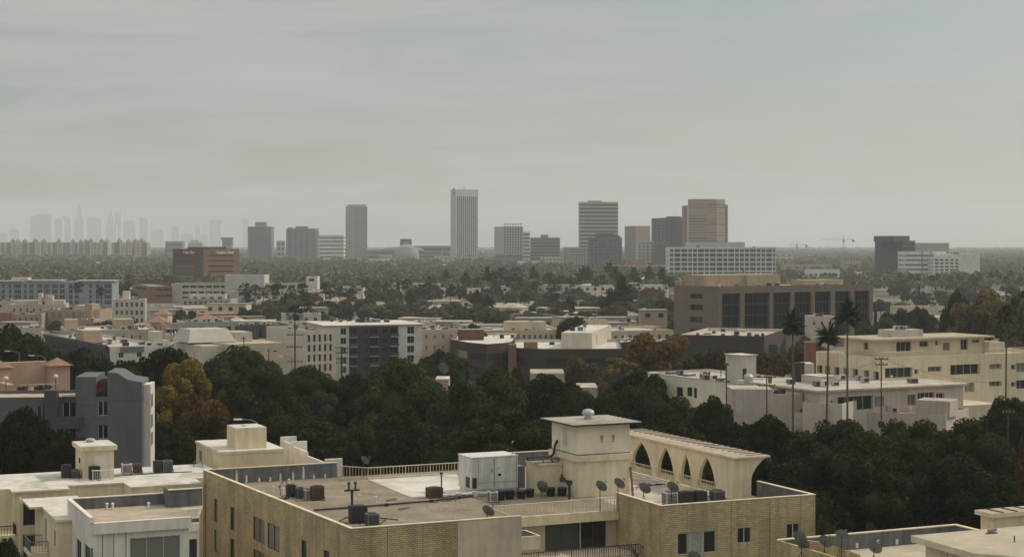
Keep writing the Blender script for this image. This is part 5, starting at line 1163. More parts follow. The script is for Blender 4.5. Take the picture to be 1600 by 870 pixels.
B = pbox('house','white kiosk roof with slanting dish among the dark trees',680,701,592,270,0,6,PEACH,WHITEROOF,'house')
B = pbox('house','flat tan roof half hidden behind the rounded dark trees in the centre',829,882,583,262,0,9,BEIGE,TANROOF,'house')
B = pbox('house','pale grey gable house among the dark trees right of the centre',903,934,605,255,0,8,GREYL,PALEROOF,'house')
# ------------------------------------------------------------------ towers far off
def tower(label, px0, px1, top, d, wm, glass=GLASSF, depth=None, bands=0, cols=0, bs=.5, cs=.5, th=0, base=0, left=None, rm=GREYROOF, name='office_tower', z1=None, fins=0, **k):
    zt = zat(top, d)
    if left is None:
        a, c = at_d(px0, top, d), at_d(px1, top, d); x, y, t, w, D = a.x, d, 0.0, c.x - a.x, depth or (c.x - a.x)*.8
    else:
        x, y, t, w, D = corner(left, d, th, px0, px1)
    B = root(name, label, 'tower' if zt > 45 else 'building', x, y, t)
    op = {}
    def fill(L):
        if cols and bands: return grid(L*.02, L*.98, base+3, zt-1.5, cols, bands, cs, bs, 'far', glass, 1)
        if bands: return grid(L*.01, L*.99, base+3, zt-1.5, 1, bands, 1-.02, bs, 'far', glass, 1)
        if cols: return grid(L*.02, L*.98, base+6, zt-6, cols, 1, cs, .995, 'far', glass, 1)
        return []
    op['F'] = fill(w)
    if left is not None: op['L'] = fill(D)
    else: op['R' if px1 < 800 else 'L'] = fill(D)
    walls(B, 0, w, 0, D, 0, zt, wm, rm, op, par=1.0, rec=.6, th=.5)
    return B, w, D, zt
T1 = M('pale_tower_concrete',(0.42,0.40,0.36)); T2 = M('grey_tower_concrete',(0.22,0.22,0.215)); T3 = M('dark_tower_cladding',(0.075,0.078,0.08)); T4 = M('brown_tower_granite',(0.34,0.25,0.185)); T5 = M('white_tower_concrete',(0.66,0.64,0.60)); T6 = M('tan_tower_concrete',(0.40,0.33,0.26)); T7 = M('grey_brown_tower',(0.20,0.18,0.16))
B,w,D,zt = tower('dark grey slab tower with a narrow lift head near the red brick block',387,424,354,3000,T2,bands=14,cols=1,cs=.96,bs=.45); addbox(B,w*.3,w*.75,4,20,zt-1,zt+8,'lift_head',T2,GREYROOF)
B,w,D,zt = tower('grey residential tower with ragged roof beside the white medical block',447,494,357,2900,T2,bands=15,cols=5,cs=.7,bs=.5); addbox(B,w*.3,w*.7,5,20,zt-1,zt+4,'lift_head',T2,GREYROOF); addbox(B,w*.05,w*.2,5,20,zt-1,zt+2,'lift_head',T2,GREYROOF)
B,w,D,zt = tower('white medical block with window strips left of the slender pale tower',498,537,367,2800,T5,bands=7,bs=.35,depth=25)
for o in [o for o in B.children if o.name.startswith('window')]: o.scale.x = .55
B,w,D,zt = tower('small pale grey hall behind the white medical block',432,445,376,3000,T1,bands=4,cols=2)
B,w,D,zt = tower('slender pale tower with shaded grid face in the middle left distance',540,574,322,2900,T1,left=551,th=25,bands=26,bs=.4,base=4); addbox(B,2,w-2,3,D-3,zt-1,zt+3,'roof_box',T1,GREYROOF)
x0,y0,t,wr,wl_ = corner(713,3120,22,704,746.5); B = root('office_tower','tallest white tower with vertical dark stripes in the centre distance','tower',x0,y0,t); zt = zat(296,3120)
walls(B,0,wr,0,wl_,0,zt,T1,GREYROOF,{'F':[(wr*(k+.28)/11,wr*(k+1)/11,12,zt-13,'far',GLASSF,1) for k in range(11)],'L':[]},par=1,rec=1.2,th=.5)
for k in range(12): b = MB(); x_ = min(wr-1.3, wr*k/11); b.box(x_,x_+1.2,-1.6,-.02,12,zt-13); b.build('fin',T5,B)
b = MB(); b.box(-.3,wr+.3,-1.8,-.03,zt-13,zt+.2); b.build('crown',T5,B); b = MB(); b.box(0,.0+1.6,wl_*.4,wl_*.6,zt,zt+3); b.tube((wr*.5,wl_*.5,zt-1),(wr*.5,wl_*.5,zt+8),.5); b.build('aerial',T2,B)
b = MB(); b.lathe([(3.0,0),(3.0,.6)],(0,0,0),12); o = b.build('emblem',T3,B,(-.2,wl_*.35,zt-7)); o.rotation_euler = (math.pi/2,0,-math.pi/2)
B,w,D,zt = tower('mottled grey apartment tower with stepped top right of the striped tower',774,828,362,2300,T2,left=789,th=20,bands=15,cols=7,cs=.5,bs=.45); addbox(B,-2.5,w*.72,-1,D-2,20,zt+7,'upper_block',T1,GREYROOF)
for i in range(7):
    for j in range(12): put_window(B,'F',.0+i*(w*.72+1)/7,.0+i*(w*.72+1)/7+2.2,22+j*3.55,24+j*3.55,-1.5,w,-1.06,D,.0,'far',GLASSF,FRAMED,1)
for k in range(9): b = MB(); b.box(w*.73,w,-.7,-.1,8+k*5.2,10.2+k*5.2); b.build('balcony',T5,B)
B,w,D,zt = tower('low dark brown slab with plant room beside the mottled tower',829,875,371,2400,T7,bands=9,bs=.5,depth=30); addbox(B,w*.35,w*.6,5,20,zt-1,zt+4,'roof_box',T7,GREYROOF)
B,w,D,zt = tower('broad pale tower with bold dark horizontal bands in the centre right',904,966,315.5,2250,M('banded_tower_stone',(0.43,0.38,0.33)),bands=17,bs=.48,th=8,left=905,name='office_tower')
addbox(B,w*.3,w*.6,8,25,zt-1,zt+2,'roof_box',T6,GREYROOF)
B,w,D,zt = tower('dark glass block with uneven stepped top before the banded tower',921,972,371,1900,M('slate_cladding',(0.13,0.135,0.135)),bands=10,cols=8,cs=.7,bs=.6); addbox(B,w*.2,w*.75,3,20,zt-1,zt+5,'upper_block',T3,GREYROOF); addbox(B,w*.75,w*.95,3,20,zt-1,zt+2,'upper_block',T3,GREYROOF)
B,w,D,zt = tower('grey block with small windows left of the dark glass block',880,921,386,1950,T1,bands=9,cols=9,cs=.6,bs=.4)
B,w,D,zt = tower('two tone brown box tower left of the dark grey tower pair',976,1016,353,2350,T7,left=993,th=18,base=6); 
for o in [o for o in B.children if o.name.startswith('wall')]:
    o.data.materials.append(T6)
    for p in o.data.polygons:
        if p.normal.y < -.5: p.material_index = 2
B,w,D,zt = tower('dark grey tower with gridded right part left of the bronze tower',1018,1068,340,2080,T3,left=1046,th=14,bands=16,cols=5,cs=.6,bs=.5); addbox(B,w*.1,w*.9,4,18,zt-1,zt+1.6,'roof_box',T3,GREYROOF)
B,w,D,zt = tower('pale stepped apartment slab at the foot of the brown box tower',996,1022,376,2000,T1,bands=9,cols=4,cs=.5,bs=.4); B,w,D,zt = tower('teal green glass office at the foot of the dark grey tower',1022,1046,380,1980,M('teal_cladding',(0.10,0.16,0.155)),bands=11,bs=.5)
# bronze tower: faceted plan
def facet_tower(label, pts, d, top, mat, shoulders=()):
    o = at_d(pts[0][0],top,d); B = root('office_tower',label,'tower',o.x,d,0); zt = zat(top,d)
    P = [(at_d(px,top,d+dd).x-o.x, dd) for px,dd in pts]
    b = MB(); b.prism([(x,y) for x,y in P],0,zt); b.build('wall',mat,B)
    for i in range(len(P)-1):
        a,c = P[i],P[i+1]; L = math.hypot(c[0]-a[0],c[1]-a[1]); n = ((c[1]-a[1])/L*.12,-(c[0]-a[0])/L*.12)
        if a[1] > 25 and c[1] > 25: continue
        for k in range(24):
            z = 4+k*(zt-8)/24; b = MB(); b.quad((a[0]*.97+c[0]*.03+n[0],a[1]*.97+c[1]*.03+n[1],z),(a[0]*.03+c[0]*.97+n[0],a[1]*.03+c[1]*.97+n[1],z),(a[0]*.03+c[0]*.97+n[0],a[1]*.03+c[1]*.97+n[1],z+1.5),(a[0]*.97+c[0]*.03+n[0],a[1]*.97+c[1]*.03+n[1],z+1.5)); b.build('window_band',glassmat('bronze_glass',(0.20,0.145,0.105),.2,.5) if 'bronze_glass' not in _mats else _mats['bronze_glass'],B)
    return B, P, zt
B,P,zt = facet_tower('big bronze faceted tower, largest of the right hand towers',[(1075,6),(1106,0),(1120,2),(1133,14),(1133,40),(1075,40)],2000,311,T4)
b = MB(); b.box(P[0][0]-4,P[0][0]-.1,9,38,0,zt-7.5); b.box(P[3][0]+.1,P[3][0]+4,20,40,0,zt-6.5); b.build('shoulder',M('dark_bronze',(0.20,0.15,0.115)),B)
# white gridded slab, the hospital offices behind the brown building
a_,c_ = at_d(1045,385,1400),at_d(1213,387,1400); B = root('office_building','long white gridded office slab before the bronze tower','building',a_.x,1400,.02); w = c_.x-a_.x; zt = zat(386,1400)
rr = random.Random(3); cols = []; x = .8
while x < w-2:
    cw = rr.choice([3.2,3.4,5.0]); cols.append((x,min(x+cw,w-.5))); x += cw+.8
op = [(a0,a1,zt-1.6-3.85*(j+1)+1.1,zt-1.6-3.85*j,'far',GLASSF,1) for a0,a1 in cols for j in range(7)]
walls(B,0,w,0,24,0,zt,T5,GREYROOF,{'F':op,'L':grid(1,23,zt-26,zt-2,5,6,.6,.6,'far',GLASSF,1)},par=.8,rec=.5)
addbox(B,w*.18,w*.72,6,18,zt-.8,zt+4.2,'roof_box',M('pale_green_plant',(0.46,0.46,0.40)),GREYROOF); clutter(B,5,w-8,2,6,zt-.8,8,51,2)
# towers at the right
B,w,D,zt = tower('dark grey glass tower standing alone at the right',1367,1430,376,1500,T3,left=1411,th=35,bands=9,cols=11,cs=.55,bs=.6); addbox(B,-8,w-3,4,D-6,zt-1,zt+4.3,'penthouse',T3,GREYROOF)
B,w,D,zt = tower('white striped office block right of the dark glass tower',1412,1478,393,1450,T5,bands=6,bs=.3,depth=22); 
for u in (.42,.63): b = MB(); b.box(w*u,w*u+1,-.5,-.05,0,zt+1); b.build('pilaster',T2,B)
B,w,D,zt = tower('white office block with square windows and blank end wall at the right',1459,1500,401,1430,T5,bands=7,cols=5,cs=.66,bs=.55,depth=30); 
b = MB(); b.box(w+.02,w+17,0,30,0,zt+2.8); b.box(w*.2,w,2,20,zt-1,zt+2.2); b.build('blank_wall',T5,B); clutter(B,w*.3,w+10,3,15,zt+2.2,9,52,2)
B,w,D,zt = tower('plain pinkish grey box block behind the white striped offices',1434,1483,379.5,1560,M('pinkish_cladding',(0.43,0.38,0.36)),depth=30,name='office_building')
B,w,D,zt = tower('white low podium at the foot of the dark glass tower',1404,1452,445,1400,T1,depth=14,name='office_building')
# science hall dome and museum blocks
dm = thing('dome_building','pale concrete sphere building in the middle distance','dome',(at_d(635.5,403,2700).x,2700,0))
b = MB(); R_ = 20.5; b.lathe([(R_*math.sin(math.radians(a)), 14-R_*math.cos(math.radians(a))) for a in range(48,181,6)],(0,0,0),36); b.build('shell',M('sphere_concrete',(0.27,0.265,0.255)),dm)  # shell darkened and cap lightened to paint in shade and sunlit arc
b = MB()
for k in range(9):
    ph = math.radians(20+16*k)
    for s0 in range(95,168,8):
        aa,bb = math.radians(s0),math.radians(s0+8); p = lambda t_: ((R_+.25)*math.sin(t_)*math.cos(-ph*.35-.3),(R_+.25)*math.sin(t_)*math.sin(-ph*.35-.3)*-1,14-(R_+.25)*math.cos(t_))
b.lathe([((R_+.3)*math.sin(math.radians(a)),14-(R_+.3)*math.cos(math.radians(a))) for a in (128,140,152,164,176)],(0,0,0),36); b.build('glass_cap',glassmat('dome_glass',(0.28,0.28,0.27),.15,.6),dm)
b = MB(); [b.tube((x,y,0),(x*.7,y*.7,4),1.6) for x,y in ((8,6),(-8,6),(8,-6),(-8,-6))]; b.build('pillar',T1,dm)
for k,(p0,p1,tp,d,dp,mt,lb) in enumerate(((572,690,391,2850,30,T2,'long low grey museum with curved roof left of the sphere'),(640,704,384,2900,30,T2,'low grey block with rooftop works right of the sphere'),(678,722,400,2500,20,T1,'pale block at the foot of the striped tower'),
      (560,616,405,2600,16,T5,'flat white canopy pavilion left of the sphere'),(808,846,408,2100,20,T5,'white row building below the mottled tower'),(845,882,401,2150,20,T1,'pale flats below the low dark brown slab'),
      (903,938,419,1700,14,T2,'dark colonnade hall below the dark glass block'),(946,1040,414,1750,18,T6,'low beige shops with a billboard before the brown towers'),(258,284,377,3400,30,T2,'plain grey cube behind the red brick tower'),
      (294,316,378,4600,40,T1,'faint stepped block right behind the red brick tower'),(347,362,374,3300,18,T2,'small notched tower right behind the red brick tower'),(1226,1300,413,1650,20,T6,'tan offices with sloping roof behind the brown grey offices'),(1262,1312,421,1300,12,T5,'white framed glass showroom behind the brown grey offices'),
      (1282,1318,409,1900,24,T2,'grey blue flats below the tower cranes'),(1318,1346,398,1800,16,T6,'stepped beige apartment tower below the crane'),(1340,1368,425,1500,14,T5,'white peaked hall left of the dark glass tower'),
      (1180,1240,395,2600,30,T1,'pale roofs behind the white gridded slab end'),(722,746,401,2700,20,T1,'low pale block right below the striped tower'),(592,612,398,2750,10,T1,'small pale block before the curved museum'),(746,772,397,2900,20,T6,'reddish low block between striped and mottled towers'))):
    B,w,D,zt = tower(lb,p0,p1,tp,d,mt,bands=3 if tp<420 else 2,bs=.35,cols=0 if k in (0,1,8) else 6,cs=.5,depth=dp,name='office_building')
    if k == 0: b = MB(); b.lathe([(40,0),(38,4),(28,8),(10,10)],(0,0,0),24); o = b.build('curved_roof',T2,B,(w*.45,28,zt-1)); o.scale = (1,.5,.7)
    if k == 10: addbox(B,-2,w+2,-2,10,zt-1,zt+4,'cap',T2,GREYROOF)
    if k == 9: addbox(B,w*.15,w*.7,5,20,zt-1,zt+5,'upper_block',T1,GREYROOF)
bb = thing('billboard','dark roof billboard above the grey block right of the sphere','billboard',(at_d(625,374,2870).x,2870,zat(386,2870))); b = MB(); b.box(0,20,0,1.5,3,14); b.build('panel',T3,bb); b = MB(); b.quad((5,-.05,6),(15,-.05,6),(15,-.05,10),(5,-.05,10)); b.build('faded_print',T2,bb); b = MB(); [b.tube((x,.7,0),(x,.7,3),.5) for x in (3,10,17)]; b.build('leg',T2,bb)
bb = thing('billboard','orange billboard on the low beige shops','billboard',(at_d(985,408,1745).x,1745,zat(414,1745))); b = MB(); b.box(0,15,0,.8,.8,5); b.build('panel',M('orange_print',(0.42,0.20,0.10),var=.6,scale=.4),bb); b = MB(); [b.tube((x,.4,0),(x,.4,.8),.3) for x in (2,13)]; b.build('leg',T2,bb)
# the row of identical residential towers
PL = M('park_tower_brick',(0.30,0.225,0.18)); PLW = M('park_tower_sunlit',(0.60,0.54,0.45))  # the pale gable colour paints in the sunlit tower ends
spec = [(-14,3550),(8,3500),(30,3650),(47,3450),(68,3600),(88,3400),(106,3700),(126,3550),(141,3450),(158,3600),(174,3400),(190,3700),(205,3500),(222,3450),(-30,3700),(58,3950),(116,4000),(168,3950),(212,3900),(20,3950)]
b = MB(); hgt = 38; arms = [(-15,15,-6,6),(-6,6,-15,15)]
R9 = random.Random(14)
proto = None
for k,(px,d) in enumerate(spec):
    d += R9.uniform(-180,260); loc = (at_d(px+6+R9.uniform(-7,7),380,d).x,d,0)
    if proto is None:
        proto = thing('residential_tower','brown grey residential tower in the row of identical towers below the hazy skyline','tower',loc,.5,'row of identical residential towers')
        b = MB(); [b.box(x0,x1,y0,y1,0,hgt+.02*i) for i,(x0,x1,y0,y1) in enumerate(arms)]; b.build('wall',PL,proto)
        b = MB(); b.box(-4,4,-4,4,hgt,hgt+4.5); b.box(-1,1,-1,1,hgt+4.5,hgt+8); b.build('lift_head',PL,proto)
        for x0,x1,y0,y1,sx,sy in ((15,15.1,-6,6,1,0),(-15.1,-15,-6,6,1,0),(-6,6,-15.1,-15,0,1),(-6,6,15,15.1,0,1)):
            b = MB(); b.box(x0,x1,y0,y1,0,hgt); b.build('gable',PLW,proto)
        for j in range(12):
            b = MB(); z = 2.4+j*2.95
            b.box(-4.5,4.5,-15.2,-15.11,z,z+1.5); b.box(15.11,15.2,-4.5,4.5,z,z+1.5); b.box(-15.2,-15.11,-4.5,4.5,z,z+1.5)
            b.box(6.01,6.1,-14,-7,z,z+1.4); b.box(-6.1,-6.01,-14,-7,z,z+1.4); b.box(7,14,-6.1,-6.01,z,z+1.4); b.box(-14,-7,-6.1,-6.01,z,z+1.4); b.build('window_band',GLASSF,proto)
    else: dup(proto,loc,R9.uniform(.1,1.4))
# skyline veiled by the haze
DT = M('skyline_facade',(0.58,0.58,0.56)); d = 13200  # facade colour itself paled towards the haze
sk = [(0,12,365,'box'),(14,30,357,'round'),(47,62,338,'box'),(56,80,335,'box'),(80,97,343,'box'),(97,110,336,'slant'),(116,131,342,'box'),(119,129,319,'crown'),(136,158,339,'round'),(168,177,327,'spire'),(165,181,352,'box'),(179,189,331,'box'),(193,212,344,'round'),(218,231,339,'slant'),(236,256,358,'round'),(268,280,354,'box'),(281,302,365,'box'),(305,313,352,'box'),(326,347,343,'flare'),(379,389,343,'box'),(314,326,366,'box')]
nm = {0:'low hazy block at the left end of the veiled skyline',1:'hazy round topped block at the left of the veiled skyline',2:'left part of the wide hazy slab pair on the veiled skyline',3:'right taller part of the wide hazy slab pair on the veiled skyline',4:'hazy block between the wide slabs and slant topped tower',5:'hazy slant topped tower left of the tallest skyline tower',6:'hazy broad shaft at the base of the tallest skyline tower',7:'tallest hazy skyline tower with stepped crown',8:'broad hazy tower with rounded shoulders right of the tallest one',9:'hazy skyline tower ending in a thin spire',10:'hazy broad base under the spire tower',11:'hazy slim flat tower right of the spire tower',12:'hazy dome topped tower on the veiled skyline right half',13:'hazy slant topped tower at the right end of the main skyline',14:'hazy squat rounded tower right of the main skyline',15:'hazy narrow tower in the right skyline gap',16:'hazy low wide block behind the red brick tower',17:'hazy thin tower above the red brick tower left side',18:'hazy tower with flared cap above the red brick tower',19:'hazy faint slim tower left of the dark grey slab tower',20:'hazy low block left of the flared cap tower'}
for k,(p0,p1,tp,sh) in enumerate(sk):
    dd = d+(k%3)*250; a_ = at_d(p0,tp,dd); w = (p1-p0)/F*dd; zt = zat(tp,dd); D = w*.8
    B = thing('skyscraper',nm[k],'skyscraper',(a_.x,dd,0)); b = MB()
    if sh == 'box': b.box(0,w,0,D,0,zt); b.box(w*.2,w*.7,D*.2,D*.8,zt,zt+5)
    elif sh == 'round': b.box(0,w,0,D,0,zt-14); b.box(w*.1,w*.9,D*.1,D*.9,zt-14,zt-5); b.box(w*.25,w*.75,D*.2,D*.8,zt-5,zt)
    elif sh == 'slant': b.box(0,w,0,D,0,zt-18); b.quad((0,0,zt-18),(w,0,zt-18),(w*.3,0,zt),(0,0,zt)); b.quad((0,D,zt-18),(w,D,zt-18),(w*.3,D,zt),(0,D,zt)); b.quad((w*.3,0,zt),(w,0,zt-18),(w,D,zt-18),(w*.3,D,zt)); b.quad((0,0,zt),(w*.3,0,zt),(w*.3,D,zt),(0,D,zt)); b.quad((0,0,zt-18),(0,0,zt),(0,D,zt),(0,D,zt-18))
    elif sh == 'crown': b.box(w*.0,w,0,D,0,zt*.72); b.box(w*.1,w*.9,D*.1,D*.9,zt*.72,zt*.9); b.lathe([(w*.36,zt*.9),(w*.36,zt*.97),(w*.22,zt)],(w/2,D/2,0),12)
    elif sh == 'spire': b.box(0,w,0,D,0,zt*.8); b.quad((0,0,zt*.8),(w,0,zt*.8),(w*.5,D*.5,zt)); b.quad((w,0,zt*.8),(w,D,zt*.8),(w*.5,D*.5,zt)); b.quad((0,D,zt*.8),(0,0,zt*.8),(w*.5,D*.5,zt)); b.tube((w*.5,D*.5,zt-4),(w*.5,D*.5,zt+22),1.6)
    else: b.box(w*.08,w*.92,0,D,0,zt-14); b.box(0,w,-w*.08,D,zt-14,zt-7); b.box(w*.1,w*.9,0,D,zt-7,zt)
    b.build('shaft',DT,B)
# tower cranes
def crane(label, px, top, jl, jr, d, jy):
    zt = zat(top,d); zj = zat(jy,d); t = thing('tower_crane',label,'crane',(at_d(px,top,d).x,d,0)); s = d/F
    b = MB(); r = .9
    for x,y in ((-r,-r),(r,-r),(r,r),(-r,r)): b.tube((x,y,0),(x,y,zj+1),.16,n=4)
    n = int(zj/3)
    for i in range(n): b.tube((-r,-r,i*3),(r,-r,i*3+3),.14,n=4); b.tube((-r,r,i*3+3),(r,r,i*3),.14,n=4); b.tube((r,-r,i*3),(r,r,i*3+3),.14,n=4)
    b.build('mast',T1,t); b = MB(); b.tube((0,0,zj),(0,0,zt),.5,.2); b.build('apex',T1,t)
    b = MB(); x0_,x1_ = (jl-px)*s,(jr-px)*s
    for yy in (-.7,.7): b.tube((x0_,yy,zj),(x1_,yy,zj),.16,n=4)
    b.tube((x0_*.95,0,zj+1.6),(x1_*.8,0,zj+1.6),.2,n=4)
    m = int(abs(x1_-x0_)/4)
    for i in range(m): xx_ = x0_+(x1_-x0_)*i/m; b.tube((xx_,-.7,zj),(xx_+2,0,zj+1.6),.12,n=3); b.tube((xx_+2,0,zj+1.6),(xx_+4,.7,zj),.12,n=3)
    b.tube((0,0,zt),(x0_*.7,0,zj+1.6),.12,n=3); b.tube((0,0,zt),(x1_*.8,0,zj+1.6),.12,n=3); b.build('jib',T1,t)
    b = MB(); b.box(x1_*.8,x1_*.98,-1.2,1.2,zj-3,zj+.4); b.build('counterweight',T3,t); b = MB(); b.box(-1.6,1.2,-2.6,-.9,zj-3.4,zj-.6); b.build('cabin',T2,t)
crane('nearer tower crane with long left jib on the right horizon',1318,366,1284,1335,2600,375)
crane('smaller faint tower crane left of the bigger one on the right horizon',1245,378,1232,1262,2800,383)
# ------------------------------------------------------------------ poles
def pole(label, px, pt, d, arms=((.3,2.2),(1.3,2.0)), r=.12, lean=0):
    zt = zat(pt,d); t = thing('utility_pole',label,'utility pole',(at_d(px,pt,d).x,d,0)); b = MB(); b.tube((0,0,0),(lean,0,zt),r,r*.75,n=8); b.build('post',WOODP,t)
    for dz,wd in arms:
        b = MB(); b.box(lean-wd/2,lean+wd/2,-.2,-.08,zt-dz-.14,zt-dz); b.build('crossarm',WOODP,t)
        b = MB(); [b.lathe([(.07,0),(.1,.12),(.05,.24)],(lean-wd/2+.15+i*(wd-.3)/3,-.14,zt-dz),6) for i in range(4)]; b.build('insulator',METALG,t)
    return t, zt
pole('dark wooden pole rising before the white building long wall',1135,567,255,((.2,.8),))
t_, _ = pole('wooden pole with two long crossarms right of the drum vent',1198,586,250,((.15,2.8),(1.5,2.6))); b = MB(); b.lathe([(.3,0),(.3,.9)],(.5,0,_-1.2),10); b.build('transformer',METALG,t_)
pole('wooden pole with two crossarms before the yellow building balcony',1377,558,262,((.2,2.2),(1.1,2.0)))
pole('wooden pole with crossarm before the beige blank wall',381,526,360,((.3,.6),)); pole('short dark pole before the beige blank wall right part',419.5,545,352,((.2,.4),))
pole('tall pole with stacked crossarms before the dark slate house',461,505,330,((2.2,3.2),(4.6,3.2),(7.5,3.0)),.2); pole('tall pole with stacked crossarms before the white modern apartment',534,541,330,((.2,2.6),(1.2,2.4),(2.4,2.2),(3.2,2.2)),.2)
pole('thin pole beside the right lower trees',1575,640,205,((.3,1.6),))
def wire(label, a, b_, sag):
    A, B_ = Vector(a), Vector(b_); b = MB(); pts = []
    for i in range(13): s = i/12; p = A.lerp(B_,s); p.z -= sag*4*s*(1-s); pts.append(tuple(p-A))
    b.path(pts,.022,4); tag(b.build('power_line',BLACK,None,a),label,'power line')
wire('power line from the yellow building pole to the right edge', at_d(1377,560,262), at_d(1620,600,262), 1.2)
wire('power line crossing before the pale two storey flats', at_d(1198,588,250), at_d(1377,562,262), 1.0)
wire('thin power line before the charcoal flats', at_d(534,545,330), at_d(720,553,330), 1.0)
wire('power line before the dark slate house and white wing', at_d(461,513,330), at_d(534,543,330), .6)
def lamp(label, px, pt, d, rz):
    zt = zat(pt,d); t = thing('street_lamp',label,'street lamp',(at_d(px,pt,d).x,d,0),rz); b = MB(); b.tube((0,0,0),(0,0,zt-.3),.11,.07); b.path([(0,0,zt-.3),(-.6,0,zt),(-1.8,0,zt+.1)],.06,6); b.build('post',METALG,t); b = MB(); b.box(-2.6,-1.7,-.16,.16,zt,zt+.16); b.build('head',WHITEW,t)
lamp('street lamp above the left dark trees, farther one',30,549,300,0); lamp('curved street lamp over the left dark trees before the white flats',70,556,270,0); lamp('street lamp behind the cream roof box',402,656,185,0); lamp('street lamp near the tall pole before the dark slate house',456,557,340,0)
wd_ = dish('white dish on the kiosk roof among the dark trees',0,0,0,1.6,.9,20,20); wd_.location = (at_d(692,590,271).x,272,zat(592,270)); wd_.children[0].data.materials[0] = WHITEW

def car(label, px, py, d, paint, rz, group=None):
    p = at_d(px, py, d); t = thing('parked_car', label, 'car', (p.x, d, p.z), rz, group)
    b = MB(); b.box(-2.2,2.2,-.88,.88,.3,.85); b.quad((-2.2,-.88,.85),(2.2,-.88,.85),(2.1,-.8,.92),(-2.1,-.8,.92)); b.build('body', M(paint[0], paint[1], rough=.35, spec=.5), t)
    b = MB(); lo = [(-1.5,-.8,.85),(1.1,-.8,.85),(1.1,.8,.85),(-1.5,.8,.85)]; hi = [(-1.0,-.66,1.42),(.5,-.66,1.42),(.5,.66,1.42),(-1.0,.66,1.42)]
    for i in range(4): b.quad(lo[i], lo[(i+1)%4], hi[(i+1)%4], hi[i])
    b.quad(*hi, m=1); b.build('cabin', [GLASS, M(paint[0])], t)
    for x in (-1.4, 1.4):
        for y in (-.85, .85): b = MB(); b.tube((x,y-.1,.32),(x,y+.1,.32),.32,n=12); b.build('wheel', BLACK, t)
pk = pbox('parking_deck','flat pale parking deck with white cars before the hospital',359,392,456.5,900,0,16,GREYL,GREYROOF,'building')
for i,(px,c) in enumerate(((363.5,('white_car_paint',(.75,.75,.74))),(368,('white_car_paint',(.75,.75,.74))),(373,('silver_car_paint',(.45,.46,.47))),(378,('white_car_paint',(.75,.75,.74))),(384,('dark_car_paint',(.05,.05,.06))))):
    car(['white car leftmost on the hospital parking deck','white car second from left on the hospital parking deck','silver car in the middle of the hospital parking deck','white car right of the silver one on the parking deck','dark car rightmost on the hospital parking deck'][i], px, 456.2, 903+i%2, c, 1.45)
# ------------------------------------------------------------------ vegetation
FICUS = leafmat('ficus_leaf',(0.0015,0.0025,0.001),(0.043,0.057,0.013),.3)
GREEN = leafmat('mid_green_leaf',(0.004,0.007,0.003),(0.065,0.084,0.024),.28)
OLIVE = leafmat('olive_leaf',(0.025,0.030,0.016),(0.095,0.100,0.048))
YELLOWG = leafmat('yellow_autumn_leaf',(0.024,0.026,0.007),(0.340,0.245,0.048),.32)
ORANGE = leafmat('orange_autumn_leaf',(0.032,0.021,0.009),(0.250,0.135,0.038),.32)
BROWNL = leafmat('brown_autumn_leaf',(0.018,0.016,0.008),(0.165,0.120,0.042),.28)
RUSSET = leafmat('russet_olive_leaf',(0.030,0.026,0.013),(0.200,0.150,0.060),.28)
PALML = leafmat('palm_frond',(0.008,0.013,0.008),(0.045,0.058,0.028),.12)
DEADP = M('dead_palm_skirt',(0.12,0.085,0.05),var=.4,scale=2)
def sphere_faces(c, r, n=9, m=6):
    vs, fs = [], []
    for j in range(m+1):
        t = math.pi*j/m
        for i in range(n): p = 2*math.pi*i/n; vs.append((c[0]+r*math.sin(t)*math.cos(p), c[1]+r*math.sin(t)*math.sin(p), c[2]+r*math.cos(t)))
    for j in range(m):
        for i in range(n): a = j*n+i; b = j*n+(i+1)%n; fs.append((a,b,b+n,a+n))
    return vs, fs
def leaf_quads(R, C, rad, n, leaf, squash=1.0, jitter=.22):
    """n leaf clumps over the lobes C (k,3) with radii rad"""
    k = len(C); w = rad**1.7*(rad<.2)+rad**2*.25*(rad>=.2); w = w/np.sum(w); idx = R.choice(k, n, p=w)
    d = R.normal(size=(n,3)); d[:,2] = d[:,2]*.9+.15; d /= np.linalg.norm(d,axis=1)[:,None]
    rr = rad[idx]*(1.0 - jitter*.5 + jitter*R.random(n)**.7*1.6)
    P = C[idx] + d*rr[:,None]*np.array([1,1,squash])
    nrm = d*1.0 + R.normal(size=(n,3))*.55; nrm /= np.linalg.norm(nrm,axis=1)[:,None]
    t = np.cross(nrm, R.normal(size=(n,3))); t /= np.linalg.norm(t,axis=1)[:,None]; b = np.cross(nrm,t)
    s = leaf*(.5+R.random(n)); s2 = s*(.45+.5*R.random(n))
    V = np.empty((n,4,3)); V[:,0] = P - t*s[:,None]; V[:,1] = P - b*s2[:,None]; V[:,2] = P + t*s[:,None]*1.1 + nrm*s[:,None]*.25; V[:,3] = P + b*s2[:,None]*.9
    return V
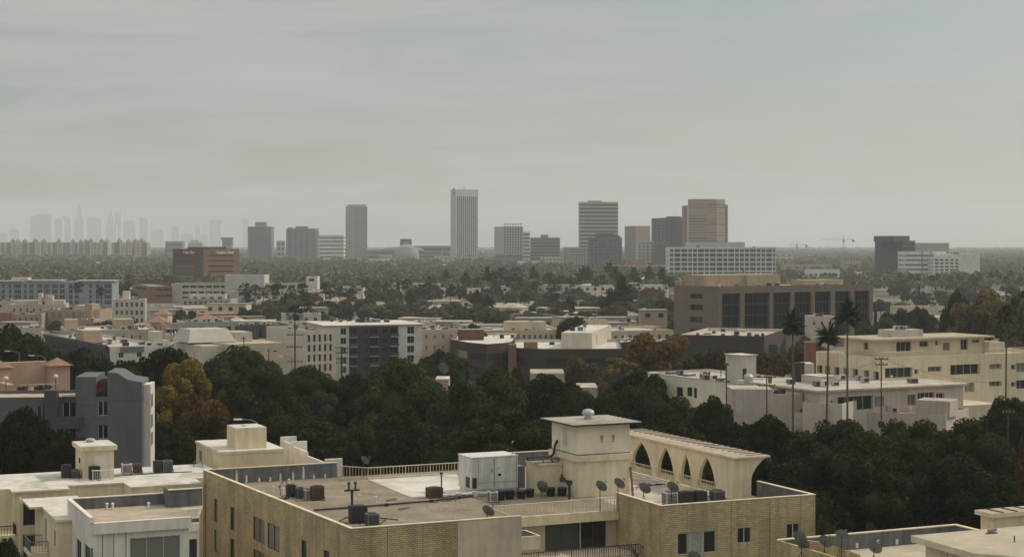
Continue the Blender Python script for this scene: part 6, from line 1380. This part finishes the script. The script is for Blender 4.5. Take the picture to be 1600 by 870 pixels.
def crown_mesh(seed, n, leaf, kind='round', fill=.86):
    R = np.random.default_rng(seed); C = []; rad = []
    if kind == 'round':
        for i in range(64):
            v = R.normal(size=3); v[2] = v[2]*.9+.25; v /= np.linalg.norm(v); q_ = R.uniform(.78,1.04); C.append((v[0]*.40*q_,v[1]*.40*q_,.55+v[2]*.36*q_)); rad.append(R.uniform(.055,.115))
        C += [(0,0,.52),(.12,.05,.6),(-.1,-.06,.58)]; rad += [.27,.24,.25]
    elif kind == 'loose':
        for i in range(26):
            a = R.uniform(0,2*math.pi); q_ = R.random()**.6*.40; z = R.uniform(.28,.92)-.2*q_; C.append((q_*math.cos(a)*(1.15-z*.5),q_*math.sin(a)*(1.15-z*.5),z)); rad.append(R.uniform(.055,.125))
    elif kind == 'column':
        for i in range(14): z = .12+.8*i/13; C.append((R.uniform(-.08,.08),R.uniform(-.08,.08),z)); rad.append(.30*(1-abs(z-.4)*.9)*R.uniform(.8,1.1))
    elif kind == 'hedge':
        for i in range(24): C.append((R.uniform(-.38,.38),R.uniform(-.34,.34),R.uniform(.30,.70))); rad.append(R.uniform(.12,.17))
        for i in range(60):
            a = R.uniform(0,6.283); q_ = R.random()**.5*.44; C.append((q_*math.cos(a),q_*math.sin(a)*.95,.90-.55*q_*q_*3+R.uniform(-.05,.05) if i < 36 else R.uniform(.3,.8))); rad.append(R.uniform(.05,.10))
    C = np.array(C); rad = np.array(rad)
    V = leaf_quads(R, C, rad, n, leaf, 1.0 if kind != 'column' else .5)
    vs = V.reshape(-1,3); loops = np.arange(4*n)
    if fill:
        for c,r in zip(C,rad):
            a, f = sphere_faces(c, r*fill); loops = np.concatenate([loops, np.array(f).ravel()+len(vs)]); vs = np.concatenate([vs, np.array(a)])
    return quadmesh('crown', vs, loops)
def quadmesh(name, vs, loops):
    me = bpy.data.meshes.new(name); nf = len(loops)//4
    me.vertices.add(len(vs)); me.vertices.foreach_set('co', np.asarray(vs,np.float32).ravel()); me.loops.add(len(loops)); me.loops.foreach_set('vertex_index', np.asarray(loops,np.int32))
    me.polygons.add(nf); me.polygons.foreach_set('loop_start', np.arange(0,4*nf,4,dtype=np.int32)); me.update(calc_edges=True); me.materials.append(None); return me
def trunk_mesh(seed):
    R = random.Random(seed); b = MB(); b.tube((0,0,0),(0.01,0,.32),.032,.022,8)
    for k in range(5):
        a = k*1.26+R.random(); b.tube((0.01,0,.26+.03*k),(.2*math.cos(a),.2*math.sin(a),.5+.06*k),.015,.006,6)
    me = b.mesh('trunk',[BARK]); return me
_cr = {}
def crownvar(kind, lod, k):
    key = (kind,lod,k)
    if key not in _cr:
        n, leaf = {'near':(38000,.0125),'mid':(9000,.022),'small':(2600,.038)}[lod]
        _cr[key] = crown_mesh(hash((kind,lod,k))%9999 if False else sum(map(ord,kind+lod))*7+k*31, n if kind != 'loose' else int(n*.75), leaf if kind != 'column' else leaf*1.3, kind, .84 if kind not in ('loose',) else (.55 if lod=='near' else .6))
    return _cr[key]
_tk = [trunk_mesh(i) for i in range(3)]
def tree(label, px, top, w_px, d, kind='round', lod='near', mat=None, group=None, name='tree', k=0, hpx=None):
    x = (px-800)/F*d; h = zat(top,d); w = w_px/F*d
    t = thing(name,label,'tree',(x,d,0),random.Random(px*7+int(d)).uniform(0,6.28),group)
    c = link('crown',crownvar(kind,lod,k),t); c.material_slots[0].link = 'OBJECT'; c.material_slots[0].material = mat or FICUS
    tr = link('trunk',_tk[k%3],t)
    for o in (c,tr): o.scale = (w*1.02, w*1.02, h) if o is c else (min(w,h)*.9, min(w,h)*.9, h)
    return t
near = [ # label, px, top, width, d, kind, material
 ('big dark round tree at the lower left edge before the grey building',28,641,150,185,'round',FICUS),('dark bushy tree between lower left tree and small penthouse',112,672,120,182,'round',FICUS),
 ('small bright green bush tip at the bottom left corner',8,842,70,140,'round',GREEN),
 ('dark round tree at the far left edge under the low flats',18,506,140,330,'round',FICUS),('broad dark tree behind the terracotta pavilions',122,541,150,300,'round',FICUS),('dark tree below the blank grey tan wall',66,537,120,345,'round',FICUS),('dark tree filling the gap right of the grey building roof',190,566,110,268,'round',FICUS),
 ('yellow turning autumn tree right of the grey building',278,559,150,246,'loose',YELLOWG),('orange brown autumn tree below the yellow one',318,611,130,232,'loose',ORANGE),
 ('dark domed tree before the pale grey low building',262,541,150,300,'round',FICUS),('dark domed tree before the beige blank walled building',378,543,150,292,'round',GREEN),('dark tree right of the orange brown autumn tree',405,578,160,256,'round',FICUS),
 ('dark tree below the dark slate house',470,574,150,270,'round',FICUS),('dark tree below the white modern apartment building',545,583,120,268,'round',FICUS),('large dark tree in front of the charcoal flats lower right',628,562,170,246,'round',GREEN),('soft green tree left of the dark brown offices',692,545,90,350,'round',GREEN),
 ('large bright topped tree before the dark angled offices',757,577,180,238,'round',GREEN),('dark green tree in the centre below the small orange tree',850,588,170,240,'round',FICUS),('dark tree left of the grey gable house',905,612,130,232,'round',FICUS),
 ('small orange tipped tree before the dark brown offices',806,565,46,262,'loose',ORANGE),
 ('dark green tree right of the grey gable house',985,604,170,236,'round',FICUS),('dark tree above the arcade roof left end',1060,620,150,222,'round',GREEN),('dark tree behind the arcade roof right end',1115,622,110,215,'round',FICUS),
 ('wide dark tree at the left of the long dark row on the right',1192,648,170,206,'hedge',FICUS),('wide dark tree second in the long dark row on the right',1300,650,180,200,'hedge',GREEN),('wide dark tree third in the long dark row on the right',1410,652,180,198,'hedge',FICUS),('wide dark tree at the right end of the long dark row',1510,658,170,196,'hedge',FICUS),
 ('dark tree filling the lower gap right of the brick building',1330,690,240,178,'hedge',FICUS),('dark tree at the lower right behind the stair box',1480,700,220,178,'hedge',FICUS),
 ('small green bush at the right corner of the brick building',1288,806,60,152,'round',GREEN),('tiny green bush above the grey coated parapet',1362,818,44,150,'round',GREEN),
 ('leafy green tree at the right edge below the yellow building',1572,622,120,232,'round',GREEN),('bright green tree corner at the right photo edge',1608,612,70,240,'round',GREEN),('thin brown leaved tree at the right edge beside the dark row',1598,678,60,190,'loose',BROWNL),
 ('big orange brown autumn tree left of the black fronted building',1032,517,120,370,'loose',ORANGE),('brown autumn tree before the long brown offices',965,551,120,330,'loose',RUSSET),('brown bare looking tree below the white box building',905,553,80,345,'loose',BROWNL),('dusky brown tree before the black fronted building',1105,545,110,330,'loose',BROWNL),('low brown tree between white stair tower and palm',1212,546,90,330,'loose',BROWNL),
 ('dark tangled tree left of the white right building',1000,566,120,300,'loose',GREEN),('yellow green round tree behind the first tall palm',1262,523,70,400,'round',OLIVE),
 ('large brown green tree at the right edge behind the yellow building',1538,450,130,420,'loose',RUSSET),('second large brown tree right of the bigger brown one',1578,462,100,410,'loose',RUSSET),('dark green tall tree left of the big brown tree',1497,452,56,430,'round',FICUS),('dark green tree at the right edge behind the palms',1600,450,70,430,'round',FICUS),
 ('bushy yellow green tree right of the glass bays',1384,494,62,450,'round',OLIVE),('dark bushy tree behind the yellow green bushy one',1402,481,60,520,'round',GREEN),('dark round tree left of the plain cream wall',1436,478,50,540,'round',GREEN),('small round tree before the low pale building',1352,505,44,440,'round',GREEN),('low leafy tree behind the penthouse left end',1425,506,60,430,'round',GREEN),
 ('rounded green tree right of the long cream flats',897,493,62,500,'round',GREEN),('grey green tree left of the long cream flats',736,505,56,480,'round',GREEN),('dark bush in front of the white modern flats',168,499,80,560,'round',GREEN),
 ('dark evergreen mass behind the brick building rear railing',640,640,200,212,'hedge',FICUS),('dark evergreen mass below the right bright topped tree',790,640,220,205,'hedge',FICUS),('sparse light leafed shrub tree behind the rear stair walls',550,660,110,205,'loose',GREEN),('dark evergreen mass behind the cream stair house',470,640,190,222,'hedge',FICUS),('dark evergreen mass behind the plant cabinet',905,650,180,205,'hedge',FICUS),('dark tree mass right of the grey building side windows',265,660,120,222,'hedge',FICUS),('dark tree mass behind the arcade',1040,660,200,200,'hedge',FICUS),
 ('flat topped dark tree right before the flat tan roof',852,591,130,250,'hedge',FICUS),('flat topped dark tree right before the grey gable house',916,616,100,244,'hedge',GREEN),('leafy mid green tree between the dark domes in the centre',700,612,120,236,'loose',GREEN),('olive tinted tree among the dark domes left of the centre',500,606,110,248,'loose',OLIVE),('leafy olive tree left of the pinkish blank block',1090,640,90,216,'loose',OLIVE),
 ('small dark tree in front of the white kiosk roof',689,604,100,254,'round',FICUS),('dark tree below the flat tan roof in the centre',856,587,130,250,'round',FICUS),('dark tree covering the foot of the grey gable house',920,615,110,246,'round',FICUS),
]
for i,(lb,px,tp,w,d,kd,mt) in enumerate(near): tree(lb,px,tp,w,d,kd,'near' if d < 300 else 'mid',mt,None,'shrub' if 'bush ' in lb and w<80 else 'tree',i%4)
for i,(px,tp,w,d) in enumerate(((1368,485,9,540),(1436,446,6,900),(622,440,9,1100),(466,432,8,1300),(1358,500,9,560),(838,445,8,1000),(386,460,10,860),(447,458,14,800))): tree('slim dark cypress standing among the middle distance trees',px,tp,w,d,'column','small',FICUS,'slim cypresses in the middle distance','cypress_tree',i%2)
# --- palms
def fan_crown(seed):
    R = random.Random(seed); b = MB()
    for k in range(46):
        a = R.uniform(0,6.283); e = math.radians(R.uniform(-42,80)); d = Vector((math.cos(a)*math.cos(e),math.sin(a)*math.cos(e),math.sin(e))); L = R.uniform(.5,.68)
        c = d*L - Vector((0,0,.08*L)); b.tube((0,0,0),c,.012,.008,3,caps=False); s = d.cross(Vector((0,0,1))).normalized(); u = s.cross(d)
        for j in range(9):
            t = math.radians(-78+19.5*j); q_ = d*math.cos(t)+s*math.sin(t); q2 = d*math.cos(t+.2)+s*math.sin(t+.2); r = R.uniform(.36,.46); dz = Vector((0,0,-.14*abs(math.sin(t))-.10))
            b.quad(c, c+q_*r*.6+u*.03, c+q_*r+dz, c+q2*r*.6)
    return b.mesh('crown',[PALML])
def feather_crown(seed, droop=.30):
    R = random.Random(seed); b = MB()
    for k in range(48):
        a = R.uniform(0,6.283); e = math.radians(R.uniform(-32,84)); L = R.uniform(.8,1.1); p = Vector((0,0,0)); dr = Vector((math.cos(a)*math.cos(e),math.sin(a)*math.cos(e),math.sin(e))); side = Vector((-math.sin(a),math.cos(a),0))
        for i in range(9):
            q_ = p+dr*(L/9); w = .19*math.sin(math.pi*(i+.7)/9.6)+.03
            for sg in (-1,1):
                for h in (0,.5):
                    c = p.lerp(q_,h); tip = c+side*sg*w*1.1+dr*.08+Vector((0,0,-w*.55)); b.quad(c,c+dr*.06,tip,c-dr*.01+side*sg*w*.5)
            p = q_; dr = (dr+Vector((0,0,-droop*.22))).normalized()
    return b.mesh('crown',[PALML])
def skirt_mesh(seed):
    R = random.Random(seed); b = MB()
    for k in range(40):
        a = R.uniform(0,6.283); r = R.uniform(.1,.3); b.quad((.06*math.cos(a),.06*math.sin(a),0),(r*math.cos(a+.15),r*math.sin(a+.15),-.35),(r*math.cos(a),r*math.sin(a),-R.uniform(.5,.9)),(r*.7*math.cos(a-.15),r*.7*math.sin(a-.15),-.3))
    return b.mesh('skirt',[DEADP])
_pt = MB(); _pt.tube((0,0,0),(0,0,1),.23,.15,8); _pt = _pt.mesh('trunk',[PALMBARK])
_fan = [fan_crown(i) for i in range(3)]; _fea = [feather_crown(i+9) for i in range(3)]; _sk = [skirt_mesh(i) for i in range(2)]
def palm(label, px, top, r_px, d, kind='fan', group=None, k=0, lean=0.0, thick=1.0):
    r = r_px/F*d; zt = zat(top,d); h = max(3.5, zt - (r*.85 if kind == 'fan' else r*.7)); t = thing('palm_tree',label,'palm tree',((px-800)/F*d,d,0),k*1.3,group)
    if lean: t.rotation_euler = (0,lean,0)
    a = link('trunk',_pt,t); a.scale = (thick,thick,h); c = link('crown',(_fan if kind=='fan' else _fea)[k%3],t,(0,0,h),k*.9); c.scale = (r,r,r)
    if kind == 'fan': s = link('skirt',_sk[k%2],t,(0,0,h)); s.scale = (r*.9,r*.9,r*.9)
    return t
palm('tall dark palm left of the white roof box and terracotta chimney',1239,489,25,262,'feather',None,0,0,.9); palm('shorter dark palm behind the terracotta chimney, middle of three',1290,507,25,258,'feather',None,1,.02,.9); palm('tallest dark feather palm before the glass bays, right of three',1324,474,27,255,'feather',None,2,0,.9); palm('slim tall fan palm at the right edge before the brown trees',1570,476,20,232,'fan',None,1,.01,.7)
palm('fan palm standing above the low white roofs left of the slate house',461,476,16,480,'fan',None,2); palm('palm with wide skirt left of the tan corner tower',123,440,11,760,'fan',None,1); palm('palm in front of the pale blue block right end',157,448,9,760,'fan',None,2)
hp = [(384,441,11,760,'fan'),(399,444,10,790,'fan'),(388,460,11,720,'fan'),(412,447,8,800,'fan'),(434,441,11,720,'fan'),(426,447,8,780,'fan'),(455,447,8,770,'fan'),(473,441,9,760,'fan'),(476,455,9,740,'fan'),(508,442,9,780,'fan'),(516,452,8,800,'fan'),(531,446,9,790,'fan'),(552,445,7,900,'fan'),(571,436,7,1050,'fan'),(197,447,9,860,'fan'),(211,458,8,800,'fan')]
for i,(px,tp,r,d,kd) in enumerate(hp): palm('fan palm in the group standing before the white hospital',px,tp,r*1.25,d,kd,'palms before the hospital',i)
rp = [(1406,424,5,1150),(1424,428,5,1100),(1433,427,6,1080),(1456,429,5,1100),(1466,427,5,1120),(1485,430,5,1100),(1498,427,5,1150),(1519,428,5,1050),(1524,434,7,1000),(1530,426,6,1050),(1549,424,5,1100),(1558,422,6,1080),(1579,422,5,1100),(1572,430,6,1050),(1431,453,7,850),(1442,455,7,830),(1413,455,6,860),(1452,457,6,850),(1365,424,5,1200),(1594,432,5,1000)]
for i,(px,tp,r,d) in enumerate(rp): palm('thin tall fan palm in front of the right hand office blocks',px,tp,r*1.25,d,'fan','palms before the right office blocks',i,0,.8)
cp = [(762,424,9,1000,'feather'),(776,428,9,960,'fan'),(784,422,8,1020,'fan'),(806,421,9,1050,'fan'),(796,436,7,900,'fan'),(812,438,6,900,'fan'),(834,424,8,1050,'feather'),(838,443,6,880,'fan'),(858,430,8,1000,'fan'),(866,440,8,900,'fan'),(877,434,5,980,'fan'),(891,437,5,960,'fan'),(904,434,5,960,'fan'),(913,424,10,1080,'feather'),(917,424,8,1050,'feather'),(930,440,5,930,'fan'),(940,433,6,980,'fan'),(952,416,7,1150,'feather'),(962,424,9,1080,'feather'),(965,437,6,950,'fan'),(976,436,5,960,'fan'),(990,424,9,1080,'feather'),(998,438,6,950,'fan'),(1014,424,8,1080,'feather'),(1034,424,8,1080,'feather'),(1036,436,5,950,'fan'),(1046,437,7,940,'fan'),(672,435,8,900,'fan'),(636,440,7,900,'fan'),(630,443,6,900,'fan'),(658,448,7,860,'fan'),(668,446,7,860,'fan'),(698,428,6,1100,'feather'),(726,432,7,1050,'feather'),(729,436,6,1000,'fan'),(747,436,6,1000,'fan'),(969,446,20,720,'feather'),(955,462,17,690,'feather'),(977,452,14,720,'feather'),(704,452,8,800,'feather'),(745,460,9,760,'feather'),(763,468,9,740,'feather'),(862,456,9,800,'fan'),(871,462,8,780,'fan'),(588,442,6,1000,'fan'),(605,446,6,950,'fan'),(548,455,7,850,'fan'),(890,470,8,740,'feather'),(640,460,8,800,'feather'),(820,462,7,790,'fan')]
for i,(px,tp,r,d,kd) in enumerate(cp): palm('palm rising from the hazy tree belt in the centre',px,tp-5,r*1.6,d,kd,'palms in the central tree belt',i,0,.85)
# --- middle distance trees and houses kept clear of the buildings
bpy.context.view_layer.update()
boxes = []
for o in S.objects:
    if o.parent is None and o.get('category') in ('building','house','tower','dome'):
        xs, ys = [], []
        for c in o.children:
            if c.type == 'MESH':
                for q_ in c.bound_box: v = c.matrix_world @ Vector(q_); xs.append(v.x); ys.append(v.y)
        if xs: boxes.append((min(xs),max(xs),min(ys),max(ys)))
def clear(x, y, r): return all(not (a-r < x < b+r and c-r < y < d+r) for a,b,c,d in boxes)
R = random.Random(77)
zones = [((540,1055),(640,1350),132,(7,12),(8,15),'leafy grey green tree in the hazy belt across the centre','trees in the central belt'),((380,545),(650,930),30,(7,11),(8,13),'leafy grey green tree between the hospital palms','trees around the hospital'),
         ((1372,1625),(600,1300),42,(7,12),(8,13),'leafy grey green tree before the right hand office blocks','trees before the right office blocks'),((-20,275),(1020,1500),28,(8,13),(9,15),'hazy dull green tree behind the pale blue block','trees behind the pale blue block'),((-10,480),(400,680),22,(8.5,11),(5,9),'small tree squeezed between the flat roofed houses on the left','small trees between the left houses')]
PALEG = leafmat('pale_haze_leaf',(0.040,0.048,0.030),(0.150,0.155,0.085),.15)  # leaf colour paled in place of thicker haze over the belt
mats = [GREEN,GREEN,OLIVE,OLIVE,PALEG,PALEG,BROWNL]
for (xa,xb_),(da,db),n,(ha,hb),(wa,wb_),lb,gr in zones:
    k = 0; tries = 0
    while k < n and tries < 4000:
        tries += 1; d = 1/(1/db+(1/da-1/db)*R.random()); px = R.uniform(xa,xb_); w = R.uniform(wa,wb_); x = (px-800)/F*d
        if not clear(x,d,w*.42): continue
        h = R.uniform(ha,hb); tree(lb,px,380+(CAMH-h)*F/d,w/d*F,d,R.choice(['round','round','loose','hedge']),'mid' if d < 850 else 'small',R.choice(mats if 'central' not in gr else mats[2:]),gr,'tree',R.randrange(3)); k += 1
HM = [CREAMD,BEIGE,PINK,TAN,OFFW,GREYL]; HR = [PALEROOF,PALEROOF,TILE,TANROOF,GREYROOF,GREYROOF]
def small_house(lb, gr, x, d, w, dp, h, wm, rm, hip, rz):
    t = thing('house',lb,'house',(x,d,0),rz,gr); b = MB(); b.box(0,w,0,dp,0,h,0,bottom=False); b.build('wall',wm,t); b = MB()
    if hip:
        e=.5; r0,r1=(min(w,dp)/2,dp/2,h+2),(max(w-dp/2,w/2+.3),dp/2,h+2); p=[(-e,-e,h),(w+e,-e,h),(w+e,dp+e,h),(-e,dp+e,h)]; b.quad(p[0],p[1],r1,r0); b.quad(p[1],p[2],r1); b.quad(p[2],p[3],r0,r1); b.quad(p[3],p[0],r0)
    else: b.box(-.3,w+.3,-.3,dp+.3,h,h+.3)
    b.build('roof',rm,t)
    n = max(2,int(w/4))
    for i in range(n):
        b = MB(); b.quad((w*(i+.3)/n,-.03,h-2.6),(w*(i+.7)/n,-.03,h-2.6),(w*(i+.7)/n,-.03,h-1.0),(w*(i+.3)/n,-.03,h-1.0)); b.build('window',GLASS,t)
    boxes.append((x,x+w,d,d+dp))
k = 0
while k < 150:
    d = R.uniform(760,2500) if R.random() < .7 else R.uniform(640,900); px = R.uniform(540,1060) if R.random() < .62 else R.choice([R.uniform(1370,1620),R.uniform(-20,270),R.uniform(380,540)]); x = (px-800)/F*d; w = R.uniform(8,17)*(1+d/4000); dp = R.uniform(8,13)
    if (px < 270 and d < 1050) or not clear(x+w/2,d+dp/2,w*.6): continue
    small_house('low pale house half hidden in the hazy tree belt','houses in the hazy tree belt',x,d,w,dp,R.uniform(4,7.5),R.choice(HM),R.choice(HR),R.random()<.35,R.uniform(-.3,.3)); k += 1
for k,(px,py,w_,lb,wm) in enumerate(((800,448,34,'long beige low flats in the central palms, left one',CREAM),(870,446,40,'long beige low flats in the central palms, middle one',BEIGE),(930,447,60,'long beige low flats in the central palms, right one',OFFW),(985,443,34,'plain grey wall building among the central palms',GREYL),(1020,446,52,'pale flats with dark windows left of the brown grey offices',OFFW),(665,444,44,'peach flats with dark square windows among the central trees',PEACH),(1005,425,70,'beige parking building behind the central palms',BEIGE),(880,487,16,'small peach house under the rounded green tree',PEACH),(740,452,20,'white house between the central palm trunks',WHITEW),(1580,425,44,'cream house at the far right edge behind thin palms',CREAM))):
    z = 9.5 if py < 480 else 7; d = (CAMH-z)*F/(py-380); small_house(lb,None,(px-w_/2-800)/F*d,d,w_/F*d,12,z,wm,PALEROOF,False,0)
k = 0; tr_ = 0
while k < 26 and tr_ < 3000:
    tr_ += 1; px = R.uniform(-10,480) if R.random() < .6 else R.uniform(680,1060); d = R.uniform(430,700); x = (px-800)/F*d; w = R.uniform(9,20); dp = R.uniform(8,13)
    if not clear(x+w/2,d+dp/2,max(w,dp)*.5): continue
    small_house('small flat roofed house squeezed in among the larger flats','small houses among the flats',x,d,w,dp,R.uniform(6.5,10.5),R.choice(HM),R.choice(HR),R.random()<.12,R.uniform(-.1,.45)); k += 1
# --- far woods: nobody could count them, one object
R2 = np.random.default_rng(5); allV = []; 
def far_batch(n, d0, d1, leafn, size, hh):
    d = np.sqrt(R2.random(n)*(d1**2-d0**2)+d0**2); px = R2.uniform(-150,1750,n); x = (px-800)/F*d
    ok = np.ones(n,bool)
    for a,b,c,e in boxes: ok &= ~((x>a-4)&(x<b+4)&(d>c-6)&(d<e+4))
    x, d = x[ok], d[ok]; m = len(x); h = R2.uniform(hh[0],hh[1],m); w = R2.uniform(.7,1.4,m)*size
    C = np.stack([x,d,h*.55],1)
    dirs = R2.normal(size=(m,leafn,3)); dirs[:,:,2] = np.abs(dirs[:,:,2])*.9-.2; dirs /= np.linalg.norm(dirs,axis=2)[:,:,None]
    rad = np.stack([w*.5,w*.5,h*.45],1)[:,None,:]
    P = C[:,None,:]+dirs*rad*R2.uniform(.75,1.08,(m,leafn,1)); nr = dirs+R2.normal(size=dirs.shape)*.5; nr /= np.linalg.norm(nr,axis=2)[:,:,None]
    t = np.cross(nr,R2.normal(size=nr.shape)); t /= np.linalg.norm(t,axis=2)[:,:,None]; b = np.cross(nr,t); s = (w[:,None,None]*R2.uniform(.10,.24,(m,leafn,1))*(.62 if leafn > 60 else 1))
    V = np.stack([P-t*s,P-b*s*.8,P+t*s,P+b*s*.8],2); allV.append(V.reshape(-1,3))
far_batch(2400,1150,2200,110,12,(8,14)); far_batch(5200,2200,4800,36,14,(8,14)); far_batch(4200,4800,9500,12,24,(9,15))
V = np.concatenate(allV); nq = len(V)//4
me = bpy.data.meshes.new('far_woods'); me.vertices.add(len(V)); me.vertices.foreach_set('co',V.astype(np.float32).ravel()); me.loops.add(len(V)); me.loops.foreach_set('vertex_index',np.arange(len(V),dtype=np.int32)); me.polygons.add(nq); me.polygons.foreach_set('loop_start',np.arange(0,len(V),4,dtype=np.int32)); me.update(calc_edges=True); me.materials.append(leafmat('far_wood_leaf',(0.026,0.031,0.021),(0.185,0.178,0.098),.1))
tag(link('far_woods',me),'far treetops fading into the haze up to the horizon','woods',None,'stuff')
# ------------------------------------------------------------------ ground
gm,N,L_,P_ = newmat('dry_city_ground'); g = N.new('ShaderNodeNewGeometry'); n1 = N.new('ShaderNodeTexNoise'); n1.inputs['Scale'].default_value = .03; n1.inputs['Detail'].default_value = 9; L_.new(g.outputs['Position'],n1.inputs['Vector'])
rp_ = N.new('ShaderNodeValToRGB'); rp_.color_ramp.elements[0].position=.38; rp_.color_ramp.elements[0].color=(.045,.048,.035,1); rp_.color_ramp.elements[1].position=.62; rp_.color_ramp.elements[1].color=(.17,.145,.11,1); L_.new(n1.outputs[0],rp_.inputs[0]); L_.new(rp_.outputs[0],P_.inputs['Base Color']); P_.inputs['Roughness'].default_value=.95
b = MB(); b.quad((-9000,-300,0),(9000,-300,0),(9000,17500,0),(-9000,17500,0)); tag(b.build('ground',gm),None,None,None,'structure')
b = MB(); b.quad((-200,-5,.004),(200,-5,.004),(200,5,.004),(-200,5,.004)); tag(b.build('road',M('asphalt',(.05,.05,.052)),None,gw(10,66,0),GT),None,None,None,'structure')
for sg in (-1,1): b = MB(); b.box(-200,200,min(sg*5,sg*7.5),max(sg*5,sg*7.5),0.001,.13); tag(b.build('pavement',CONC,None,gw(10,66,0),GT),None,None,None,'structure')
flush_over()
# ------------------------------------------------------------------ haze
hm = bpy.data.materials.new('haze_air'); hm.use_nodes = True; hn = hm.node_tree.nodes; hn.clear()
ho = hn.new('ShaderNodeOutputMaterial'); hv = hn.new('ShaderNodeVolumePrincipled')
hv.inputs['Color'].default_value = (0.88,0.93,0.96,1); hv.inputs['Density'].default_value = 0.000108; hv.inputs['Anisotropy'].default_value = 0.25
hm.node_tree.links.new(hv.outputs[0],ho.inputs['Volume'])
b = MB(); b.box(-9100,9100,-400,17600,-1,400); tag(b.build('haze',hm),'pale smog haze thickening towards the horizon','haze',None,'stuff')
